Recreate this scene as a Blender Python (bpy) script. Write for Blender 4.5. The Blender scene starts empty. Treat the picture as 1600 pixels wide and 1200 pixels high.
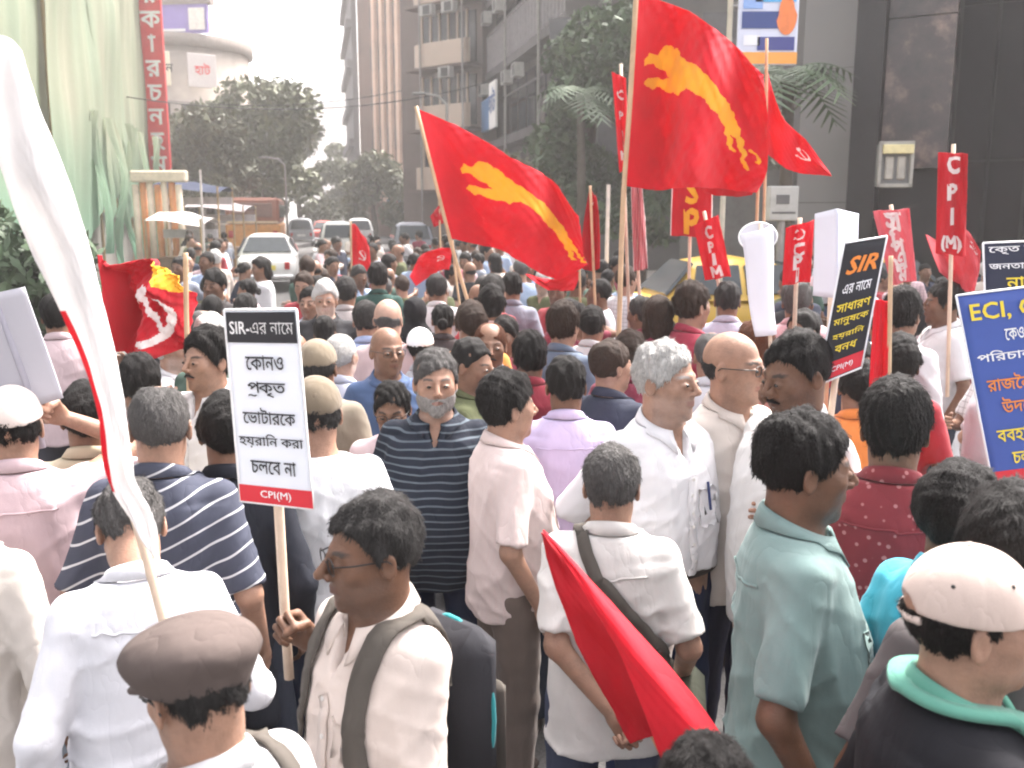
import bpy, math, random
import numpy as np
from mathutils import Vector, Matrix

R = math.radians
scene = bpy.context.scene
COL = scene.collection

# ------------------------------------------------------------------ camera
CAM_H = 2.2
FPX = 1500.0            # focal length in pixels of the 1600 px wide photograph
PITCH = math.atan(270 / FPX)
cd = bpy.data.cameras.new('camera')
cam = bpy.data.objects.new('camera', cd)
COL.objects.link(cam)
cam.location = (0, 0, CAM_H)
cam.rotation_euler = (R(90) - PITCH, 0, 0)
cd.sensor_width = 36.0
cd.lens = 36.0 * FPX / 1600.0
cd.clip_start = 0.05
cd.clip_end = 3000
cd.dof.use_dof = True
cd.dof.focus_distance = 3.2
cd.dof.aperture_fstop = 5.0
scene.camera = cam

# ------------------------------------------------------------------ light
SUN_EL, SUN_AZ = 54.0, 38.0      # high sun ahead and to the right, veiled (azimuth clockwise from +Y)
world = bpy.data.worlds.new('World')
scene.world = world
world.use_nodes = True
nt = world.node_tree
nt.nodes.clear()
wo = nt.nodes.new('ShaderNodeOutputWorld')
bg = nt.nodes.new('ShaderNodeBackground')
sky = nt.nodes.new('ShaderNodeTexSky')
sky.sky_type = 'NISHITA'
sky.sun_disc = False
sky.sun_elevation = R(SUN_EL)
sky.sun_rotation = R(SUN_AZ)
sky.air_density = 1.0
sky.dust_density = 7.0
sky.ozone_density = 1.0
bg.inputs['Strength'].default_value = 0.15
bw = nt.nodes.new('ShaderNodeRGBToBW'); nt.links.new(sky.outputs[0], bw.inputs[0])
tint = nt.nodes.new('ShaderNodeMix'); tint.data_type = 'RGBA'; tint.blend_type = 'MULTIPLY'; tint.inputs[0].default_value = 1
nt.links.new(bw.outputs[0], tint.inputs[6]); tint.inputs[7].default_value = (1.0, .965, .975, 1)
veil = nt.nodes.new('ShaderNodeMix'); veil.data_type = 'RGBA'; veil.inputs[0].default_value = .82   # thin bright cloud veil over the blue
nt.links.new(sky.outputs[0], veil.inputs[6]); nt.links.new(tint.outputs[2], veil.inputs[7])
nt.links.new(veil.outputs[2], bg.inputs[0])
nt.links.new(bg.outputs[0], wo.inputs[0])
sl = bpy.data.lights.new('sun', 'SUN')
sl.energy = 1.5
sl.angle = R(16)
sl.color = (1.0, 0.93, 0.85)
sun = bpy.data.objects.new('sun', sl)
COL.objects.link(sun)
az = R(SUN_AZ)
tosun = Vector((math.sin(az) * math.cos(R(SUN_EL)), math.cos(az) * math.cos(R(SUN_EL)), math.sin(R(SUN_EL))))
sun.rotation_euler = tosun.to_track_quat('Z', 'Y').to_euler()
scene.view_settings.view_transform = 'Standard'
scene.view_settings.look = 'None'
scene.view_settings.gamma = 1.0
scene.view_settings.use_curve_mapping = False
scene.view_settings.exposure = 2.6
scene.cycles.use_denoising = True
scene.cycles.max_bounces = 6
scene.cycles.volume_bounces = 1
scene.render.film_transparent = False
scene.cycles.filter_width = 2.0

# ------------------------------------------------------------------ geometry of the view
cp, sp_ = math.cos(PITCH), math.sin(PITCH)
def W(u, v, Y):
    """world point seen at photo pixel (u, v) at forward distance Y"""
    a, b = (u - 800) / FPX, (600 - v) / FPX
    ry = cp + b * sp_
    rz = -sp_ + b * cp
    t = Y / ry
    return np.array([a * t, Y, CAM_H + rz * t])
def project(p):
    x, y, z = p[0], p[1], p[2] - CAM_H
    d = y * cp - z * sp_
    return 800 + FPX * x / d, 600 - FPX * (y * sp_ + z * cp) / d, d
def depth_for_top(v, h):
    b = (600 - v) / FPX
    return (h - CAM_H) / ((-sp_ + b * cp) / (cp + b * sp_))
SDIR = np.array([W(490, 330, 1.0)[0], 1.0, 0.0]); SDIR /= np.linalg.norm(SDIR)
SNOR = np.array([SDIR[1], -SDIR[0], 0.0])
SANG = math.atan2(-SDIR[0], SDIR[1])
def SR(s, r, z=0.0):
    """street frame: s metres along the street, r metres to its right"""
    p = SDIR * s + SNOR * r
    return np.array([p[0], p[1], z])

# ------------------------------------------------------------------ materials
MATS = {}
def new_mat(name):
    m = bpy.data.materials.new(name); m.use_nodes = True
    n = m.node_tree.nodes; n.clear()
    o = n.new('ShaderNodeOutputMaterial'); b = n.new('ShaderNodeBsdfPrincipled')
    m.node_tree.links.new(b.outputs[0], o.inputs[0])
    return m, m.node_tree, b
def _coords(t, kind='Object', scale=(1, 1, 1)):
    tc = t.nodes.new('ShaderNodeTexCoord'); mp = t.nodes.new('ShaderNodeMapping')
    mp.inputs['Scale'].default_value = scale
    t.links.new(tc.outputs[kind], mp.inputs[0]); return mp.outputs[0]
def _noise(t, vec, scale, detail=4, rough=0.55):
    n = t.nodes.new('ShaderNodeTexNoise'); n.inputs['Scale'].default_value = scale
    n.inputs['Detail'].default_value = detail; n.inputs['Roughness'].default_value = rough
    t.links.new(vec, n.inputs['Vector']); return n.outputs['Fac']
def _ramp(t, fac, stops):
    r = t.nodes.new('ShaderNodeValToRGB'); e = r.color_ramp.elements
    while len(e) < len(stops): e.new(0.5)
    for k, (p, c) in enumerate(stops):
        e[k].position = p; e[k].color = (c[0], c[1], c[2], 1)
    t.links.new(fac, r.inputs[0]); return r.outputs[0]
def _mix(t, fac, a, b, mode='MIX'):
    m = t.nodes.new('ShaderNodeMix'); m.data_type = 'RGBA'; m.blend_type = mode
    for s, x in ((m.inputs[0], fac), (m.inputs[6], a), (m.inputs[7], b)):
        if isinstance(x, (int, float)): s.default_value = x
        elif isinstance(x, (tuple, list)): s.default_value = (x[0], x[1], x[2], 1)
        else: t.links.new(x, s)
    return m.outputs[2]
def _bump(t, b, h, strength, dist=0.01):
    n = t.nodes.new('ShaderNodeBump'); n.inputs['Strength'].default_value = strength
    n.inputs['Distance'].default_value = dist
    t.links.new(h, n.inputs['Height']); t.links.new(n.outputs[0], b.inputs['Normal'])
def _math(t, op, a, b=None, c=None):
    m = t.nodes.new('ShaderNodeMath'); m.operation = op
    for k, x in enumerate((a, b, c)):
        if x is None: continue
        if isinstance(x, (int, float)): m.inputs[k].default_value = x
        else: t.links.new(x, m.inputs[k])
    return m.outputs[0]
def dk(c, f): return tuple(min(1, x * f) for x in c)
def plain(name, col, rough=0.7, metal=0.0, var=0.25, scale=6.0, bump=0.15, spec=0.4, dist=0.01):
    key = ('plain', name, col, rough)
    if key in MATS: return MATS[key]
    m, t, b = new_mat(name)
    v = _coords(t)
    f = _noise(t, v, scale, 6, 0.62)
    c = _ramp(t, f, [(0.25, dk(col, 1 - var)), (0.5, col), (0.78, dk(col, 1 + var * 0.6))])
    t.links.new(c, b.inputs['Base Color'])
    b.inputs['Roughness'].default_value = rough; b.inputs['Metallic'].default_value = metal
    b.inputs['Specular IOR Level'].default_value = spec
    if bump: _bump(t, b, _noise(t, v, scale * 5, 5), bump, dist)
    MATS[key] = m; return m
def cloth(col, pattern=None, col2=(0.6, 0.6, 0.6), rough=0.88, translucent=0.0, name='cloth'):
    key = ('cloth', col, pattern, col2, translucent)
    if key in MATS: return MATS[key]
    m, t, b = new_mat(name)
    v = _coords(t)
    f = _noise(t, v, 5.0, 5)
    c = _ramp(t, f, [(0.25, dk(col, 0.86)), (0.55, col), (0.8, dk(col, 1.06))])
    sx = t.nodes.new('ShaderNodeSeparateXYZ'); t.links.new(v, sx.inputs[0])
    def stripes(coord, freq, lo, hi):
        w = _math(t, 'FRACT', _math(t, 'MULTIPLY', coord, freq))
        d = _math(t, 'ABSOLUTE', _math(t, 'SUBTRACT', w, 0.5))
        r = t.nodes.new('ShaderNodeMapRange'); r.inputs[1].default_value = lo; r.inputs[2].default_value = hi
        t.links.new(d, r.inputs[0]); return r.outputs[0]
    wob = _math(t, 'MULTIPLY', _noise(t, v, 3.0, 2), 0.06)
    if pattern == 'hstripe':
        k = stripes(_math(t, 'ADD', sx.outputs[2], wob), 36, 0.40, 0.36); c = _mix(t, k, col2, c)
        fl = stripes(_math(t, 'ADD', sx.outputs[2], wob), 12, 0.1, 0.14); c = _mix(t, _math(t, 'MULTIPLY', fl, 0.25), c, dk(col, 0.6))
    elif pattern == 'diag':
        q = _math(t, 'ADD', _math(t, 'ADD', _math(t, 'MULTIPLY', sx.outputs[0], 0.42), sx.outputs[2]), wob)
        k = stripes(q, 19, 0.455, 0.425); c = _mix(t, k, col2, c)
    elif pattern == 'vstripe':
        a = _math(t, 'ADD', sx.outputs[0], wob)
        k = stripes(a, 55, 0.43, 0.36); c = _mix(t, _math(t, 'MULTIPLY', _math(t, 'SUBTRACT', 1, k), 0.35), c, col2)
    elif pattern == 'check':
        k = stripes(sx.outputs[0], 28, 0.43, 0.4); k2 = stripes(sx.outputs[2], 28, 0.43, 0.4)
        c = _mix(t, _math(t, 'MULTIPLY', k, k2), col2, c)
    elif pattern == 'dots':
        vo = t.nodes.new('ShaderNodeTexVoronoi'); vo.inputs['Scale'].default_value = 38
        t.links.new(v, vo.inputs['Vector'])
        r = t.nodes.new('ShaderNodeMapRange'); r.inputs[1].default_value = 0.17; r.inputs[2].default_value = 0.25
        t.links.new(vo.outputs['Distance'], r.inputs[0]); c = _mix(t, r.outputs[0], col2, c)
    t.links.new(c, b.inputs['Base Color'])
    b.inputs['Roughness'].default_value = rough
    b.inputs['Specular IOR Level'].default_value = 0.2
    b.inputs['Sheen Weight'].default_value = 0.12 if max(col) > .1 else 0.0
    vs = _coords(t, 'Object', (1, 1, 0.4))
    r1 = _math(t, 'ABSOLUTE', _math(t, 'SUBTRACT', _noise(t, vs, 9, 3, 0.45), .5)); h1 = _math(t, 'ADD', _math(t, 'POWER', _math(t, 'MULTIPLY', r1, 3.0), .6), _math(t, 'MULTIPLY', _noise(t, v, 24, 3, 0.5), .35))
    h2 = _noise(t, v, 420, 2, 0.5)
    h = _math(t, 'ADD', h1, _math(t, 'MULTIPLY', h2, 0.1))
    _bump(t, b, h, 0.32, 0.012)
    if translucent:
        tr = t.nodes.new('ShaderNodeBsdfTranslucent'); t.links.new(c, tr.inputs[0])
        mx = t.nodes.new('ShaderNodeMixShader'); mx.inputs[0].default_value = translucent
        out = [n for n in t.nodes if n.type == 'OUTPUT_MATERIAL'][0]
        t.links.new(b.outputs[0], mx.inputs[1]); t.links.new(tr.outputs[0], mx.inputs[2])
        t.links.new(mx.outputs[0], out.inputs[0])
    MATS[key] = m; return m
def skin(col, stubble=0.0, brow=(0.02, 0.017, 0.015), scol=(0.05, 0.045, 0.042)):
    key = ('skin', col, stubble, brow, scol)
    if key in MATS: return MATS[key]
    m, t, b = new_mat('skin')
    v = _coords(t)
    f = _noise(t, v, 20, 6, .65)
    c = _ramp(t, f, [(0.3, dk(col, 0.72)), (0.55, col), (0.8, (min(1, col[0] * 1.14), col[1] * 1.05, col[2] * 1.0))])
    at = t.nodes.new('ShaderNodeAttribute'); at.attribute_name = 'hpos'
    sx = t.nodes.new('ShaderNodeSeparateXYZ'); t.links.new(at.outputs['Vector'], sx.inputs[0])
    x = _math(t, 'ABSOLUTE', sx.outputs[0]); y = sx.outputs[1]; z = sx.outputs[2]
    def box(a, c0, w, soft):
        d = _math(t, 'ABSOLUTE', _math(t, 'SUBTRACT', a, c0))
        r = t.nodes.new('ShaderNodeMapRange'); r.inputs[1].default_value = w; r.inputs[2].default_value = w - soft
        r.inputs[3].default_value = 0; r.inputs[4].default_value = 1
        t.links.new(d, r.inputs[0]); return r.outputs[0]
    front = t.nodes.new('ShaderNodeMapRange'); front.inputs[1].default_value = -0.045; front.inputs[2].default_value = -0.06
    t.links.new(y, front.inputs[0]); fr = front.outputs[0]
    lips = _math(t, 'MULTIPLY', _math(t, 'MULTIPLY', box(x, 0, 0.026, 0.006), box(z, -0.058, 0.010, 0.004)), fr)
    c = _mix(t, _math(t, 'MULTIPLY', lips, 0.7), c, (col[0] * 0.75, col[1] * 0.45, col[2] * 0.45))
    arch = _math(t, 'SUBTRACT', z, _math(t, 'MULTIPLY', _math(t, 'SUBTRACT', 0.03, _math(t, 'ABSOLUTE', _math(t, 'SUBTRACT', x, 0.035))), 0.2))
    bz = _math(t, 'ADD', arch, _math(t, 'MULTIPLY', _math(t, 'SUBTRACT', _noise(t, v, 120, 2), 0.5), 0.006))
    br = _math(t, 'MULTIPLY', _math(t, 'MULTIPLY', box(x, 0.033, 0.022, 0.008), box(bz, 0.022, 0.0065, 0.004)), fr)
    c = _mix(t, _math(t, 'MULTIPLY', br, 0.85), c, brow)
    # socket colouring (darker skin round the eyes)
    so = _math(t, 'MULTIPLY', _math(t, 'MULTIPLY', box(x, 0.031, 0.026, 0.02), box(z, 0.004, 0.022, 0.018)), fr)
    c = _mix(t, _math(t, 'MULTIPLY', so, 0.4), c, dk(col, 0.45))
    if stubble:
        jaw = t.nodes.new('ShaderNodeMapRange'); jaw.inputs[1].default_value = -0.022; jaw.inputs[2].default_value = -0.05
        t.links.new(z, jaw.inputs[0])
        side = t.nodes.new('ShaderNodeMapRange'); side.inputs[1].default_value = 0.03; side.inputs[2].default_value = 0.0
        t.links.new(y, side.inputs[0])
        low = t.nodes.new('ShaderNodeMapRange'); low.inputs[1].default_value = -0.15; low.inputs[2].default_value = -0.125
        t.links.new(z, low.inputs[0])
        sfac = _math(t, 'MULTIPLY', _math(t, 'MULTIPLY', jaw.outputs[0], low.outputs[0]), side.outputs[0])
        gr = t.nodes.new('ShaderNodeMapRange'); gr.inputs[1].default_value = 0.35; gr.inputs[2].default_value = 0.65
        t.links.new(_noise(t, v, 220, 3), gr.inputs[0])
        c = _mix(t, _math(t, 'MULTIPLY', _math(t, 'MULTIPLY', sfac, _math(t, 'ADD', 0.5, _math(t, 'MULTIPLY', gr.outputs[0], 0.5))), stubble), c, scol)
    t.links.new(c, b.inputs['Base Color'])
    b.inputs['Roughness'].default_value = 0.5
    b.inputs['Specular IOR Level'].default_value = 0.35
    b.inputs['Subsurface Weight'].default_value = 0.08
    b.inputs['Subsurface Radius'].default_value = (0.02, 0.008, 0.005)
    b.inputs['Subsurface Scale'].default_value = 0.5
    wr = _noise(t, _coords(t, 'Object', (1, 1, 2.2)), 38, 5, .6)
    _bump(t, b, _math(t, 'ADD', _noise(t, v, 190, 4), _math(t, 'MULTIPLY', wr, 1.6)), 0.34, 0.0035)
    rr = t.nodes.new('ShaderNodeMapRange'); rr.inputs[3].default_value = .34; rr.inputs[4].default_value = .60; t.links.new(_noise(t, v, 22, 4), rr.inputs[0]); t.links.new(rr.outputs[0], b.inputs['Roughness'])
    MATS[key] = m; return m
def hairmat(col):
    key = ('hair', col)
    if key in MATS: return MATS[key]
    m, t, b = new_mat('hair')
    v = _coords(t, 'Object', (1, 1, 0.35))
    f = _noise(t, v, 170, 4, 0.7)
    g = _noise(t, _coords(t), 16, 3)
    c = _ramp(t, f, [(0.3, dk(col, 0.45)), (0.55, col), (0.75, dk(col, 1.7))])
    c = _mix(t, 0.4, c, _ramp(t, g, [(0.3, dk(col, 0.6)), (0.7, dk(col, 1.4))]))
    t.links.new(c, b.inputs['Base Color'])
    b.inputs['Roughness'].default_value = 0.6; b.inputs['Specular IOR Level'].default_value = 0.2
    _bump(t, b, f, 0.9, 0.012)
    MATS[key] = m; return m
def glassy(name, col, rough=0.08, spec=0.8):
    key = ('glassy', name, col)
    if key in MATS: return MATS[key]
    m, t, b = new_mat(name)
    v = _coords(t)
    c = _ramp(t, _noise(t, v, 0.7, 4), [(0.3, dk(col, 0.6)), (0.7, dk(col, 1.3))])
    t.links.new(c, b.inputs['Base Color'])
    b.inputs['Roughness'].default_value = rough; b.inputs['Specular IOR Level'].default_value = spec
    _bump(t, b, _noise(t, v, 0.9, 2), 0.06, 0.3)
    MATS[key] = m; return m

# ------------------------------------------------------------------ objects and tags
def tag(o, label=None, cat=None, group=None, kind=None):
    if label: o['label'] = label
    if cat: o['category'] = cat
    if group: o['group'] = group
    if kind: o['kind'] = kind
    return o
def empty(name, loc=(0, 0, 0), rz=0.0, label=None, cat=None, group=None):
    o = bpy.data.objects.new(name, None); COL.objects.link(o)
    o.location = tuple(float(x) for x in loc); o.rotation_euler = (0, 0, rz)
    o.empty_display_size = 0.2
    return tag(o, label, cat, group)
def mesh_np(name, V, F, smooth=True, mi=None):
    """mesh from arrays; F is an (n, 3|4) array or a list of tuples"""
    me = bpy.data.meshes.new(name)
    V = np.asarray(V, dtype=np.float32)
    if isinstance(F, np.ndarray):
        n, k = F.shape
        me.vertices.add(len(V)); me.vertices.foreach_set('co', V.ravel())
        me.loops.add(n * k); me.loops.foreach_set('vertex_index', F.ravel().astype(np.int32))
        me.polygons.add(n); me.polygons.foreach_set('loop_start', np.arange(0, n * k, k, dtype=np.int32))
    else:
        me.from_pydata([tuple(map(float, v)) for v in V], [], F)
    if mi is not None: me.polygons.foreach_set('material_index', np.asarray(mi, dtype=np.int32))
    me.polygons.foreach_set('use_smooth', np.full(len(me.polygons), smooth, dtype=bool))
    me.update(calc_edges=True)
    return me
def link(name, me, mats=None, parent=None, loc=None, rz=None):
    o = bpy.data.objects.new(name, me); COL.objects.link(o)
    if mats is not None:
        if not isinstance(mats, (list, tuple)): mats = [mats]
        while len(me.materials) < len(mats): me.materials.append(None)
        for k, m in enumerate(mats):
            o.material_slots[k].link = 'OBJECT'; o.material_slots[k].material = m
    if parent is not None: o.parent = parent
    if loc is not None: o.location = tuple(float(x) for x in loc)
    if rz is not None: o.rotation_euler = (0, 0, rz)
    return o
class MB:
    """collects simple solids into one mesh"""
    def __init__(s): s.V = []; s.F = []
    def add(s, V, F):
        n = len(s.V); s.V += [tuple(map(float, v)) for v in V]; s.F += [tuple(i + n for i in f) for f in F]; return s
    def box(s, c, d, M=None, bev=0.0):
        x, y, z = d[0] / 2, d[1] / 2, d[2] / 2
        if bev <= 0:
            V = [(-x, -y, -z), (x, -y, -z), (x, y, -z), (-x, y, -z), (-x, -y, z), (x, -y, z), (x, y, z), (-x, y, z)]
            F = [(0, 3, 2, 1), (4, 5, 6, 7), (0, 1, 5, 4), (1, 2, 6, 5), (2, 3, 7, 6), (3, 0, 4, 7)]
        else:
            V = []; b = bev
            for sz, i in ((-z, b), (-z + b, 0), (z - b, 0), (z, b)):
                V += [(-x + b, -y + i, sz), (x - b, -y + i, sz), (x - i, -y + b, sz), (x - i, y - b, sz),
                      (x - b, y - i, sz), (-x + b, y - i, sz), (-x + i, y - b, sz), (-x + i, -y + b, sz)]
            F = [tuple(range(7, -1, -1)), tuple(range(24, 32))]
            for l in range(3):
                for k in range(8):
                    F.append((l * 8 + k, l * 8 + (k + 1) % 8, l * 8 + 8 + (k + 1) % 8, l * 8 + 8 + k))
        c = np.array(c, float); V = np.array(V, float)
        if M is not None: V = V @ np.array(M).T
        return s.add(V + c, F)
    def tube(s, pts, rad, n=8, cap=True):
        pts = [np.array(p, float) for p in pts]
        if not isinstance(rad, (list, tuple, np.ndarray)): rad = [rad] * len(pts)
        V = []; F = []; prev = None
        for i, p in enumerate(pts):
            d = pts[min(i + 1, len(pts) - 1)] - pts[max(i - 1, 0)]; d /= (np.linalg.norm(d) + 1e-9)
            if prev is None:
                a = np.array([0, 0, 1.0]) if abs(d[2]) < 0.9 else np.array([1.0, 0, 0])
                x = np.cross(a, d)
            else: x = prev - d * np.dot(prev, d)
            x /= (np.linalg.norm(x) + 1e-9); y = np.cross(d, x); prev = x
            for k in range(n):
                t = 2 * math.pi * k / n
                V.append(p + (x * math.cos(t) + y * math.sin(t)) * rad[i])
        for i in range(len(pts) - 1):
            for k in range(n):
                F.append((i * n + k, i * n + (k + 1) % n, (i + 1) * n + (k + 1) % n, (i + 1) * n + k))
        if cap:
            F.append(tuple(range(n - 1, -1, -1))); F.append(tuple((len(pts) - 1) * n + k for k in range(n)))
        return s.add(V, F)
    def build(s, name, mat, parent=None, smooth=False):
        me = mesh_np(name, s.V, s.F, smooth)
        return link(name, me, mat, parent)
def surf(name, fn, nu, nv, mats, parent=None, mask=None, solid=0.0):
    """sheet fn(u, v) -> (...,3); mask(u, v) -> material index per face"""
    u = np.linspace(0, 1, nu + 1); v = np.linspace(0, 1, nv + 1)
    U, Vv = np.meshgrid(u, v, indexing='ij')
    P = fn(U, Vv).reshape(-1, 3)
    i, j = np.meshgrid(np.arange(nu), np.arange(nv), indexing='ij')
    a = (i * (nv + 1) + j).ravel()
    F = np.stack([a, a + nv + 1, a + nv + 2, a + 1], 1)
    mi = None
    if mask is not None:
        mi = mask(((i + 0.5) / nu).ravel(), ((j + 0.5) / nv).ravel())
    o = link(name, mesh_np(name, P, F, True, mi), mats, parent)
    if solid:
        md = o.modifiers.new('solid', 'SOLIDIFY'); md.thickness = solid; md.offset = 0
    return o

# ------------------------------------------------------------------ signed distance modelling
def sm(a, b, k):
    h = np.clip(0.5 + 0.5 * (b - a) / k, 0, 1)
    return b + (a - b) * h - k * h * (1 - h)
def smx(a, b, k): return -sm(-a, -b, k)
def capd(P, a, b, ra, rb):
    ax, ay, az = a; dx, dy, dz = b[0] - ax, b[1] - ay, b[2] - az
    L = dx * dx + dy * dy + dz * dz + 1e-12
    px, py, pz = P[0] - ax, P[1] - ay, P[2] - az
    t = np.clip((px * dx + py * dy + pz * dz) / L, 0, 1)
    return np.sqrt((px - dx * t) ** 2 + (py - dy * t) ** 2 + (pz - dz * t) ** 2) - (ra + (rb - ra) * t)
def ell(P, c, r):
    x, y, z = P[0] - c[0], P[1] - c[1], P[2] - c[2]
    k0 = np.sqrt((x / r[0]) ** 2 + (y / r[1]) ** 2 + (z / r[2]) ** 2)
    k1 = np.sqrt((x / r[0] ** 2) ** 2 + (y / r[1] ** 2) ** 2 + (z / r[2] ** 2) ** 2) + 1e-9
    return k0 * (k0 - 1) / k1
def sph(P, c, r): return np.sqrt((P[0] - c[0]) ** 2 + (P[1] - c[1]) ** 2 + (P[2] - c[2]) ** 2) - r
_EDG = [(0, 1), (2, 3), (4, 5), (6, 7), (0, 2), (1, 3), (4, 6), (5, 7), (0, 4), (1, 5), (2, 6), (3, 7)]
def nets(D, xs, ys, zs):
    """naive surface nets over a rectilinear grid; returns verts, quads"""
    D = D.astype(np.float32); S = D < 0
    S[0] = S[-1] = False; S[:, 0] = S[:, -1] = False; S[:, :, 0] = S[:, :, -1] = False
    D = np.where(S, np.minimum(D, -1e-6), np.maximum(D, 1e-6))
    c = [S[a:S.shape[0] - 1 + a, b:S.shape[1] - 1 + b, d:S.shape[2] - 1 + d] for a in (0, 1) for b in (0, 1) for d in (0, 1)]
    anyc = c[0].copy(); allc = c[0].copy()
    for q in c[1:]: anyc |= q; allc &= q
    act = anyc & ~allc
    I, J, K = np.nonzero(act)
    offs = [(a, b, d) for a in (0, 1) for b in (0, 1) for d in (0, 1)]
    vals = np.stack([D[I + a, J + b, K + d] for a, b, d in offs], 1)
    cx = np.stack([xs[I + a] for a, b, d in offs], 1); cy = np.stack([ys[J + b] for a, b, d in offs], 1); cz = np.stack([zs[K + d] for a, b, d in offs], 1)
    acc = np.zeros((len(I), 3)); cnt = np.zeros(len(I))
    for a, b in _EDG:
        va, vb = vals[:, a], vals[:, b]
        m = (va < 0) != (vb < 0)
        t = np.where(m, va / (va - vb + 1e-12), 0)
        for q, cc in enumerate((cx, cy, cz)):
            acc[:, q] += np.where(m, cc[:, a] + (cc[:, b] - cc[:, a]) * t, 0)
        cnt += m
    V = acc / cnt[:, None]
    idx = np.full(act.shape, -1, np.int64); idx[I, J, K] = np.arange(len(I))
    quads = []
    def emit(sa, sb, cells, flip):
        m = sa != sb
        i, j, k = np.nonzero(m)
        q = np.stack([idx[f(i, j, k)] for f in cells], 1)
        s = sa[i, j, k]
        if flip: s = ~s
        q[~s] = q[~s][:, ::-1]
        quads.append(q)
    emit(S[:-1, 1:-1, 1:-1], S[1:, 1:-1, 1:-1], [lambda i, j, k: (i, j, k), lambda i, j, k: (i, j + 1, k), lambda i, j, k: (i, j + 1, k + 1), lambda i, j, k: (i, j, k + 1)], False)
    emit(S[1:-1, :-1, 1:-1], S[1:-1, 1:, 1:-1], [lambda i, j, k: (i, j, k), lambda i, j, k: (i + 1, j, k), lambda i, j, k: (i + 1, j, k + 1), lambda i, j, k: (i, j, k + 1)], True)
    emit(S[1:-1, 1:-1, :-1], S[1:-1, 1:-1, 1:], [lambda i, j, k: (i, j, k), lambda i, j, k: (i + 1, j, k), lambda i, j, k: (i + 1, j + 1, k), lambda i, j, k: (i, j + 1, k)], False)
    return V, np.concatenate(quads)
def axis(lo, hi, step, flo=None, fhi=None, fstep=None):
    if flo is None: return np.arange(lo, hi + step, step)
    a = np.arange(lo, flo, step) if lo < flo else np.array([])
    m = np.arange(flo, fhi, fstep)
    b = np.arange(fhi, hi + step, step) if hi > fhi else np.array([fhi])
    r = np.concatenate([a, m, b])
    return r[np.concatenate([[True], np.diff(r) > 1e-4])]
def gridP(xs, ys, zs):
    return (xs[:, None, None].astype(np.float32), ys[None, :, None].astype(np.float32), zs[None, None, :].astype(np.float32))
# ------------------------------------------------------------------ people
H0 = 1.69
def norm(v): v = np.asarray(v, float); return v / (np.linalg.norm(v) + 1e-9)
def rotx(a): c, s = math.cos(a), math.sin(a); return np.array([[1, 0, 0], [0, c, -s], [0, s, c]])
def roty(a): c, s = math.cos(a), math.sin(a); return np.array([[c, 0, s], [0, 1, 0], [-s, 0, c]])
def rotz(a): c, s = math.cos(a), math.sin(a); return np.array([[c, -s, 0], [s, c, 0], [0, 0, 1]])
SZ = np.array([.70, .78, .92, 1.02, 1.12, 1.25, 1.33, 1.385, 1.42, 1.45, 1.48])
SX = np.array([.160, .158, .154, .146, .148, .156, .152, .130, .092, .066, .056])
SY = np.array([.130, .128, .124, .118, .120, .120, .108, .088, .072, .062, .056])
SC = np.array([.000, .000, .004, .000, -.002, .000, .008, .012, .012, .008, .004])
BEL = np.array([0, .3, .8, 1.0, .75, .25, .1, 0, 0, 0, 0])

class Pose:
    """joints of one standing figure in its own frame: facing -Y, feet at z = 0, height H0 before scaling"""
    def __init__(s, k=1.0, wide=1.0, belly=0.02, lean=0.0, twist=0.0, hyaw=0.0, hpitch=0.0, hroll=0.0, armR=None, armL=None, seed=0, stoop=0.0):
        s.k, s.wide, s.belly, s.seed = k, wide, belly, seed
        s.RL = rotz(twist) @ rotx(lean)          # positive lean bends towards -Y
        s.piv = np.array([0, 0, .92])
        s.RH = rotz(hyaw) @ rotx(hpitch) @ roty(hroll)
        s.neck0 = s.T((0, .018, 1.40))
        s.head = s.T((0, -.008, 1.560)) + np.array([0, -stoop, -stoop * .5])
        s.arms = {}
        for side, sx in (('R', -1), ('L', 1)):
            sh = s.T((sx * .147 * (0.5 + wide / 2), .012, 1.358))
            a = (armR if sx < 0 else armL) or {}
            tgt = a.get('to', (sx * .225 * (0.4 + wide * .6), -.05, .87)); grip = a.get('hand', 'relaxed')
            tgt = np.array(tgt, float)
            hint = np.array(a.get('elbow', (sx * .5, .8, -.5)), float)
            thumb = np.array(a.get('thumb', (0, -1, 0)), float)
            def ik(t):
                d = t - sh; L = np.linalg.norm(d); l1, l2 = .285, .25
                if L > (l1 + l2) * .995: t = sh + d / L * (l1 + l2) * .995; d = t - sh; L = np.linalg.norm(d)
                if L < .12: L = .12
                ca = (l1 * l1 + L * L - l2 * l2) / (2 * l1 * L); ca = max(-1, min(1, ca))
                ax = norm(d); h = hint - ax * hint.dot(ax); h = norm(h)
                return sh + ax * l1 * ca + h * l1 * math.sqrt(1 - ca * ca), t
            el, wr = ik(tgt)
            if grip in ('grip', 'phone'):
                for _ in range(2):
                    z = norm(wr - el); x = norm(thumb - z * thumb.dot(z)); pn = np.cross(x, z) * (-sx)
                    el, wr = ik(tgt - z * .078 - pn * .028)
            z = norm(wr - el)
            if 'handdir' in a: z = norm(z + np.array(a['handdir'], float))
            x = norm(thumb - z * thumb.dot(z)); y = np.cross(z, x)
            s.arms[side] = dict(sh=sh, el=el, wr=wr, M=np.stack([x, y, z], 1), sx=sx, hand=grip)
    def T(s, p): return s.RL @ (np.array(p, float) - s.piv) + s.piv
    def inv(s, P):
        """points into the upright torso frame"""
        x, y, z = P[0] - s.piv[0], P[1] - s.piv[1], P[2] - s.piv[2]; M = s.RL.T
        return (M[0, 0] * x + M[0, 1] * y + M[0, 2] * z + s.piv[0], M[1, 0] * x + M[1, 1] * y + M[1, 2] * z + s.piv[1], M[2, 0] * x + M[2, 1] * y + M[2, 2] * z + s.piv[2])
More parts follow.
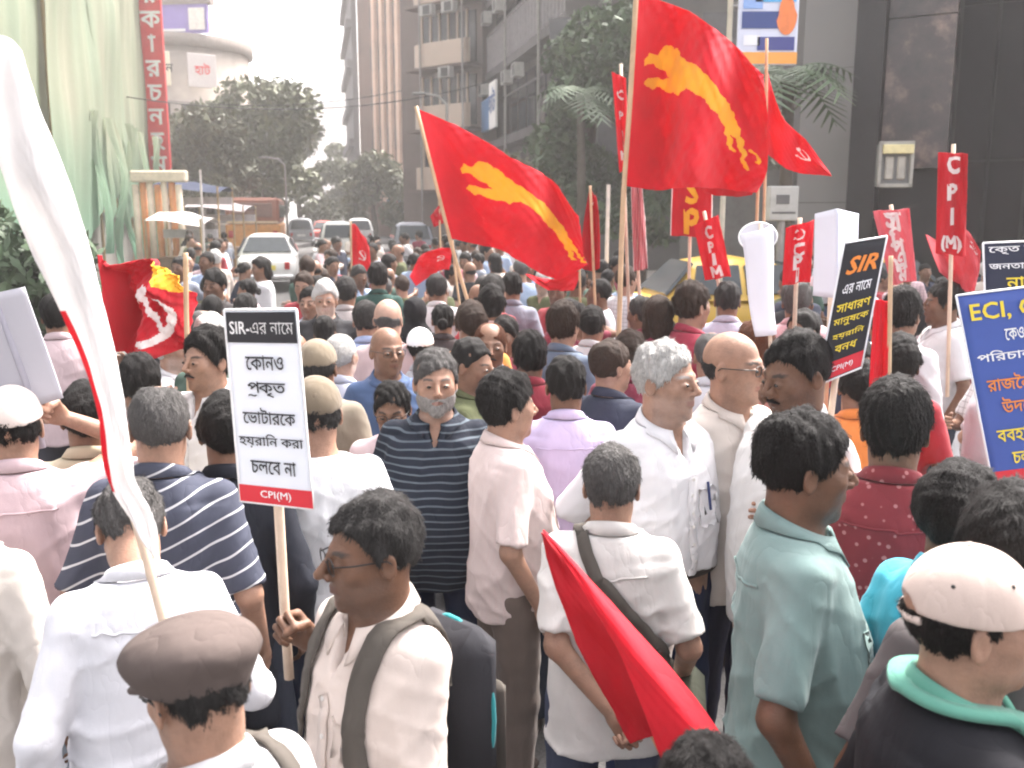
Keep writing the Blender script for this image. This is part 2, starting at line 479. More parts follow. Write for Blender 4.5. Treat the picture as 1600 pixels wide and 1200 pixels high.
def torso_d(ps, P, off):
    x, y, z = ps.inv(P)
    b = ps.belly * np.interp(z, SZ, BEL)
    rx = np.interp(z, SZ, SX) * np.where(z > 1.36, 1, ps.wide) + b * .5 + off
    ry = np.interp(z, SZ, SY) * (0.5 + 0.5 * ps.wide) + b * .7 + off
    cy = np.interp(z, SZ, SC) - b * .7
    e = (np.abs(x / rx) ** 2.3 + np.abs((y - cy) / ry) ** 2.3) ** (1 / 2.3)
    return ((e - 1) * np.minimum(rx, ry) * .9).astype(np.float32)
def head_local(ps, P, M=None, c=None):
    M = ps.RH; c = ps.head
    x, y, z = P[0] - c[0], P[1] - c[1], P[2] - c[2]
    return (M[0, 0] * x + M[1, 0] * y + M[2, 0] * z, M[0, 1] * x + M[1, 1] * y + M[2, 1] * z, M[0, 2] * x + M[1, 2] * y + M[2, 2] * z)
def head_sdf(P, f):
    """f: face parameters jaw, nose, old, fem"""
    x, y, z = P; ax = np.abs(x); A = (ax, y, z)
    d = ell(A, (0, .016, .030), (.0755, .094, .088))
    d = sm(d, ell(A, (0, -.028, -.040), (.057 * f['jaw'], .064, .078)), .03)
    d = sm(d, ell(A, (.034 * f['jaw'], -.005, -.062), (.026, .045, .035)), .03)
    d = sm(d, sph(A, (0, -.070, -.100), .017), .028)
    d = sm(d, capd(A, (0, -.080, .022), (.040, -.067, .020), .011, .010), .014)
    d = sm(d, sph(A, (.043, -.054, -.016), .020), .028)
    d = smx(d, -sph(A, (.031, -.106, .003), .0185), .012)
    d = sm(d, ell(A, (.031, -.080, .001), (.0155, .0125, .0095)), .004)
    n = f['nose']
    d = sm(d, capd(A, (0, -.088, .012), (0, -.111 * (0.7 + .3 * n), -.022), .0075, .0105 * n), .009)
    d = sm(d, sph(A, (.0115 * n, -.098, -.029), .0088 * n), .006)
    d = smx(d, -sph(A, (.0065, -.105, -.0405), .0035), .004)
    d = sm(d, capd(A, (0, -.0925, -.053), (.019, -.083, -.056), .0058, .0035), .006)
    d = sm(d, capd(A, (0, -.0915, -.0635), (.017, -.083, -.061), .0066, .004), .006)
    d = smx(d, -capd(A, (0, -.1005, -.0582), (.022, -.089, -.0582), .0024, .0018), .003)
    # nasolabial crease
    d = smx(d, -capd(A, (.020, -.096, -.028), (.030, -.087, -.055), .002, .002), .008)
    # ear
    ex, ey, ez = ax - .078, y - .014, z + .008
    ca, sa = math.cos(.25), math.sin(.25)
    ear = ell((ex * .94 - ey * .34, ex * .34 + ey * .94, ez), (0, 0, 0), (.0085, .0185, .031))
    ear = smx(ear, -ell((ex - .009, ey + .002, ez - .002), (0, 0, 0), (.007, .011, .020)), .004)
    return sm(d, ear, .006)
def arm_d(ps, P, grow=0.0, sides='RL'):
    d = None
    for s in sides:
        a = ps.arms[s]
        q = sm(capd(P, a['sh'], a['el'], .045 + grow, .036 + grow), capd(P, a['el'], a['wr'], .037 + grow, .0245 + grow), .02)
        d = q if d is None else np.minimum(d, q)
    return d
HANDC = {}
def hand_mesh(kind):
    if kind in HANDC: return HANDC[kind]
    curl = {'relaxed': (18, 28, 18), 'grip': (62, 82, 50), 'phone': (40, 60, 40), 'flat': (4, 6, 4)}[kind]
    xs, ys, zs = np.arange(-.075, .085, .0042), np.arange(-.085, .045, .0042), np.arange(-.035, .205, .0042)
    P = gridP(xs, ys, zs)
    d = capd(P, (0, 0, -.03), (0, 0, .02), .0235, .025)
    base = [(.030, .083), (.010, .088), (-.010, .085), (-.029, .077)]
    for bx, bz in base: d = sm(d, capd(P, (bx * .55, -.001, .015), (bx, 0, bz - .006), .014, .0118), .012)
    d = sm(d, ell(P, (.020, -.012, .035), (.016, .014, .028)), .012)
    fing = None
    for q, (bx, bz) in enumerate(base):
        L = (.041, .045, .042, .033)[q]; a = 0; p = np.array([bx, -.001, bz - .004]); r = .0098 if q < 3 else .0086
        for j in range(3):
            a += R(curl[j] + (q - 1.5) * 2)
            l = L * (1, .66, .52)[j]
            n = p + np.array([0, -math.sin(a) * l, math.cos(a) * l])
            c = capd(P, p, n, r, r * .9); r *= .9
            fing = c if fing is None else sm(fing, c, .0015)
            p = n
    d = sm(d, fing, .007)
    if kind in ('grip', 'phone'): th = [(.024, -.012, .028), (.040, -.036, .052), (.026, -.062, .070), (.006, -.072, .076)]
    else: th = [(.024, -.008, .026), (.047, -.018, .052), (.056, -.026, .080), (.056, -.034, .102)]
    t = capd(P, th[0], th[1], .0145, .0118)
    t = sm(t, capd(P, th[1], th[2], .0118, .0105), .004); t = sm(t, capd(P, th[2], th[3], .0105, .0085), .004)
    d = sm(d, t, .007)
    HANDC[kind] = nets(d, xs, ys, zs)
    return HANDC[kind]
def body_mesh(ps, face, fine, coarse):
    h, n0 = ps.head, ps.neck0
    pts = [h, ps.T((0, 0, .92))] + [a[q] for a in ps.arms.values() for q in ('sh', 'el', 'wr')]
    lo = np.min(pts, 0) - .07; hi = np.max(pts, 0) + .07
    lo[2] = min(lo[2], .88); lo = np.minimum(lo, h - .14); hi = np.maximum(hi, h + .145)
    lo[:2] = np.minimum(lo[:2], (-.22 * ps.wide, -.2)); hi[:2] = np.maximum(hi[:2], (.22 * ps.wide, .17))
    xs = axis(lo[0], hi[0], coarse, h[0] - .10, h[0] + .10, fine)
    ys = axis(lo[1], hi[1], coarse, h[1] - .135, h[1] + .125, fine)
    zs = axis(lo[2], hi[2], coarse, h[2] - .135, h[2] + .13, fine)
    P = gridP(xs, ys, zs)
    D = arm_d(ps, P)
    ktop = np.searchsorted(zs, h[2] - .10)
    Pl = (P[0], P[1], P[2][:, :, :ktop + 1])
    D = D.copy()
    D[:, :, :ktop + 1] = sm(D[:, :, :ktop + 1], torso_d(ps, Pl, -.014), .02)
    kl = np.searchsorted(zs, 1.3)
    Ph = (P[0], P[1], P[2][:, :, kl:])
    nk = capd(Ph, n0, h + ps.RH @ np.array([0, .022, -.045]), .063, .056)
    nk = sm(nk, capd(Ph, n0 + np.array([0, -.02, 0]), h + ps.RH @ np.array([0, -.02, -.085]), .04, .04), .02)
    hd = head_sdf(head_local(ps, Ph), face)
    D[:, :, kl:] = sm(D[:, :, kl:], sm(hd, nk, .022), .02)
    V, F = nets(D, xs, ys, zs)
    HP = np.stack(head_local(ps, (V[:, 0], V[:, 1], V[:, 2])), 1)
    far = np.linalg.norm(HP, axis=1) > .19
    HP[far] = (9, 9, 9)
    Vs, Fs, Hs = [V], [F], [HP]; n = len(V)
    for a in ps.arms.values():
        if a['hand'] == 'none': continue
        hv, hf = hand_mesh(a['hand'])
        q = hv.copy(); f = hf
        if a['sx'] > 0: q[:, 1] *= -1; f = hf[:, ::-1]
        q = q @ a['M'].T + a['wr']
        Vs.append(q); Fs.append(f + n); Hs.append(np.full(q.shape, 9.0)); n += len(q)
    V = np.concatenate(Vs); F = np.concatenate(Fs); HP = np.concatenate(Hs)
    me = mesh_np('body', V, F)
    at = me.attributes.new('hpos', 'FLOAT_VECTOR', 'POINT'); at.data.foreach_set('vector', HP.astype(np.float32).ravel())
    return me
def folds(P, seed, amp):
    rg = random.Random(seed); d = 0; tot = 0
    x, y, z = P
    for i in range(6):
        th = rg.uniform(0, math.pi)
        if i < 3: w = rg.uniform(26, 48); kz = rg.uniform(-.35, .35); wt = 1.0     # long hanging folds
        elif i < 5: w = rg.uniform(40, 75); kz = rg.uniform(.7, 1.3) * rg.choice((-1, 1)); wt = .7   # slanting drag lines
        else: w = rg.uniform(18, 26); kz = 1.4; wt = .8
        kx, ky = math.cos(th) * w, math.sin(th) * w
        ph = rg.uniform(0, 6); ph2 = rg.uniform(0, 6); kw = rg.uniform(5, 11)
        warp = 1.5 * np.sin(z * kw + ph2 + x * rg.uniform(-8, 8)) + .7 * np.sin(y * 12 + x * 9 + ph)
        env = .45 + .55 * np.sin(z * rg.uniform(6, 14) + x * rg.uniform(-14, 14) + ph2 * 2)
        d = d + wt * np.clip(env, 0, 1) * (1 - np.abs(np.sin((x * kx + y * ky + z * w * kz) * .5 + ph + warp))) ** 2.6; tot += wt
    return (d / tot - .16) * amp * 2.4
def shirt_sdf(ps, sp):
    """sp: sleeve 'short'|'long'|'none', hem z, off, tuck, open"""
    off = sp.get('off', .016); hem = sp.get('hem', .80); seed = ps.seed * 7 + 3; amp = sp.get('amp', .013)
    sl = sp.get('sleeve', 'short')
    def f(P):
        d = torso_d(ps, P, off)
        x, y, z = ps.inv(P)
        if sl != 'none':
            for a in ps.arms.values():
                if sl == 'short':
                    e = a['sh'] + (a['el'] - a['sh']) * sp.get('slen', .80); r0, r1 = .058, .062
                    q = capd(P, a['sh'], e + (a['el'] - a['sh']) * .15, r0, r1)
                    dr = norm(a['el'] - a['sh'])
                    q = np.maximum(q, (P[0] - e[0]) * dr[0] + (P[1] - e[1]) * dr[1] + (P[2] - e[2]) * dr[2])
                else:
                    e = a['el'] + (a['wr'] - a['el']) * sp.get('slen', .93); dr = norm(a['wr'] - a['el'])
                    q = capd(P, a['sh'], a['el'], .058, .052)
                    q2 = capd(P, a['el'], a['wr'] + dr * .04, .052, .039)
                    q2 = np.maximum(q2, (P[0] - e[0]) * dr[0] + (P[1] - e[1]) * dr[1] + (P[2] - e[2]) * dr[2])
                    q = sm(q, q2, .02)
                d = sm(d, q, .035)
        w = np.clip((1.42 - z) / .1, 0.15, 1)
        d = d - folds((x, y, z), seed, amp) * w
        if sp.get('open', True): d = smx(d, -np.maximum(np.abs(x) - (z - sp.get('vlow', 1.32)) * .34, y + .03), .004)
        d = np.maximum(d, z - 1.425 - .12 * (y + .0))
        return smx(d, hem + .012 * np.sin(x * 17 + seed) + .01 * np.abs(y) - z, .006)
    return f
def shirt_mesh(ps, f, hem, step):
    pts = [ps.T((0, 0, 1.4))] + [a[q] for a in ps.arms.values() for q in ('sh', 'el', 'wr')]
    lo = np.min(pts, 0) - .09; hi = np.max(pts, 0) + .09
    r = .24 * ps.wide + ps.belly
    c0, c1 = ps.T((0, 0, hem)), ps.T((0, 0, 1.2))
    lo = np.minimum(lo, np.minimum(c0, c1) - (r, .2 + ps.belly, .02)); hi = np.maximum(hi, np.maximum(c0, c1) + (r, .2, 0)); lo[2] = min(c0[2] - .05, lo[2])
    xs, ys, zs = axis(lo[0], hi[0], step), axis(lo[1], hi[1], step), axis(lo[2], hi[2], step)
    V, F = nets(f(gridP(xs, ys, zs)), xs, ys, zs)
    return mesh_np('shirt', V, F)
def snap(f, Q, off, it=5):
    """move points onto the surface f = off"""
    Q = np.array(Q, float); e = .004
    for _ in range(it):
        d = f((Q[:, 0], Q[:, 1], Q[:, 2]))
        g = np.stack([f((Q[:, 0] + e, Q[:, 1], Q[:, 2])) - d, f((Q[:, 0], Q[:, 1] + e, Q[:, 2])) - d, f((Q[:, 0], Q[:, 1], Q[:, 2] + e)) - d], 1) / e
        L = np.linalg.norm(g, axis=1, keepdims=True) + 1e-6
        Q = Q - g / L * np.clip((d - off)[:, None] / L, -.03, .03)
    return Q, g / L
def strap_mesh(name, f, pts, width, thick, off=.006, n=40, flat=False):
    """a band laid over the clothes along pts"""
    pts = np.array(pts, float)
    t = np.linspace(0, len(pts) - 1, n); i = np.minimum(t.astype(int), len(pts) - 2); fr = (t - i)[:, None]
    def P(k): return pts[np.clip(k, 0, len(pts) - 1)]
    a, b, c, d = P(i - 1), P(i), P(i + 1), P(i + 2)
    Q = .5 * ((2 * b) + (-a + c) * fr + (2 * a - 5 * b + 4 * c - d) * fr ** 2 + (-a + 3 * b - 3 * c + d) * fr ** 3)
    Q, N = snap(f, Q, off)
    for _ in range(2): Q[1:-1] = (Q[:-2] + Q[1:-1] * 2 + Q[2:]) / 4
    Tn = np.gradient(Q, axis=0); Tn /= np.linalg.norm(Tn, axis=1, keepdims=True) + 1e-9
    B = np.cross(Tn, N); B /= np.linalg.norm(B, axis=1, keepdims=True) + 1e-9
    V = []; F = []
    for s, o in ((-.5, 0), (-.5, thick), (.5, thick), (.5, 0)): V.append(Q + B * width * s + N * o)
    V = np.stack(V, 1).reshape(-1, 3)
    for k in range(n - 1):
        for j in range(4): F.append((k * 4 + j, k * 4 + (j + 1) % 4, k * 4 + 4 + (j + 1) % 4, k * 4 + 4 + j))
    F.append((0, 1, 2, 3)); F.append(tuple(n * 4 - 1 - q for q in range(4)))
    return mesh_np(name, V, F)
def patch_mesh(name, f, ps, cx, cz, w, h, off, back=False, n=9):
    """a piece of cloth lying on the garment"""
    g = [(i / n - .5, j / n - .5) for i in range(n + 1) for j in range(n + 1)]
    yy = .2 if back else -.2
    Q, N = snap(f, [ps.T((cx + a * w, yy, cz + b * h * (1 if abs(a) < .4 or b > 0 else .96))) for a, b in g], off, 9)
    m = n + 1
    F = [(i * m + j, (i + 1) * m + j, (i + 1) * m + j + 1, i * m + j + 1) for i in range(n) for j in range(n)]
    ring = [i * m for i in range(n + 1)] + [n * m + j for j in range(1, n + 1)] + [i * m + n for i in range(n - 1, -1, -1)] + [j for j in range(n - 1, 0, -1)]
    V = list(Q); b0 = len(V)
    for r in ring: V.append(Q[r] - N[r] * (off + .004))
    k = len(ring)
    F += [(ring[i], ring[(i + 1) % k], b0 + (i + 1) % k, b0 + i) for i in range(k)]
    return mesh_np(name, V, F)
def trouser_mesh(ps, step, top=.99, hips=1.0, seed=0, spread=0.0):
    xs, ys, zs = axis(-.27 * ps.wide, .27 * ps.wide, step), axis(-.21, .2, step), axis(.04, top + .06, step)
    P = gridP(xs, ys, zs); x, y, z = P
    rx = np.interp(z, [.74, .86, .94, 1.04], [.172, .174, .164, .158]) * ps.wide; ry = np.interp(z, [.74, .86, 1.04], [.115, .126, .118])
    b = ps.belly * np.interp(z, SZ, BEL) * .8
    d = (np.sqrt((x / (rx + b * .4)) ** 2 + ((y + b * .6 - .005) / (ry + b * .6)) ** 2) - 1) * .12
    d = smx(d, .76 - z + 0 * x, .05)
    for sx in (-1, 1):
        q = capd(P, (sx * .088 * ps.wide, .0, .86), (sx * (.1 + spread), -.012, .47), .095 * (.4 + .6 * ps.wide), .074)
        q = sm(q, capd(P, (sx * (.1 + spread), -.012, .47), (sx * (.11 + spread), .01, .03), .073, .062), .02)
        d = sm(d, q, .02 if sx < 0 else .012)
    d = d - folds(P, seed + 11, .010)
    d = np.maximum(d, z - top); d = np.maximum(d, .075 - z)
    V, F = nets(d, xs, ys, zs)
    return mesh_np('trousers', V, F)
def shoe_mesh(sx, spread):
    xs, ys, zs = np.arange(-.07, .08, .012), np.arange(-.2, .12, .012), np.arange(-.02, .13, .012)
    P = gridP(xs, ys, zs)
    d = sm(ell(P, (0, -.08, .03), (.047, .10, .045)), ell(P, (0, .02, .045), (.040, .07, .062)), .03)
    d = np.maximum(d, -P[2] + .002)
    V, F = nets(d, xs, ys, zs)
    return mesh_np('shoe', V + np.array([sx * (.11 + spread), .0, 0]), F)
def to_body(ps, V): return V @ ps.RH.T + ps.head
HAIRC = {}
def hair_mesh(ps, style, fine, seed):
    key = (style, fine, seed % 3)
    if key not in HAIRC:
        s = fine
        xs, ys, zs = axis(-.125, .125, s), axis(-.135, .15, s), axis(-.16 if style == 'bob' else -.11, .16, s)
        P = gridP(xs, ys, zs); x, y, z = P
        th = {'short': .008, 'thick': .0135, 'thin': .004, 'bald': .004, 'balding': .006, 'bun': .008, 'bob': .014, 'capped': .004}[style]
        top = {'thick': .010, 'short': .004}.get(style, 0)
        d = ell(P, (0, .018, .031 + top / 2), (.0765 + th * .8, .094 + th, .089 + th + top))
        rg = random.Random(seed % 3 + 5)
        nz = 0
        for i in range(7):
            k = [rg.uniform(-1, 1) for _ in range(3)]; w = rg.uniform(50, 200) if i < 5 else rg.uniform(220, 420)
            nz = nz + np.sin(x * k[0] * w + y * k[1] * w + z * k[2] * w * .5 + rg.uniform(0, 6)) / (1 if i < 5 else 2)
        d = d - nz * (.0008 if style in ('thin', 'bald', 'balding') else .0021)
        edge = nz * .0022
        # hairline: above a tilted plane; slightly steeper over the forehead
        pl = -((z - .070 + edge) * .735 + (y + .080) * .675 - .010 * np.sin(x * 38 + 1.2 + seed))
        fore = -((z - .074 + edge) * .95 + (y + .075) * .30)
        cut = np.minimum(pl, np.maximum(fore, -(y + .035)))
        if style in ('thick',): cut = np.minimum(pl - .004, np.maximum(fore - .012, -(y + .035)))
        side = np.maximum(-(y - .0) , z + .0)  # in front of the ears keep hair above the ear
        cut = smx(cut, -(z + .085 + .6 * (y - .08)), .004)
        if style == 'capped': cut = np.maximum(cut, z - .022 - .12 * y)
        if style == 'bald': cut = np.maximum(cut, z - .012 + edge + .25 * (.05 - y)); 
        if style == 'balding': cut = np.maximum(cut, -ell((np.abs(x), y, z), (0, -.035, .12), (.052, .085, .07)))
        d = smx(d, cut, .005)
        # ears stay free
        d = smx(d, -ell((np.abs(x), y, z), (.088, .014, -.012), (.022, .020, .030)), .004)
        if style == 'bun': d = sm(d, ell(P, (0, .135, -.01), (.04, .035, .04)), .02); 
        if style == 'bob':
            b = ell(P, (0, .045, -.05), (.085, .07, .10)) - nz * .003
            b = smx(b, -(y + .01 - .0) * .9 + .012, .01); d = sm(d, b, .02)
        V, F = nets(d, xs, ys, zs)
        F4 = F
        if fine < .008 and style != 'scarf':
            rn = np.random.RandomState(seed % 3 + 40)
            nst = 4200 if fine < .005 else 2600
            fc = V[F]; ce = fc.mean(1); nn = np.cross(fc[:, 2] - fc[:, 0], fc[:, 3] - fc[:, 1]); nn /= np.linalg.norm(nn, axis=1, keepdims=True) + 1e-9
            out = ce - np.array([0, .015, .02]); flip = (nn * out).sum(1) < 0; nn[flip] *= -1
            ok = np.nonzero((nn * out).sum(1) > .3 * np.linalg.norm(out, axis=1))[0]
            pick = rn.choice(ok, nst); c = ce[pick] + rn.normal(0, .002, (nst, 3)); n_ = nn[pick]
            flow = c - np.array([.018, .045, .13]); flow[:, 2] -= .05
            flow += rn.normal(0, .022, flow.shape)
            tdir = flow - n_ * (flow * n_).sum(1, keepdims=True); tdir /= np.linalg.norm(tdir, axis=1, keepdims=True) + 1e-9
            L = {'bald': .008, 'capped': .009, 'thin': .009, 'balding': .010, 'short': .013}.get(style, .018) * rn.uniform(.6, 1.3, (nst, 1)); w = .0011
            sd = np.cross(tdir, n_) * w
            p0 = c - n_ * .001; p1 = c + tdir * L * .55 + n_ * .0016; p2 = c + tdir * L + n_ * .0010
            SV = np.stack([p0 - sd, p0 + sd, p1 + sd * .8, p1 - sd * .8, p2 + sd * .15, p2 - sd * .15], 1).reshape(-1, 3)
            b0 = len(V) + np.arange(nst)[:, None] * 6
            SF = np.concatenate([b0 + np.array([0, 1, 2, 3]), b0 + np.array([3, 2, 4, 5])])
            V = np.concatenate([V, SV]); F4 = np.concatenate([F, SF])
        HAIRC[key] = (V, F4)
    V, F = HAIRC[key]
    return mesh_np('hair', to_body(ps, V), F)
def beard_mesh(ps, kind, fine, face):
    xs, ys, zs = axis(-.09, .09, fine), axis(-.14, .06, fine), axis(-.16, .0, fine)
    P = gridP(xs, ys, zs); x, y, z = P; ax = np.abs(x)
    nz = sum(np.sin(x * a + y * b + z * c) for a, b, c in ((310, 120, 90), (-190, 260, 60), (90, -330, 150)))
    if kind == 'moustache':
        d = capd((ax, y, z), (.004, -.0985, -.0475), (.027, -.087, -.056), .0062, .004) - nz * .0005
    else:
        d = head_sdf(P, face) - .0028 - nz * .0009
        d = smx(d, z + .052 + ax * -.30 + nz * .0015, .004); d = np.maximum(d, y - .010)
        d = smx(d, -ell((ax, y, z), (0, -.10, -.060), (.026, .03, .0095)), .003)
        d = np.maximum(d, -(z + .125))
        m = capd((ax, y, z), (.0, -.0975, -.0470), (.029, -.084, -.058), .0052, .004) - nz * .0006
        d = sm(d, m, .005)
    V, F = nets(d, xs, ys, zs)
    return mesh_np('beard' if kind != 'moustache' else 'moustache', to_body(ps, V), F)
def glasses(ps, parent, mat):
    mb = MB()
    for sx in (-1, 1):
        c = np.array([sx * .033, -.0965, .002]); pts = []
        for k in range(17):
            a = 2 * math.pi * k / 16
            pts.append(to_body(ps, np.array([c[0] + .0235 * math.copysign(abs(math.cos(a)) ** .7, math.cos(a)), c[1] + .10 * (abs(c[0] + .02 * math.cos(a) * sx)) ** 1.5, c[2] + .0165 * math.copysign(abs(math.sin(a)) ** .7, math.sin(a))])))
        mb.tube(pts, .0016, 5, False)
        mb.tube([to_body(ps, np.array(q)) for q in ((sx * .056, -.094, .008), (sx * .074, -.06, .009), (sx * .083, .01, .008), (sx * .083, .035, -.012))], .0018, 5)
    mb.tube([to_body(ps, np.array(q)) for q in ((-.011, -.0985, .005), (0, -.101, .008), (.011, -.0985, .005))], .0016, 5)
    return mb.build('glasses', mat, parent, True)
def eyes(ps, parent, near):
    for sx in (-1, 1):
        V = []; F = []; n = 10; m = 8; c = np.array([sx * .031, -.0838, .001]); r = .0105
        for i in range(m + 1):
            a = math.pi * i / m
            for k in range(n):
                b = 2 * math.pi * k / n; V.append(c + r * np.array([math.sin(a) * math.cos(b), -math.cos(a), math.sin(a) * math.sin(b) * .62]))
        for i in range(m):
            for k in range(n): F.append((i * n + k, i * n + (k + 1) % n, (i + 1) * n + (k + 1) % n, (i + 1) * n + k))
        mi = [1 if f[0] < 3 * n else 0 for f in F]
        me = mesh_np('eye', to_body(ps, np.array(V)), F, True, mi)
        link('eye', me, [M_EYE, M_IRIS], parent)
def collar(ps, parent, mat, f=None, r=1.0, leaf=True, open_=.30, stand=.030):
    """shirt collar: a stand round the neck and a folded leaf with two points"""
    n = 44; rows = []
    for i in range(n + 1):
        th = -math.pi + open_ + (2 * math.pi - 2 * open_) * i / n      # 0 = back
        fr = (1 - math.cos(th)) / 2                                    # 1 at the front
        dx, dy = math.sin(th), math.cos(th)
        z0 = 1.438 - .058 * fr + .008 * (1 - fr)
        tip = max(0, 1 - (math.pi - open_ - abs(th)) / .5)
        rx, ry, cy = .068 * r, .066 * r, .010 - .012 * fr
        def P(s, z): return ps.T((dx * rx * s, dy * ry * s + cy, z))
        row = [P(1.06, z0 - .004), P(1.0, z0 + stand)]
        if leaf: row += [P(1.07, z0 + stand + .006), P(1.18, z0 + stand - .004), P(1.34 + .15 * tip, z0 - .006 - .030 * tip)]
        rows.append(row)
    k = len(rows[0]); V = np.array(rows).reshape(-1, 3)
    if f is not None:
        Q, _n = snap(f, V, .005); ins = (f((V[:, 0], V[:, 1], V[:, 2])) < .005) & (np.arange(len(V)) % k >= 3); V[ins] = Q[ins]
    F = [(i * k + j, (i + 1) * k + j, (i + 1) * k + j + 1, i * k + j + 1) for i in range(n) for j in range(k - 1)]
    o = link('collar', mesh_np('collar', V, F), mat, parent)
    md = o.modifiers.new('solid', 'SOLIDIFY'); md.thickness = .0035
    return o
def cap_ball(ps, parent, mat, fine, mdark):
    xs, ys, zs = axis(-.11, .11, fine), axis(-.21, .14, fine), axis(-.03, .15, fine)
    P = gridP(xs, ys, zs); x, y, z = P
    d = ell(P, (0, .010, .040), (.088, .104, .097))
    seam = np.abs(np.sin(np.arctan2(y - .01, x) * 3)); d = d + np.exp(-(seam / .06) ** 2) * .0012
    d = smx(d, -(z - .022 - .10 * y), .004)
    d = np.maximum(d, -ell((x, y, z), (0, .125, .03), (.040, .05, .028)))       # gap over the strap
    br = ell((x, y, z - .012 + 3.2 * x * x), (0, -.115, .020), (.078, .085, .05))
    br = np.maximum(br, np.abs(z - (.024 + .05 * (y + .1) - 3.0 * x * x)) - .0038)
    br = np.maximum(br, y + .055)
    d = sm(d, br, .006)
    V, F = nets(d, xs, ys, zs)
    o = link('cap', mesh_np('cap', to_body(ps, V), F), mat, parent)
    mb = MB(); mb.tube([to_body(ps, np.array(q)) for q in ((-.045, .098, .022), (-.02, .110, .018), (.02, .110, .018), (.045, .098, .022))], .007, 6)
    mb.build('cap_strap', mat, o, True)
    mb = MB()
    for ang in (0.5, 2.6, -.5, -2.6):
        q = np.array([.0835 * math.cos(ang) * .86, .010 + .099 * math.sin(ang) * .86, .040 + .0935 * .51])
        nn = norm(q - np.array([0, .01, .04])); q = np.array([0, .01, .04]) + nn * (np.linalg.norm(q - np.array([0, .01, .04])) + .002)
        MB().tube([to_body(ps, q - nn * .004), to_body(ps, q + nn * .0035)], .0035, 8).build('eyelet', mdark, o, True)
    mb = MB(); c = np.array([0, .01, .137]); mb.tube([to_body(ps, c - (0, 0, .004)), to_body(ps, c + (0, 0, .004))], [.008, .005], 10); mb.build('cap_button', mat, o, True)
    return o
def cap_flat(ps, parent, mat, fine):
    xs, ys, zs = axis(-.14, .14, fine), axis(-.19, .15, fine), axis(-.05, .17, fine)
    P = gridP(xs, ys, zs); x, y, z = P
    zz = z - .02
    d = ell((x, y, zz), (0, .004, .046), (.112, .145, .064))
    d = sm(d, ell((x, y, z), (0, .012, .035), (.088, .104, .082)), .03)
    d = d - folds((x, y, z), 4, .006)
    d = smx(d, -(z - .014 + .20 * y), .008)
    br = ell(P, (0, -.115, .010), (.070, .055, .012)); d = sm(d, br, .01)
    V, F = nets(d, xs, ys, zs)
    return link('flat_cap', mesh_np('flat_cap', to_body(ps, V), F), mat, parent)
def skull_cap(ps, parent, mat, fine, name='cap'):
    xs, ys, zs = axis(-.11, .11, fine), axis(-.12, .14, fine), axis(-.02, .16, fine)
    P = gridP(xs, ys, zs); x, y, z = P
    d = ell(P, (0, .014, .035), (.086, .104, .100)); d = smx(d, -(z - .035 + .15 * y), .004); d = d - folds(P, 9, .004)
    V, F = nets(d, xs, ys, zs)
    return link(name, mesh_np(name, to_body(ps, V), F), mat, parent)
def scarf_head(ps, parent, mat, fine):
    xs, ys, zs = axis(-.16, .16, fine), axis(-.14, .17, fine), axis(-.30, .15, fine)
    P = gridP(xs, ys, zs); x, y, z = P
    d = sm(ell(P, (0, .016, .022), (.094, .112, .112)), ell(P, (0, .03, -.17), (.13, .10, .12)), .06)
    d = d - folds(P, 3, .012)
    d = smx(d, -ell(P, (0, -.12, -.03), (.062, .09, .09)), .01)
    V, F = nets(d, xs, ys, zs)
    return link('head_scarf', mesh_np('head_scarf', to_body(ps, V), F), mat, parent)
M_EYE = plain('eye_white', (.42, .38, .35), .3, var=.05, bump=0)
M_IRIS = plain('iris', (.012, .008, .006), .15, var=.05, bump=0)
M_BLACK = plain('black_plastic', (.012, .012, .013), .35, bump=0)
SKINS = {'dark': (.150, .076, .046), 'brown': (.225, .122, .078), 'mid': (.32, .185, .128), 'fair': (.42, .265, .20)}
HAIRS = {'saltpepper': (.25, .24, .23), 'black': (.0085, .007, .0065), 'grey': (.095, .09, .087), 'darkgrey': (.030, .028, .027), 'white': (.50, .49, .47), 'henna': (.11, .035, .014), 'brown': (.035, .02, .013)}

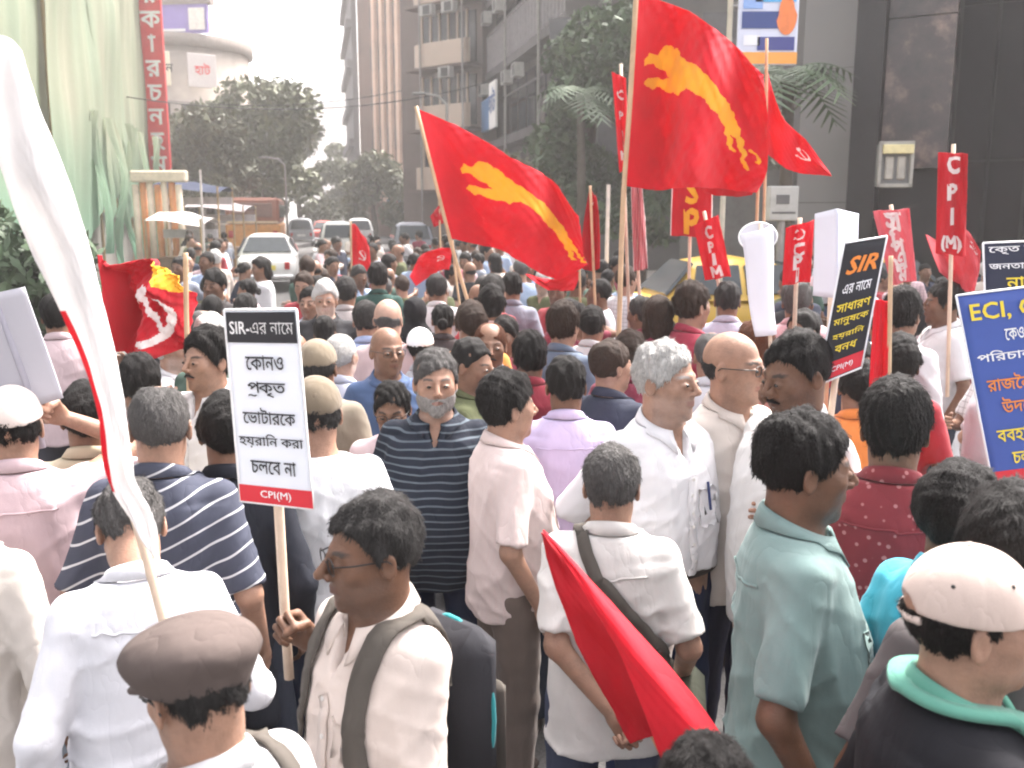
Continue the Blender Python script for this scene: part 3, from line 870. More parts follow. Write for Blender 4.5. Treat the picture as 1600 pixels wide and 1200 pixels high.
def person(x, y, rz, h, sp, label, group=None, cat='person'):
    """one standing figure; sp holds everything about its look"""
    q = sp.get('q', 1)                                   # 0 nearest .. 3 farthest
    fine = (.0052, .0066, .009, .012)[q]; coarse = (.0125, .015, .02, .026)[q]; sstep = (.0092, .0125, .017, .022)[q]
    k = h / H0
    root = empty('person', (x, y, 0), rz, label, cat, group)
    root.scale = (k, k, k)
    ps = Pose(k=k, wide=sp.get('wide', 1.0), belly=sp.get('belly', .02), lean=R(sp.get('lean', 0)), twist=R(sp.get('twist', 0)), hyaw=R(sp.get('hyaw', 0)), hpitch=R(sp.get('hpitch', 0)),
              hroll=R(sp.get('hroll', 0)), armR=sp.get('R'), armL=sp.get('L'), seed=sp.get('seed', 1), stoop=sp.get('stoop', 0))
    face = dict(jaw=sp.get('jaw', 1.0), nose=sp.get('nose', 1.0))
    hc = HAIRS[sp.get('haircol', 'black')]
    sk = skin(SKINS[sp.get('skin', 'brown')], sp.get('stubble', .25), brow=dk(hc, .45) if sp.get('haircol') != 'white' else (.25, .24, .23), scol=sp.get('scol', dk(hc, 2.0)))
    body = link('body', body_mesh(ps, face, fine, coarse), sk, root)
    if q < 3: eyes(ps, body, q == 0)
    hs = sp.get('hair', 'capped' if sp.get('cap') else 'short')
    if sp.get('cap') and hs != 'none': hs = 'capped'
    if hs != 'none': link('hair', hair_mesh(ps, hs, fine * (.8 if q == 0 else .95), sp.get('seed', 1)), hairmat(hc), body)
    if sp.get('beard'): link('beard' if sp['beard'] != 'moustache' else 'moustache', beard_mesh(ps, sp['beard'], fine * .7, face), hairmat(HAIRS[sp.get('beardcol', sp.get('haircol', 'black'))]), body)
    if sp.get('glasses'): glasses(ps, body, M_BLACK)
    sm_ = sp['shirt'] if not isinstance(sp['shirt'], tuple) else cloth(sp['shirt'], sp.get('pattern'), sp.get('col2', (.6, .6, .6)))
    sh = dict(sleeve=sp.get('sleeve', 'short'), hem=sp.get('hem', .80), off=sp.get('off', .016), slen=sp.get('slen', .80 if sp.get('sleeve', 'short') == 'short' else .93), open=sp.get('open', True), vlow=sp.get('vlow', 1.32), amp=sp.get('amp', .013))
    f = shirt_sdf(ps, sh)
    so = link(sp.get('garment', 'shirt'), shirt_mesh(ps, f, sh['hem'], sstep), sm_, root)
    if sp.get('collar', True) and q < 3: collar(ps, so, sp.get('collarmat', sm_), f, leaf=sp.get('leaf', True))
    tm = cloth(sp.get('trousers', (.03, .035, .05)))
    if sp.get('legs', True):
        sprd = sp.get('spread', .02)
        top = 1.0 if sh['hem'] > .9 else .95
        to = link('trousers', trouser_mesh(ps, sstep * 1.25, top, seed=sp.get('seed', 1), spread=sprd), tm, root)
        if sh['hem'] > .9:
            rx, ry = .162 * ps.wide + ps.belly * .35, .122 + ps.belly * .7; mb = MB(); n = 36
            V = []; F = []
            for i in range(n):
                a = 2 * math.pi * i / n
                for s, z in ((1.0, .955), (1.05, .957), (1.05, .99), (1.0, .992)): V.append((math.cos(a) * rx * s * 1.03, math.sin(a) * ry * s * 1.05 - ps.belly * .55 + .004, z))
            for i in range(n):
                for j in range(4): F.append((i * 4 + j, ((i + 1) % n) * 4 + j, ((i + 1) % n) * 4 + (j + 1) % 4, i * 4 + (j + 1) % 4))
            mb.add(V, F); mb.build('belt', plain('belt_leather', (.02, .013, .01), .45), root, True)
        for sx in (-1, 1): link('shoe', shoe_mesh(sx, sprd), plain('shoe_leather', (.03, .02, .016), .5), root)
    cap = sp.get('cap')
    if cap:
        cm = cloth(sp['capcol'])
        if cap == 'ball': cap_ball(ps, root, cm, fine * .8, plain('cap_hole', (.02, .02, .02), .9, bump=0))
        elif cap == 'flat': cap_flat(ps, root, cm, fine)
        elif cap == 'scarf': scarf_head(ps, root, cm, fine * 1.4)
        else: skull_cap(ps, root, cm, fine)
    if sp.get('placket'):
        pts = [ps.T((0, -.2, z)) for z in np.linspace(1.30, sh['hem'] + .01, 8)]
        link('placket', strap_mesh('placket', f, pts, .030, .0018, .0022, 36), sm_, so)
        mb = MB()
        for z in np.linspace(1.29, sh['hem'] + .06, 6):
            Q, N = snap(f, [ps.T((0, -.2, z))], .0045); MB().tube([Q[0], Q[0] + N[0] * .0025], .0055, 8).build('button', plain('shirt_button', (.6, .58, .55), .3, bump=0), so)
    if sp.get('pocket'):
        sx = sp['pocket']
        link('pocket', patch_mesh('pocket', f, ps, sx * .082, 1.185, .105, .12, .003), sm_, so)
        if sp.get('pen'):
            Q, N = snap(f, [ps.T((sx * .08, -.2, 1.27))], .008); Q2, N = snap(f, [ps.T((sx * .08, -.2, 1.19))], .008)
            MB().tube([Q[0], Q2[0]], .0042, 6).build('pen', plain('pen_blue', (.02, .03, .12), .3, bump=0), so)
    if sp.get('yoke'):
        pts = [ps.T((xx, .2, 1.335)) for xx in np.linspace(-.15, .15, 9)]
        link('yoke_seam', strap_mesh('yoke_seam', f, pts, .007, .0012, .0018, 30), sm_, so)
    bpy.context.view_layer.update
    return root, ps, f, so
def place(u, vtop, h, rot, sp, label, group=None, dY=0):
    """person whose crown shows at photo pixel (u, vtop)"""
    hl = h * (1 - .0) + sp.get('dh', 0)
    rot -= math.degrees(math.atan((u - 800) / FPX))          # headings are given relative to the line of sight
    Y = depth_for_top(vtop, hl) + dY
    P = W(u, vtop, Y)
    # aim the figure so that the head, not the feet, stands over the point
    hx = np.array([0, -.004, 0]) 
    RL = rotx(R(sp.get('lean', 0))); t = RL @ np.array([0, 0, .78]) ; off = np.array([t[0], t[1] - .0, 0]) * h / H0 * 1.0
    off[1] -= sp.get('stoop', 0)
    o = rotz(R(rot)) @ off
    return person(P[0] - o[0], P[1] - o[1], R(rot), h, sp, label, group)
def loc_of(root, ps):
    """function: world point -> figure frame"""
    M = Matrix.Translation(root.location) @ root.rotation_euler.to_matrix().to_4x4() @ Matrix.Diagonal((*root.scale, 1)); Mi = M.inverted()
    return lambda p: np.array(Mi @ Vector([float(c) for c in p]))
def frame_for(u, vtop, h, rot, sp):
    """the same frame before the figure is built (to aim its hands at world points)"""
    rot -= math.degrees(math.atan((u - 800) / FPX))
    Y = depth_for_top(vtop, h); P = W(u, vtop, Y)
    t = rotx(R(sp.get('lean', 0))) @ np.array([0, 0, .78]); off = np.array([t[0], t[1] - sp.get('stoop', 0), 0]) * h / H0
    o = rotz(R(rot)) @ off; k = h / H0; c = np.array([P[0] - o[0], P[1] - o[1], 0]); Ri = rotz(-R(rot))
    return lambda p: Ri @ (np.asarray(p, float) - c) / k
# ------------------------------------------------------------------ setting helpers
def facade_frame(p0, p1):
    """origin, along, outward normal towards the left of p0->p1"""
    p0 = np.array(p0, float); p1 = np.array(p1, float); a = p1 - p0; L = np.linalg.norm(a[:2]); a = a / L
    n = np.array([-a[1], a[0], 0]); M = np.stack([a, n, np.array([0, 0, 1.0])], 1)
    return p0, a, n, L, M
def fbox(fr, x0, x1, y0, y1, z0, z1, mb=None, bev=0):
    """box in facade coordinates: x along, y outward, z up"""
    p0, a, n, L, M = fr
    c = p0 + a * (x0 + x1) / 2 + n * (y0 + y1) / 2 + np.array([0, 0, (z0 + z1) / 2 - p0[2]])
    mb = mb or MB()
    mb.box(c, (x1 - x0, y1 - y0, z1 - z0), M, bev); return mb
def rebase(root):
    """children were modelled in world space: keep them there under a root set at the thing's base"""
    M = root.matrix_basis.copy()
    M = Matrix.Translation(root.location) @ root.rotation_euler.to_matrix().to_4x4()
    Mi = M.inverted()
    for c in root.children: c.matrix_parent_inverse = Mi
def share(o, name, parent, M):
    c = o.copy(); c.name = name; COL.objects.link(c); c.parent = parent; c.matrix_local = M; return c

# ground -----------------------------------------------------------------
m, t, b = new_mat('asphalt')
v = _coords(t)
n1 = _noise(t, v, .35, 5); n2 = _noise(t, v, 60, 4)
c = _ramp(t, n1, [(.3, (.055, .053, .052)), (.7, (.10, .096, .092))])
c = _mix(t, .35, c, _ramp(t, n2, [(.3, (.03, .03, .03)), (.7, (.17, .165, .16))]))
t.links.new(c, b.inputs['Base Color']); b.inputs['Roughness'].default_value = .85; _bump(t, b, n2, .4, .01)
M_ASPH = m
o = surf('ground', lambda u, v: np.stack([(u - .5) * 900, v * 560 - 40, u * 0 - .02], -1), 12, 12, plain('dusty_earth', (.11, .10, .09), .95, scale=.2)); tag(o, kind='structure')
def strip(name, s0, s1, r0, r1, z, mat, n=12):
    o = surf(name, lambda u, v: np.stack([SDIR[0] * (s0 + (s1 - s0) * u) + SNOR[0] * (r0 + (r1 - r0) * v), SDIR[1] * (s0 + (s1 - s0) * u) + SNOR[1] * (r0 + (r1 - r0) * v), z + 0 * u], -1), n, n, mat)
    return tag(o, kind='structure')
strip('road', -30, 400, -9, 9.0, 0.0, M_ASPH)
M_PAVE = plain('paving', (.22, .20, .18), .9, scale=1.5)
def kerbpath(name, r0, r1, s0, s1):
    mb = MB(); mb.box(SR((s0 + s1) / 2, (r0 + r1) / 2, .0625), (r1 - r0, s1 - s0, .125), np.stack([SNOR, SDIR, [0, 0, 1]], 1)); return tag(mb.build(name, M_PAVE), kind='structure')
kerbpath('pavement', 9.0, 14, 14, 300); kerbpath('pavement', -13, -9, 12, 300)
M_LINE = plain('road_paint', (.6, .58, .54), .8, var=.3, scale=3)
for k in range(14):
    strip('lane_marking', 14 + k * 7, 17 + k * 7, -.07, .07, .004, M_LINE, 1)

# trees ------------------------------------------------------------------
def leafmat(name, col):
    m, t, b = new_mat(name)
    oi = t.nodes.new('ShaderNodeObjectInfo'); v = _coords(t)
    f = _noise(t, v, .9, 4); g = _noise(t, v, 9, 2)
    c = _ramp(t, f, [(.3, dk(col, .55)), (.5, col), (.72, (min(1, col[0] * 1.6), col[1] * 1.45, col[2] * 1.2))])
    c = _mix(t, .35, c, _ramp(t, g, [(.3, dk(col, .6)), (.7, dk(col, 1.5))]))
    t.links.new(c, b.inputs['Base Color']); b.inputs['Roughness'].default_value = .55
    b.inputs['Specular IOR Level'].default_value = .3
    return m
M_BARK = plain('bark', (.09, .075, .06), .95, scale=4, bump=.5, dist=.05)
def leaves(rn, centers, radii, n, size, squash=.75):
    """n leaf faces through the shells of the given blobs"""
    k = rn.choice(len(centers), n, p=np.array(radii) ** 2 / np.sum(np.array(radii) ** 2))
    d = rn.normal(size=(n, 3)); d /= np.linalg.norm(d, axis=1, keepdims=True)
    r = np.array(radii)[k][:, None] * rn.uniform(.35, 1.08, (n, 1)) ** .6
    lump = 1 + .18 * np.sin(d[:, :1] * 7 + k[:, None]) * np.cos(d[:, 1:2] * 6)
    c = np.array(centers)[k] + d * r * lump * np.array([1, 1, squash])
    a = rn.normal(size=(n, 3)); a = a * .7 + d * .2; a[:, 2] -= .25; a /= np.linalg.norm(a, axis=1, keepdims=True)
    b = np.cross(a, rn.normal(size=(n, 3))); b /= np.linalg.norm(b, axis=1, keepdims=True)
    s = size * rn.uniform(.5, 1.3, (n, 1))
    V = np.stack([c - a * s, c + b * s * .42, c + a * s, c - b * s * .42], 1).reshape(-1, 3)
    F = np.arange(n * 4).reshape(-1, 4)
    return V, F
def tree(name, base, h, spread, seed, label, mat, n=9000, leaf=.22, trunk=.28, low=.35, group=None, blobs=16, squash=.75):
    rn = np.random.RandomState(seed); root = empty(name, base, 0, label, 'tree', group)
    top = np.array([rn.uniform(-.3, .3), rn.uniform(-.3, .3), h * .55])
    mb = MB(); mb.tube([(0, 0, -.1), (.05, 0, h * .15), top * .6, top], [trunk, trunk * .8, trunk * .65, trunk * .4], 10)
    mb.build('trunk', M_BARK, root, True)
    C = []; Rr = []
    for q in range(blobs):
        a = q * 2.4 + rn.uniform(-.4, .4); rr = spread * math.sqrt(rn.uniform(.05, 1)) * .72
        z = h * (low + (1 - low) * rn.uniform(.12, .86)); fall = 1 - .55 * max(0, (z / h - .55) / .45)
        C.append((math.cos(a) * rr * fall, math.sin(a) * rr * fall, z)); Rr.append(spread * rn.uniform(.22, .40))
    for q in range(0, blobs, 2):
        MB().tube([top * rn.uniform(.55, .95), (top + np.array(C[q])) / 2 + [0, 0, -.2], C[q]], [trunk * .35, trunk * .22, trunk * .07], 6).build('limb', M_BARK, root, True)
    V, F = leaves(rn, C, Rr, n, leaf, squash)
    o = link('crown', mesh_np('crown', V, F, False), mat, root); tag(o, kind='stuff')
    return root
M_LEAF = leafmat('leaf_dark', (.10, .108, .066)); M_LEAF2 = leafmat('leaf_olive', (.125, .138, .08)); M_LEAF3 = leafmat('leaf_green', (.06, .095, .05))
def at_px(u, Y, z=0.0):
    p = W(u, 330, Y); return np.array([p[0], Y, z])
tree('street_tree', at_px(415, 58), 9.7, 4.9, 3, 'tall round street tree behind the brown bus, highest crown on the left of the street', M_LEAF2, 13000, .26, .35, .30, blobs=22)
tree('street_tree', at_px(325, 50), 8.3, 3.6, 8, 'dark spreading tree over the blue tarpaulin stalls left of the bus', M_LEAF, 9000, .24, .3, .25)
tree('street_tree', at_px(468, 78), 9.6, 3.9, 5, 'tree down the street whose crown hangs over the gap right of the tallest tree', M_LEAF, 8000, .28, .3, .12)
tree('street_tree', at_px(300, 68), 8.8, 4.5, 9, 'shaded tree below the yellow shop signs of the corner building', M_LEAF, 7000, .28, .3, .2)
tree('street_tree', at_px(540, 110), 10.0, 4.2, 15, 'small hazy tree at the far right end of the street', M_LEAF2, 5000, .34, .3, .12)
tree('street_tree', at_px(585, 70), 7.0, 3.2, 17, 'low dark tree in front of the striped tower', M_LEAF, 6000, .24, .25, .1)
tree('street_tree', at_px(925, 27), 8.4, 2.1, 21, 'tall dark tree left of the big upper red flag', M_LEAF3, 13000, .17, .22, .12, blobs=22)
tree('street_tree', at_px(1000, 26), 8.2, 2.9, 22, 'dark tree behind the pole of the big upper red flag', M_LEAF3, 12000, .17, .22, .12, blobs=22)
tree('street_tree', at_px(1135, 25), 6.6, 2.4, 23, 'dark tree behind the banner with yellow letters and the pennant', M_LEAF, 10000, .17, .22, .15, blobs=18)
tree('street_tree', at_px(20, 12.5), 3.0, 1.6, 31, 'low leafy tree at the left edge below the green netting', M_LEAF3, 6000, .12, .1, .1)
tree('street_tree', at_px(765, 33), 4.2, 1.9, 24, 'small dark tree behind the waving red flag with the leaping animal', M_LEAF, 6000, .16, .16, .1)
# palm
def palm(base, h, seed, label):
    rn = np.random.RandomState(seed); root = empty('palm_tree', base, 0, label, 'palm tree')
    MB().tube([(0, 0, 0), (.05, 0, h * .5), (0, 0, h)], [.14, .11, .09], 9).build('trunk', M_BARK, root, True)
    for q in range(15):
        a = q * 2.4; el = rn.uniform(.0, .9); L = rn.uniform(.8, 1.25); V = []; F = []
        d = np.array([math.cos(a), math.sin(a), 0]); s = np.array([-d[1], d[0], 0]); pts = []
        for j in range(13):
            t = j / 12; pts.append(d * L * t * math.cos(el * (1 - t)) + np.array([0, 0, h + math.sin(el) * L * t - 1.1 * L * t * t * .7]))
        for j in range(1, 12):
            ll = .55 * math.sin(math.pi * (j / 12) ** .8) + .1
            for sg in (-1, 1):
                p = pts[j]; tip = p + s * sg * ll + (pts[j + 1] - p) * 1.3 + np.array([0, 0, -.25 * ll])
                w = (pts[j + 1] - p) * .3; k = len(V); V += [p - w, p + w, tip + w * .2, tip - w * .2]; F.append((k, k + 1, k + 2, k + 3))
        mb = MB(); mb.add(V, F); mb.tube(pts, [.018 * (1 - .8 * j / 12) for j in range(13)], 4); mb.build('frond', M_LEAF3, root)
palm(at_px(1222, 15.8), 4.3, 4, 'palm tree with drooping fronds in front of the grey wall')
palm(at_px(905, 24), 5.0, 6, 'palm tree with hanging fronds left of the narrow red banner')

# left: scaffolded building under green netting -------------------------
root = empty('netted_building', SR(34, -8.4), 0, 'scaffolded building on the left wholly wrapped in pale green netting', 'building')
M_CONC = plain('raw_concrete', (.26, .25, .23), .9, scale=.6)
fr = facade_frame(SR(45, -7.1), SR(14, -7.1))     # outward = street side
MB_ = fbox(fr, 0, 31, -9, -.3, 0, 24); MB_.build('concrete_wall', M_CONC, root)
def netmat():
    m, t, b = new_mat('green_netting'); v = _coords(t)
    f = _noise(t, _coords(t, 'Object', (1, 1, .25)), .5, 5); sx = t.nodes.new('ShaderNodeSeparateXYZ'); t.links.new(v, sx.inputs[0])
    g = _noise(t, v, .22, 3)
    c = _ramp(t, f, [(.3, (.32, .385, .285)), (.5, (.365, .405, .30)), (.72, (.41, .405, .31))])
    r = t.nodes.new('ShaderNodeMapRange'); r.inputs[1].default_value = 3.0; r.inputs[2].default_value = 7.0; t.links.new(_math(t, 'ADD', sx.outputs[2], _math(t, 'MULTIPLY', g, 4)), r.inputs[0])
    c = _mix(t, r.outputs[0], (.20, .38, .27), c)   # the lower sheets are newer, greener cloth
    t.links.new(c, b.inputs['Base Color']); b.inputs['Roughness'].default_value = .9; b.inputs['Specular IOR Level'].default_value = .1
    _bump(t, b, _noise(t, v, 7, 4), .3, .06)
    tr = t.nodes.new('ShaderNodeBsdfTranslucent'); t.links.new(c, tr.inputs[0]); mx = t.nodes.new('ShaderNodeMixShader'); mx.inputs[0].default_value = .45
    out = [n for n in t.nodes if n.type == 'OUTPUT_MATERIAL'][0]; t.links.new(b.outputs[0], mx.inputs[1]); t.links.new(tr.outputs[0], mx.inputs[2]); t.links.new(mx.outputs[0], out.inputs[0]); return m
M_NET = netmat()
p0, a_, n_, L_, _M = fr
sheets = [(0, 6.2, 1.3, 16), (5.9, 11, 2.2, 16), (10.6, 17.2, 1.6, 16), (17, 24, 1.4, 16), (23.8, 31, 1.2, 16)]
for q, (x0, x1, z0, z1) in enumerate(sheets):
    def fn(u, v, x0=x0, x1=x1, z0=z0, z1=z1, q=q):
        x = x0 + (x1 - x0) * u; z = z0 + .9 * np.sin(u * 3 + q) * (1 - v) ** 2 + (z1 - z0) * v
        x = x + .35 * np.sin(z * .9 + q * 2) * (1 - v) * (u - .5)
        y = .25 + .12 * q % .3 + .06 * np.sin(x * 1.9 + .5 * np.sin(z * .8) + q) + .03 * np.sin(x * 6 + z * .7) + .10 * np.sin(z * 1.1 + x * .5 + q) * .5
        y = y + .3 * np.exp(-((z - 9) / 1.5) ** 2) * np.sin(x * .8 + q) * .4
        return p0 + x[..., None] * a_ + y[..., None] * n_ + np.stack([0 * z, 0 * z, z], -1)
    surf('netting_sheet', fn, 90, 90, M_NET, root)
# torn ribbons hanging lower at the near end of the sheets
for q, (x, w, z0) in enumerate([(1.0, .5, .4), (2.4, .7, .2), (4.6, .6, .5), (7.2, .9, .6), (8.4, .5, .3), (10.2, .9, .4), (12.8, .7, .9)]):
    def fn(u, v, x=x, w=w, z0=z0, q=q):
        z = z0 + (5.2 - z0) * v; xx = x + (u - .5) * w * (.5 + v * .6) + .18 * np.sin(z * 1.6 + q)
        y = .75 + .10 * np.sin(u * 9 + z * 2 + q) + .15 * np.sin(z * 1.3 + q * 2)
        return p0 + xx[..., None] * a_ + y[..., None] * n_ + np.stack([0 * z, 0 * z, z], -1)
    surf('netting_strip', fn, 10, 30, M_NET, root)
M_BAMB = plain('bamboo', (.36, .25, .13), .7, scale=3)
for q in range(11):
    x = .2 + q * 2.9; P0 = p0 + a_ * x + n_ * -.15
    MB().tube([P0, P0 + [0, 0, 3.4], P0 + [.1, 0, 17]], .05, 6).build('bamboo_pole', M_BAMB, root)
for z in (2.2, 4.4):
    MB().tube([p0 + n_ * -.12 + [0, 0, z], p0 + a_ * 30 + n_ * -.12 + [0, 0, z]], .045, 6).build('bamboo_rail', M_BAMB, root)
rebase(root)

def in_poly(px, py, poly):
    r = np.zeros(px.shape, bool); n = len(poly)
    for i in range(n):
        x0, y0 = poly[i]; x1, y1 = poly[(i + 1) % n]
        c = ((y0 > py) != (y1 > py)); xx = (x1 - x0) * (py - y0) / (y1 - y0 + 1e-12) + x0
        r ^= c & (px < xx)
    return r
# tall vertical red sign with white letters ------------------------------
from mathutils.geometry import delaunay_2d_cdt
def text_me(body, size=1.0, extrude=0.0, bold=.0, squeeze=1.0, shear=0.0, spacing=1.0):
    """flat lettering as a mesh, centred at the origin in the XZ plane; every outline is filled by itself, so that
    overlapping strokes of one letter do not cancel out"""
    cu = bpy.data.curves.new('text', 'FONT'); cu.body = body; cu.size = size; cu.align_x = 'CENTER'; cu.align_y = 'CENTER'
    cu.shear = shear; cu.resolution_u = 2; cu.space_character = spacing; cu.fill_mode = 'NONE'
    ob = bpy.data.objects.new('text', cu); COL.objects.link(ob); bpy.context.view_layer.update()
    me = bpy.data.meshes.new_from_object(ob); bpy.data.objects.remove(ob)
    nb = {}
    for e in me.edges:
        a, b = e.vertices; nb.setdefault(a, []).append(b); nb.setdefault(b, []).append(a)
    co = [(v.co.x, v.co.y) for v in me.vertices]; seen = set(); loops = []
    for s in range(len(co)):
        if s in seen or s not in nb: continue
        lp = [s]; seen.add(s); cur = s
        while True:
            nx = [q for q in nb[cur] if q not in seen]
            if not nx: break
            cur = min(nx, key=lambda q: abs(q - cur)) if len(lp) > 1 else (s + 1 if s + 1 in nx else nx[0]); seen.add(cur); lp.append(cur)
        pts = [co[q] for q in lp]
        out = [pts[0]]
        for q in pts[1:]:
            if abs(q[0] - out[-1][0]) + abs(q[1] - out[-1][1]) > 1e-5: out.append(q)
        if len(out) >= 3: loops.append(np.array(out))
    bpy.data.meshes.remove(me)
    def area(p): return .5 * float(np.sum(p[:, 0] * np.roll(p[:, 1], -1) - np.roll(p[:, 0], -1) * p[:, 1]))
    if not loops: return np.zeros((0, 3)), []
    ars = [area(p) for p in loops]; sg = math.copysign(1, ars[int(np.argmax(np.abs(ars)))])
    if bold:
        nl = []
        for p in loops:
            d = np.roll(p, -1, 0) - np.roll(p, 1, 0); n = np.stack([d[:, 1], -d[:, 0]], 1) * sg; n /= np.linalg.norm(n, axis=1, keepdims=True) + 1e-9
            nl.append(p + n * bold)
        loops = nl
    vs = []; es = []
    for p in loops:
        b0 = len(vs); vs += [Vector((float(x), float(y))) for x, y in p]; es += [(b0 + i, b0 + (i + 1) % len(p)) for i in range(len(p))]
    ov, oe, of, _a, _b, _c = delaunay_2d_cdt(vs, es, [], 0, 1e-5)
    ov = np.array([(v.x, v.y) for v in ov]); of = np.array([f for f in of if len(f) == 3]); ce = ov[of].mean(1)
    wind = np.zeros(len(ce))
    for p in loops:
        q = np.roll(p, -1, 0)
        for (x0, y0), (x1, y1) in zip(p, q):
            if y0 == y1: continue
            side = (x1 - x0) * (ce[:, 1] - y0) - (ce[:, 0] - x0) * (y1 - y0)
            if y1 > y0: wind += (ce[:, 1] >= y0) & (ce[:, 1] < y1) & (side > 0)
            else: wind -= (ce[:, 1] >= y1) & (ce[:, 1] < y0) & (side < 0)
    keep = of[np.abs(wind) > .5]; us, inv = np.unique(keep, return_inverse=True); V = ov[us]
    F = [tuple(int(k) for k in f) for f in inv.reshape(-1, 3)]
    return np.stack([V[:, 0], V[:, 0] * 0, V[:, 1]], 1), F
def sickle_hammer(s=1.0):
    """outline pieces in the XZ plane, about s across"""
    V = []; F = []
    n = 18
    for k in range(n + 1):
        a = -2.5 + 4.0 * k / n; w = .10 * math.sin(math.pi * min(1, (k + 1.5) / (n + 2))) + .012
        for r in (.36 - w / 2, .36 + w / 2): V.append((math.cos(a) * r, 0, math.sin(a) * r))
    for k in range(n): F.append((2 * k, 2 * k + 1, 2 * k + 3, 2 * k + 2))
    def quad(c, l, w, ang):
        k = len(V); d = np.array([math.cos(ang), 0, math.sin(ang)]); e = np.array([-math.sin(ang), 0, math.cos(ang)]); c = np.array([c[0], -.002, c[1]])
        for sx, sy in ((-1, -1), (1, -1), (1, 1), (-1, 1)): V.append(c + d * l / 2 * sx + e * w / 2 * sy)
        F.append((k, k + 1, k + 2, k + 3))
    quad((-.33, -.33), .22, .09, math.pi / 4)
    quad((.02, -.02), .74, .085, -math.pi / 4); quad((-.22, .22), .30, .16, math.pi / 4)
    return np.array([np.array(v) for v in V], float) * s, F
M_RED = plain('red_sign_paint', (.62, .04, .045), .55, var=.15); M_WHT = plain('white_paint', (.80, .79, .77), .6, var=.06)
M_POLE = plain('steel_pole', (.30, .29, .28), .5, metal=.4)
def text_on(parent, name, body, c, M, size, mat, bold=.0, squeeze=1.0, shear=0.0, spacing=1.0, fit=None):
    V, F = text_me(body, size, 0, bold, 1.0, shear, spacing)
    if len(V) == 0: return None
    V[:, 0] -= (V[:, 0].min() + V[:, 0].max()) / 2
    if fit: V[:, 0] *= fit / max(1e-6, V[:, 0].max() - V[:, 0].min())
    else: V[:, 0] *= squeeze
    V = V @ np.array(M).T + np.array(c)
    return link(name, mesh_np(name, V, F, False), mat, parent)
MCAM = np.eye(3)
base = SR(44.2, -6.35)
root = empty('vertical_shop_sign', base, 0, 'tall vertical red sign with white lettering beside the netted building', 'sign')
MB().box(base + [0, 0, 8.0], (.92, .18, 9.4), None, .03).build('sign_board', M_RED, root)
for k, ch in enumerate(["স", "র", "ক", "া", "র", "চ", "ন", "হ", "ম"]):
    text_on(root, 'letter', ch, base + [0, -.10, 12.0 - k * .98], MCAM, 1.0, M_WHT, .02)
MB().tube([base + [-.45, 0, 0], base + [-.45, 0, 4]], .06, 8).build('post', M_POLE, root); MB().tube([base + [.45, 0, 0], base + [.45, 0, 4]], .06, 8).build('post', M_POLE, root)
rebase(root)
# striped bamboo bundle / gate posts below it
root = empty('striped_gateway', at_px(252, 30), 0, 'decorated gateway post wound with orange and cream cloth below the red sign', 'gateway')
for k in range(7):
    MB().tube([(-.75 + k * .23, .04 * (k % 2), 0), (-.75 + k * .22, .04 * (k % 2), 3.0 + .1 * (k % 3))], .105, 8).build('wound_pole', plain('saffron_cloth', (.62, .27, .12), .8) if k % 2 else plain('cream_cloth', (.66, .56, .44), .8), root, True)
MB().box((0, 0, 3.25), (1.7, .35, .35), None, .05).build('lintel', plain('cream_cloth', (.66, .56, .44), .8), root)
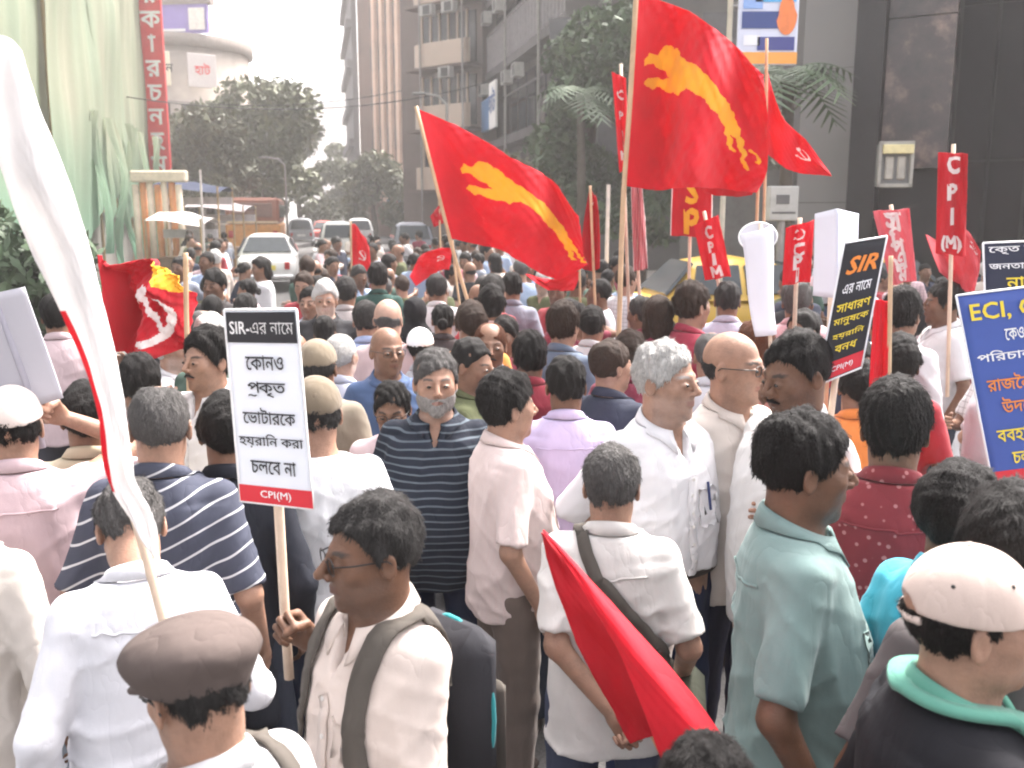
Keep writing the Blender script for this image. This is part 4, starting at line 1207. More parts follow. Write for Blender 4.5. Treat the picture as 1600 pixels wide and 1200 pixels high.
# corner building with billboard -----------------------------------------
def corner_block():
    c = SR(76, -9.7); root = empty('corner_building', c, 0, 'old building with rounded corner, yellow shop signs and a purple billboard on its roof', 'building')
    M1 = plain('pale_plaster', (.36, .31, .27), .9, scale=.5); M2 = plain('dark_roof', (.20, .17, .15), .9)
    def ring(rad, z0, z1, mat, name, n=28, a0=-math.pi, a1=math.pi):
        mb = MB(); V = []; F = []
        for k in range(n + 1):
            a = a0 + (a1 - a0) * k / n
            for z in (z0, z1): V.append((math.cos(a) * rad, math.sin(a) * rad, z))
        for k in range(n): F.append((2 * k, 2 * k + 2, 2 * k + 3, 2 * k + 1))
        V += [(0, 0, z0), (0, 0, z1)]; m = len(V)
        for k in range(n): F.append((2 * k, m - 2, 2 * k + 2)); F.append((2 * k + 1, 2 * k + 3, m - 1))
        mb.add(V, F); return mb.build(name, mat, root, True)
    for o in (ring(5.4, 0, 13.2, M1, 'wall'), ring(5.75, 13.2, 14.0, M2, 'parapet'), ring(5.8, 7.4, 7.7, M2, 'cornice')): pass
    for lev in range(3):
        for k in range(9):
            a = -math.pi * .95 + k * .32; z = 2.2 + lev * 3.2
            M = rotz(a + math.pi / 2); p = np.array([math.cos(a) * 5.42, math.sin(a) * 5.42, z])
            wd = MB().box(p, (1.0, .14, 1.6), M).build('window', plain('window_dark', (.05, .05, .055), .2, bump=0), root)
            MB().box(p + [0, 0, -.9], (1.3, .3, .12), M).build('sill', M1, wd)
    for k, (a, w, mt) in enumerate([(-2.05, 2.5, (.75, .45, .10)), (-1.45, 2.2, (.75, .68, .5)), (-.9, 2.0, (.55, .5, .48))]):
        M = rotz(a + math.pi / 2); p = np.array([math.cos(a) * 5.75, math.sin(a) * 5.75, 11.6])
        sb = MB().box(p, (w, .15, 2.2), M, .03).build('shop_sign', plain('sign_face_%d' % k, mt, .5, var=.1), root)
        nn = np.array([math.cos(a), math.sin(a), 0]) * .1
        text_on(sb, 'lettering', ["বাজার", "দোকান", "হাট"][k], p + nn, M, .8, M_RED if k != 1 else M_BLACK, .015)
    fr = (np.array([0, 0, 0.]), *(lambda a: (np.array([math.cos(a), math.sin(a), 0]), np.array([math.sin(a), -math.cos(a), 0]), 1, np.stack([[math.cos(a), math.sin(a), 0], [math.sin(a), -math.cos(a), 0], [0, 0, 1]], 1)))(-.12))
    fbox(fr, -4.6, 4.6, 3.6, 3.9, 14.1, 15.95).build('billboard_panel', plain('billboard_purple', (.20, .14, .42), .5, var=.3, scale=.6), root)
    fbox(fr, -4.9, 4.9, 3.3, 4.0, 15.95, 16.35).build('billboard_frame', M2, root)
    fbox(fr, 3.3, 4.4, 3.9, 3.98, 14.3, 15.7).build('billboard_picture', plain('billboard_cream', (.75, .70, .62), .5), root)
    fbox(fr, -4.3, 3.0, 3.9, 3.96, 14.2, 14.38).build('billboard_stripe', M_WHT, root)
    text_on(root, 'billboard_lettering', 'সবার জন', fr[2] * 3.95 + [-.8, 0, 15.1], fr[4], 1.1, plain('lilac', (.5, .42, .8), .5), .02)
    # wing running down the street
    d0 = np.array([5.0, 2, 0]); dd = SDIR
    fr2 = facade_frame(d0 + dd * 34, d0)
    fbox(fr2, 0, 34, -6, 0, 0, 10.6).build('side_wing', M1, root); fbox(fr2, 0, 34, -6.2, .35, 10.6, 11.1).build('side_cornice', M2, root)
    for lev in range(3):
        for k in range(10):
            fbox(fr2, 1.2 + k * 3.3, 2.6 + k * 3.3, 0, .06, 1.8 + lev * 3.1, 3.8 + lev * 3.1).build('window', plain('window_dark', (.05, .05, .055), .2, bump=0), root)
    return root
corner_block()
root = empty('far_block', at_px(384, 150), 0, 'small grey roof tower far off above the street trees', 'building')
MB().box((0, 0, 11), (2.2, 2.2, 22)).build('tower', plain('grey_far', (.30, .30, .31), .9), root); MB().box((0, 0, 5), (9, 6, 17)).build('wall', M_CONC, root)
root = empty('far_tower', at_px(530, 260), 0, 'very tall pale tower block fading into the sky at the end of the street', 'building')
M_FAR = plain('pale_render', (.50, .48, .45), .9, var=.06)
MB().box((0, 0, 21), (13.5, 12, 42)).build('wall', M_FAR, root); MB().box((-5.8, -1, 22), (1.8, 9, 47)).build('stair_shaft', plain('grey_render', (.62, .61, .60), .9, var=.06), root)
for lev in range(12):
    for k in range(6):
        MB().box((-4 + k * 1.9, -6.03, 4 + lev * 3.2), (1.0, .1, 1.4)).build('window', plain('far_window', (.30, .30, .31), .4, bump=0), root)
# right: striped tower -----------------------------------------------------
M_STR = plain('tower_brown', (.15, .085, .06), .9, scale=.4); M_STRL = plain('tower_cream', (.62, .43, .31), .85, scale=.4)
u0 = at_px(566, 88); u1 = at_px(648, 84)
root = empty('striped_tower', (u0 + u1) / 2, 0, 'tall brown tower with vertical cream fins beside the balcony block', 'building')
fr = facade_frame(u1, u0)
H_ = 46
fbox(fr, 0, fr[3], -9, 0, 0, H_).build('wall', M_STR, root)
for k in range(5):
    x = .35 + k * .92
    fbox(fr, x, x + .34, 0, .42, 3, H_).build('fin', M_STRL, root)
    for lev in range(12):
        fbox(fr, x + .40, x + .86, 0, .05, 4 + lev * 3.4, 6 + lev * 3.4).build('window', plain('window_dark', (.05, .05, .055), .2, bump=0), root)
frs = facade_frame(u0 + [-.02, 0, 0], u0 + SDIR * 22)
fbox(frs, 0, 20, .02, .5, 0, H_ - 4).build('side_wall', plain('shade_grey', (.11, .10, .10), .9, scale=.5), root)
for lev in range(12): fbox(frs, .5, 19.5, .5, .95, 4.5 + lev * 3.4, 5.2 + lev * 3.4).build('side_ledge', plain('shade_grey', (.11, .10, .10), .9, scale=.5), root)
rebase(root)
# balcony block ------------------------------------------------------------
M_DKP = plain('dark_grille', (.05, .05, .05), .7)
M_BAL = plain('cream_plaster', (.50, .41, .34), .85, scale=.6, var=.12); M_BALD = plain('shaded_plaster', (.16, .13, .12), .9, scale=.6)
pA = at_px(614, 58); pB = at_px(738, 54)
root = empty('balcony_block', (pA + pB) / 2, 0, 'cream apartment block with rounded corner balconies on each floor', 'building')
fr = facade_frame(pB, pA); L = fr[3]
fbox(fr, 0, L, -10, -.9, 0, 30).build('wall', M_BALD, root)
for lev in range(8):
    z = 3.4 + lev * 3.35
    # balcony parapet: rounded at the street corner
    V = []; F = []; pts = [(0, .4), (L - 3.2, .4)] + [(L - 3.2 + 1.9 * math.sin(t), -1.5 + 1.9 * math.cos(t)) for t in np.linspace(.15, math.pi / 2, 8)] + [(L - 1.3, -6)]
    for (x, y) in pts:
        for (ins, zz) in ((0, z), (0, z + 1.25), (.18, z + 1.25), (.18, z)): 
            p = fr[0] + fr[1] * (x - ins * .6) + fr[2] * (y - ins) + [0, 0, zz]; V.append(p)
    for i in range(len(pts) - 1):
        for j in range(4): F.append((i * 4 + j, i * 4 + (j + 1) % 4, i * 4 + 4 + (j + 1) % 4, i * 4 + 4 + j))
    MB().add(V, F).build('balcony_parapet', M_BAL, root)
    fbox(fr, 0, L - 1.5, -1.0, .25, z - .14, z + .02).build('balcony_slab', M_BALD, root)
    for k in range(7):
        x = .4 + k * (L - 1.5) / 7
        if x + .6 > L - 1.2: continue
        w = fbox(fr, x, x + .52, -.9, -.82, z + .2, z + 2.9).build('window', plain('window_dark', (.05, .05, .055), .2, bump=0), root)
        fbox(fr, x + .54, x + .66, -.9, -.74, z, z + 3.0).build('frame', M_BAL, w)
M_AC = plain('ac_case', (.42, .41, .39), .6)
for q, (x, lev) in enumerate([(1.0, 0), (1.9, 1), (.9, 2), (2.2, 3), (.6, 3), (1.4, 4), (2.4, 5), (.8, 6)]):
    a_c = fbox(fr, x, x + .85, .42, .78, 3.5 + lev * 3.35 - .85, 3.5 + lev * 3.35 - .28).build('air_conditioner', M_AC, root); fbox(fr, x + .12, x + .62, .78, .80, 3.5 + lev * 3.35 - .8, 3.5 + lev * 3.35 - .34).build('grille', M_DKP, a_c)
for x in (.18, 3.35): MB().tube([fr[0] + fr[1] * x + fr[2] * .52 + [0, 0, 0], fr[0] + fr[1] * x + fr[2] * .52 + [0, 0, 30]], .06, 6).build('drain_pipe', M_POLE, root)
rebase(root)
# dark block with louvred galleries ----------------------------------------
M_DK = plain('sooty_concrete', (.10, .092, .095), .9, scale=.7, var=.3); M_LV = plain('louvre_grey', (.36, .335, .35), .7, var=.2); M_DG = plain('dark_glass', (.03, .033, .04), .15, bump=0)
root = empty('louvred_block', SR(44, 9.8), 0, 'soot dark office block with rows of pale vertical louvres above a blue sign', 'building')
fr = facade_frame(SR(34.5, 9.8), SR(55, 9.8))
fbox(fr, 0, 20.5, -8, -.5, 0, 27).build('wall', M_DK, root)
for lev, z in enumerate((5.9, 9.6, 13.3, 17.0, 20.7)):
    fbox(fr, 0, 20.5, -.5, .3, z - .42, z).build('slab', M_DK, root)
    fbox(fr, 0, 20.5, .12, .2, z + 1.9, z + 2.0).build('rail', M_DK, root)
    n = 34
    for k in range(n):
        x = .25 + k * .6
        if lev in (1, 2, 3): fbox(fr, x, x + .09, -.1, .2, z, z + 1.9).build('louvre', M_LV, root)
    for k in range(10):
        fbox(fr, .4 + k * 2.0, 2.1 + k * 2.0, -.5, -.42, z + .3, z + 2.9).build('window', M_DG, root)
for q, (x, z) in enumerate([(9.5, 8.2), (12, 8.2), (14.2, 11.9), (17.5, 11.9), (11, 15.6), (15.5, 15.6), (18.6, 8.4)]):
    a_c = fbox(fr, x, x + .9, .3, .72, z, z + .6).build('air_conditioner', M_AC, root); fbox(fr, x + .1, x + .65, .72, .74, z + .06, z + .54).build('grille', M_DKP, a_c)
for x in (6.1, 13.3, 20.0): MB().tube([fr[0] + fr[1] * x + fr[2] * .42 + [0, 0, 0], fr[0] + fr[1] * x + fr[2] * .42 + [0, 0, 26]], .07, 6).build('drain_pipe', M_POLE, root)
# blue sign with white board
sg = fbox(fr, 16.2, 19.6, .3, .55, 6.5, 8.1).build('blue_sign', plain('blue_sign', (.10, .22, .42), .5), root)
wb = fbox(fr, 14.6, 16.5, .56, .66, 6.4, 8.7).build('white_board', M_WHT, root)
Mx = np.stack([-fr[1], -fr[2], [0, 0, 1]], 1)
text_on(wb, 'lettering', 'হাট', fr[0] + fr[1] * 15.55 + fr[2] * .68 + [0, 0, 7.6], Mx, 1.3, plain('navy_print', (.06, .12, .30), .5, bump=0), .03)
fbox(fr, 0, 20.5, -.5, 1.6, 3.5, 3.7).build('awning', plain('awning_grey', (.16, .15, .16), .8), root)
rebase(root)
# dark block behind the trees on the right
root = empty('shaded_block', at_px(1120, 34), 0, 'dull dark building behind the trees between the louvred block and the grey wall', 'building')
frb = facade_frame(at_px(1420, 33), at_px(880, 35)); M_SB = plain('shaded_block', (.085, .082, .080), .9, scale=.5, var=.3)
fbox(frb, 0, frb[3], -8, 0, 0, 22).build('wall', M_SB, root)
for lev in range(6):
    fbox(frb, 0, frb[3], .002, .35, 3.0 + lev * 3.3, 3.3 + lev * 3.3).build('ledge', plain('ledge_grey', (.15, .145, .14), .9), root)
    for k in range(7): fbox(frb, .6 + k * 1.75, 1.8 + k * 1.75, .002, .06, 3.9 + lev * 3.3, 5.5 + lev * 3.3).build('window', plain('window_dark', (.05, .05, .055), .2, bump=0), root)
rebase(root)
# lower shops seen past the awnings, right side far
root = empty('shop_row', SR(75, 8), 0, 'row of low shaded shops at the foot of the striped tower', 'building')
fr = facade_frame(SR(58, 7.4), SR(96, 7.4))
fbox(fr, 0, 38, -3, 0, 0, 3.8).build('wall', M_DK, root)
for k in range(9): fbox(fr, .5 + k * 4.2, 4.0 + k * 4.2, 0, .08, .2, 2.8).build('shopfront', plain('shop_%d' % (k % 3), ((.10, .12, .18), (.20, .10, .08), (.08, .12, .12))[k % 3], .5), root)
for k in range(9): fbox(fr, .3 + k * 4.2, 4.2 + k * 4.2, 0, 1.1, 2.9, 3.2).build('awning', plain('awn_%d' % (k % 3), ((.10, .22, .30), (.28, .10, .07), (.20, .19, .20))[k % 3], .8), root)
rebase(root)
# right: grey wall and black glass building ----------------------------------
M_GW = plain('grey_cladding', (.23, .222, .225), .8, scale=.5, var=.10)
a = at_px(1243, 18.2); bq = at_px(1326, 17.6)
root = empty('grey_wall_pier', (a + bq) / 2, 0, 'broad plain grey wall pier left of the black glass building', 'building')
fr = facade_frame(bq, a)
for k in range(5): fbox(fr, .0, fr[3], -1.2, 0, k * 2.35 + (.012 if k else 0), (k + 1) * 2.35).build('panel', M_GW, root)
fbox(fr, .01, fr[3] - .01, -1.18, -.02, 0, 11.7).build('core', M_DK, root)
fbox(fr, fr[3], fr[3] + 2.8, -1.6, -.8, 0, 3.0).build('low_wall', plain('dark_wall', (.12, .115, .11), .9), root)
rebase(root)
a = at_px(1326, 16.8); bq = at_px(1790, 14.6)
root = empty('black_glass_building', (a + bq) / 2, 0, 'building of black glass panels with a mottled stone pilaster, filling the upper right', 'building')
fr = facade_frame(bq, a); L = fr[3]
fbox(fr, 0, L, -6, -.12, 0, 15).build('wall', plain('black_wall', (.008, .008, .009), .6), root)
M_BG = glassy('black_glass', (.007, .007, .0085), .25, .08)
nx = 5; ph = 2.4; xw = (L - 1.55) / nx
for i in range(nx):
    for j in range(6):
        fbox(fr, i * xw + .03, (i + 1) * xw - .03, -.1, 0 - .004 * ((i + j) % 3), .6 + j * ph + .02, .6 + (j + 1) * ph - .02).build('glass_panel', M_BG, root)
fbox(fr, L - .45, L, -.1, .25, 0, 15).build('corner_post', plain('post_black', (.018, .017, .018), .5), root)
m, t, b = new_mat('mottled_stone'); v = _coords(t)
f = _noise(t, v, 1.6, 6, .65); c = _ramp(t, f, [(.35, (.035, .033, .034)), (.52, (.06, .05, .048)), (.70, (.24, .17, .15))])
t.links.new(c, b.inputs['Base Color']); b.inputs['Roughness'].default_value = .35; M_MS = m
for j in range(5): fbox(fr, L - 1.5, L - .47, -.1, .08, 2.9 + j * 2.4, 5.28 + j * 2.4).build('stone_slab', M_MS, root)
fbox(fr, -.5, L, -.1, .02, 0, .58).build('plinth', plain('post_black', (.018, .017, .018), .5), root)
rebase(root)
# framed lamp box on its front
pL = W(1397, 258, 15.6)
root = empty('wall_light_box', pL, R(-10), 'square framed floodlight box with pale yellow hood mounted on the black building', 'light')
MB().box((0, .05, 0), (.50, .25, .66), None, .02).build('housing', plain('lamp_grey', (.16, .16, .155), .5), root)
for x, z, w, h in ((-.24, 0, .05, .7), (.24, 0, .05, .7), (0, -.32, .53, .06), (0, .33, .53, .06)): MB().box((x, -.10, z), (w, .08, h), None, .005).build('frame', plain('lamp_frame', (.34, .33, .30), .5), root)
MB().box((.02, -.13, .24), (.46, .10, .14), None, .01).build('hood', plain('lamp_yellow', (.70, .62, .34), .5), root)
for x in (-.09, .09): MB().box((x, -.09, -.05), (.13, .05, .36), None, .02).build('lamp_panel', plain('lamp_pane', (.40, .38, .34), .25), root)
MB().tube([(0, .15, -.1), (0, .9, -.1)], .04, 8).build('bracket', M_POLE, root)
# electric meter box
pE = W(1222, 318, 15.0)
root = empty('electric_box', (pE[0], pE[1], 0), 0, 'pale grey electric cabinet on a post below the palm', 'cabinet')
z = pE[2]
MB().box((0, 0, z), (.44, .22, .52), None, .015).build('cabinet', plain('cab_grey', (.44, .44, .42), .5), root)
MB().box((-.02, -.115, z + .06), (.20, .012, .14), None, .003).build('window', plain('cab_dark', (.12, .12, .12), .3), root)
MB().box((0, -.112, z - .14), (.36, .008, .03)).build('vent', plain('cab_dark', (.12, .12, .12), .3), root)
MB().tube([(0, 0, 0), (0, 0, z - .25)], .06, 8).build('post', M_POLE, root)
# hanging billboard with orange figure
c0 = W(1199, 48, 12.5); root = empty('hanging_billboard', (c0[0], c0[1], 0), 0, 'blue and white advertising board with an orange patch and orange bottom strip', 'billboard')
zc = c0[2]; wB, hB = .74, 1.02
MB().box((0, 0, zc + .10), (wB, .07, hB), None, .01).build('board', plain('ad_white', (.62, .66, .78), .4, var=.05), root)
for (x, zz, w, h, col, nm) in ((-.02, .12, .62, .20, (.03, .06, .22), 'navy_band'), (.08, .44, .5, .22, (.10, .42, .75), 'sky_patch'), (-.20, .40, .24, .30, (.25, .40, .72), 'blue_patch'), (0, -.33, wB, .14, (.80, .36, .07), 'orange_strip'), (-.2, -.12, .2, .12, (.78, .8, .84), 'white_patch'), (.10, -.16, .46, .16, (.05, .06, .24), 'navy_patch')):
    MB().box((x, -.042, zc + zz), (w, .006, h)).build(nm, plain('ad_' + nm, col, .4, var=.08), root)
mb = MB(); V = [(.22 + .10 * math.cos(a) * (1.0 if math.sin(a) > 0 else 1.3), -.049, zc + .18 + .24 * math.sin(a)) for a in np.linspace(0, 2 * math.pi, 20, endpoint=False)]; V2 = [(x, y + .004, z) for x, y, z in V]
mb.add(V + V2, [tuple(range(20)), tuple(range(39, 19, -1))]); mb.build('orange_figure', plain('ad_orange', (.80, .22, .06), .4), root)
MB().tube([(-.46, .05, 0), (-.46, .05, zc + 1.4)], .035, 8).build('post', plain('pole_cream', (.5, .46, .36), .6), root); MB().tube([(-.46, .05, zc + .3), (.3, .05, zc + .3)], .02, 6).build('bracket', M_POLE, root)

# stalls on the left -------------------------------------------------------
def stall(u, Y, w, label, col, zt=2.7):
    root = empty('market_stall', at_px(u, Y), 0, label, 'stall')
    def fn(a, b): return np.stack([(a - .5) * w, (b - .5) * 1.8, zt - .35 * np.abs(b - .7) + .08 * np.sin(a * 9) * np.sin(b * 5) + .1 * np.sin(a * 3.1 + 1)], -1)
    surf('tarpaulin', fn, 24, 10, cloth(col), root)
    for sx in (-1, 1):
        for sy in (-1, 1): MB().tube([(sx * w * .48, sy * .85, 0), (sx * w * .48, sy * .85, zt - .1)], .03, 6).build('post', M_BAMB, root)
    MB().box((0, .2, .45), (w * .9, .9, .9), None, .02).build('counter', plain('stall_wood', (.22, .14, .09), .8), root)
    MB().box((0, .6, zt - .55), (w, .06, .25)).build('valance', plain('valance', (.55, .50, .52), .7), root)
stall(300, 33, 2.4, 'street stall under a dark blue tarpaulin left of the bus', (.04, .05, .09), 3.1)
stall(345, 36, 2.2, 'street stall with pale canopy just left of the brown bus', (.40, .36, .38), 2.5)
stall(285, 28, 1.6, 'small stall with white cloth top beside the orange posts', (.6, .56, .55), 2.1)
for u, Y, h, lab in ((315, 24, 3.2, 'thin pale pole standing left of the bus'), (948, 15, 2.6, 'thin pole beside the narrow red banner'),):
    o = MB().tube([(0, 0, 0), (.02, 0, h)], .03, 8).build('street_pole', plain('pole_pink', (.62, .55, .52), .6)); o.location = at_px(u, Y); tag(o, lab, 'pole')
for u, Y, h, lab in ((448, 48, 4.4, 'street lamp between the bus and the white car'), (700, 36, 6.0, 'grey street lamp behind the waving flag')):
    root = empty('street_lamp', at_px(u, Y), 0, lab, 'street lamp')
    MB().tube([(0, 0, 0), (0, 0, h), (-.3, 0, h + .3), (-.9, 0, h + .4)], [.07, .05, .04, .03], 8).build('pole', M_POLE, root, True); MB().box((-1.0, 0, h + .38), (.5, .2, .1), None, .03).build('lamp_head', plain('lamp_grey', (.16, .16, .155), .5), root)
# slack cables across the street
for k, (a, b) in enumerate([((-7, 40, 6.5), (8, 45, 8)), ((-8, 55, 8), (8, 60, 10)), ((-7.5, 30, 5.2), (-8, 60, 6))]):
    A = SR(a[1], a[0], a[2]); B = SR(b[1], b[0], b[2]); pts = [A + (B - A) * t + [0, 0, -3.2 * t * (1 - t)] for t in np.linspace(0, 1, 14)]
    o = MB().tube(pts, .022, 5).build('overhead_cable', M_BLACK); tag(o, ['slack overhead cable crossing the street in front of the trees', 'higher overhead cable crossing farther down the street', 'cable running along the left side over the stalls'][k], 'cable')

# vehicles -------------------------------------------------------------------
M_TYRE = plain('tyre', (.015, .015, .015), .8); M_RIM = plain('rim', (.35, .35, .35), .35, metal=.7); M_CG = plain('car_glass', (.05, .06, .065), .08, bump=0)
M_CHR = plain('chrome', (.6, .6, .6), .15, metal=1.0, bump=0); M_TAIL = plain('tail_light', (.45, .02, .02), .25, bump=0); M_HEAD = plain('head_light', (.75, .75, .72), .15, bump=0)
def car(u_or_p, rz, prof, W2, mat, label, name='car', roofmat=None, cat='car', round_=True, plate=(.75, .62, .12), group=None, front=False):
    """prof: list of (y, z_low, z_belt, z_top, halfwidth_belt, halfwidth_top) stations along the car, y from tail (-) to nose (+)"""
    root = empty(name, u_or_p, rz, label, cat, group)
    V = []; F = []; n = 16
    for (y, zl, zb, zt, wb, wt) in prof:
        ring = []
        for k in range(n):
            a = 2 * math.pi * k / n; ca, sa = math.cos(a), math.sin(a)
            ex = .35
            zc = (zl + zb) / 2; hz = (zb - zl) / 2
            ring.append((wb * math.copysign(abs(ca) ** ex, ca), y, zc + hz * math.copysign(abs(sa) ** ex, sa)))
        V += ring
    m = len(prof)
    for i in range(m - 1):
        for k in range(n): F.append((i * n + k, (i + 1) * n + k, (i + 1) * n + (k + 1) % n, i * n + (k + 1) % n))
    F.append(tuple(range(n))); F.append(tuple((m - 1) * n + k for k in range(n - 1, -1, -1)))
    MB().add(V, F).build('body', mat, root, True)
    cab = [q for q in prof if q[3] > q[2] + .02]
    # greenhouse
    V = []; F = []; n = 14
    y0, y1 = cab[0][0], cab[-1][0]; zb = cab[len(cab) // 2][2]
    for (y, zl, zbb, zt, wb, wt) in cab:
        for k in range(n + 1):
            a = math.pi * k / n; ca, sa = math.cos(a), math.sin(a)
            V.append(((wt + (wb - wt) * (1 - abs(sa) ** .5)) * math.copysign(abs(ca) ** .45, ca), y, zb - .03 + (zt - zb + .03) * abs(sa) ** .5))
    m = len(cab)
    for i in range(m - 1):
        for k in range(n): F.append((i * (n + 1) + k, (i + 1) * (n + 1) + k, (i + 1) * (n + 1) + k + 1, i * (n + 1) + k + 1))
    F.append(tuple(range(n + 1))); F.append(tuple((m - 1) * (n + 1) + k for k in range(n, -1, -1)))
    MB().add(V, F).build('cabin', roofmat or mat, root, True)
    mid = cab[len(cab) // 2]; wt, zt = mid[5], mid[3]
    # windows a little proud of the cabin skin
    def pane(pts, name): 
        pts = np.array(pts, float); nrm = norm(np.cross(pts[1] - pts[0], pts[2] - pts[0])); 
        if np.dot(nrm, pts.mean(0) - np.array([0, (y0 + y1) / 2, zb])) < 0: nrm = -nrm
        k = len(pts); V = np.concatenate([pts + nrm * .03, pts - nrm * .02]); MB().add(V, [tuple(range(k)), tuple(range(2 * k - 1, k - 1, -1))] + [(i, (i + 1) % k, k + (i + 1) % k, k + i) for i in range(k)]).build(name, M_CG, root)
    r0, r1 = cab[0], cab[1]; f0, f1 = cab[-1], cab[-2]
    pane([(-r0[4] * .80, r0[0], zb + .07), (r0[4] * .80, r0[0], zb + .07), (wt * .80, r0[0] + (r1[0] - r0[0]) * .85, zb + (zt - zb) * .80), (-wt * .80, r0[0] + (r1[0] - r0[0]) * .85, zb + (zt - zb) * .80)], 'rear_window')
    pane([(-f0[4] * .84, f0[0], zb + .05), (f0[4] * .84, f0[0], zb + .05), (wt * .84, f0[0] + (f1[0] - f0[0]) * .85, zb + (zt - zb) * .82), (-wt * .84, f0[0] + (f1[0] - f0[0]) * .85, zb + (zt - zb) * .82)], 'windscreen')
    for sx in (-1, 1):
        ya, yb = r1[0] - (r1[0] - r0[0]) * .3, f1[0] + (f0[0] - f1[0]) * .3; ymid = (ya + yb) / 2
        for (p, q) in ((ya, ymid - .04), (ymid + .04, yb)):
            pane([(sx * (mid[4] * .97), p, zb + .05), (sx * (mid[4] * .97), q, zb + .05), (sx * (wt * 1.0), q - .1 * (q > ymid), zb + (zt - zb) * .76), (sx * (wt * 1.0), p + .1 * (p < ymid), zb + (zt - zb) * .76)], 'side_window')
    tail, nose = prof[0], prof[-1]; zl = min(q[1] for q in prof)
    for y in (prof[0][0] + (prof[-1][0] - prof[0][0]) * .2, prof[0][0] + (prof[-1][0] - prof[0][0]) * .8):
        for sx in (-1, 1):
            wv = MB().tube([(sx * (W2 - .2), y, .31), (sx * (W2 - .01), y, .31)], .31, 20).build('wheel', M_TYRE, root)
            MB().tube([(sx * (W2 - .02), y, .31), (sx * (W2 + .01), y, .31)], [.17, .13], 14).build('rim', M_RIM, wv)
    for q, nm, s in ((tail, 'bumper', -1), (nose, 'bumper', 1)):
        MB().box((0, q[0] + s * .06, .42), (W2 * 1.85, .12, .13), None, .03).build(nm, M_CHR, root)
    zt_ = (tail[1] + tail[2]) / 2 + .1
    for sx in (-1, 1):
        MB().box((sx * tail[4] * .84, tail[0] - .015, zt_), (.14, .05, .2), None, .015).build('tail_light', M_TAIL, root)
        MB().tube([(sx * nose[4] * .72, nose[0] - .02, zt_), (sx * nose[4] * .72, nose[0] + .03, zt_)], .10, 14).build('headlight', M_HEAD, root)
    for s, q in ((-1, tail), (1, nose)): MB().box((0, q[0] + s * .02, zt_ - .05), (.50, .02, .13), None, .004).build('number_plate', plain('plate_%s' % str(plate), plate, .5), root)
    return root
OLD = [(-2.12, .45, .80, .80, .66, 0), (-2.05, .36, .90, .90, .78, 0), (-1.65, .30, 1.00, 1.00, .82, 0), (-1.30, .28, 1.00, 1.03, .83, .56), (-.85, .28, 1.0, 1.47, .84, .60), (-.2, .28, 1.0, 1.58, .84, .62), (.35, .28, 1.0, 1.50, .84, .60), (.85, .28, 1.0, 1.04, .83, .58), (1.5, .30, .98, .98, .78, 0), (2.05, .36, .88, .88, .68, 0), (2.14, .45, .78, .78, .56, 0)]
SUV = [(-1.75, .40, .95, .95, .70, 0), (-1.72, .30, 1.02, 1.06, .78, .60), (-1.5, .28, 1.04, 1.72, .80, .64), (-.4, .28, 1.04, 1.78, .80, .66), (.45, .28, 1.04, 1.70, .80, .64), (1.0, .28, 1.04, 1.08, .79, .60), (1.75, .32, .95, .95, .74, 0), (1.85, .42, .82, .82, .62, 0)]
M_WC = plain('white_car_paint', (.72, .71, .68), .3, var=.04, bump=0, spec=.5); M_YC = plain('yellow_cab_paint', (.62, .40, .07), .35, var=.06, bump=0)
car(at_px(418, 28.5), SANG, OLD, .80, M_WC, 'white rounded old taxi seen from behind with a yellow number plate', 'taxi', cat='taxi')
car(at_px(527, 42), SANG, SUV, .78, M_WC, 'white hatchback seen from behind in the middle of the street', 'car', plate=(.7, .7, .68))
car(at_px(1112, 14.2), R(97), OLD, .80, M_YC, 'yellow rounded taxi parked side on behind the tilted red banner', 'taxi', cat='taxi')
car(at_px(1320, 14.9), R(94), OLD, .80, M_YC, 'second yellow taxi half hidden behind the white placard backs', 'taxi', cat='taxi')
for u, Y, c, lab in ((470, 62, (.30, .31, .33), 'grey car far down the street left lane'), (505, 66, (.45, .10, .08), 'dark red car far down the street'), (560, 60, (.62, .62, .62), 'pale car waiting far down the right side'), (640, 40, (.25, .26, .30), 'grey van roof behind the small red flag'), (735, 26, (.10, .11, .13), 'dark car parked behind the waving red flag')):
    car(at_px(u, Y), SANG, SUV if u != 505 else OLD, .78, plain('paint_%d' % u, c, .35, bump=0), lab, 'car', plate=(.7, .7, .68))
# bus: brown over orange
root = empty('bus', at_px(394, 43), SANG, 'brown and orange bus seen from behind in front of the trees', 'bus')
M_B1 = plain('bus_brown', (.30, .10, .06), .45, bump=0); M_B2 = plain('bus_orange', (.62, .27, .07), .45, bump=0)
MB().box((0, 4.0, 2.22), (2.3, 8.0, 1.15), None, .12).build('upper_body', M_B1, root); MB().box((0, 4.0, 1.05), (2.34, 8.04, 1.18), None, .06).build('lower_body', M_B2, root)
MB().box((0, -.02, 1.72), (2.2, .05, .09)).build('trim_band', plain('bus_trim', (.75, .55, .35), .5), root)
MB().box((0, -.03, 2.25), (1.7, .05, .62), None, .02).build('rear_window', plain('dusty_glass', (.20, .10, .08), .3), root)
for sx in (-1, 1):
    for k in range(6): MB().box((sx * 1.16, .9 + k * 1.2, 2.2), (.03, .9, .6)).build('side_window', M_CG, root)
    for y in (1.6, 6.3):
        wv = MB().tube([(sx * .85, y, .48), (sx * 1.15, y, .48)], .48, 18).build('wheel', M_TYRE, root)
    MB().box((sx * .95, -.04, 1.2), (.2, .05, .3), None, .01).build('tail_light', M_TAIL, root)
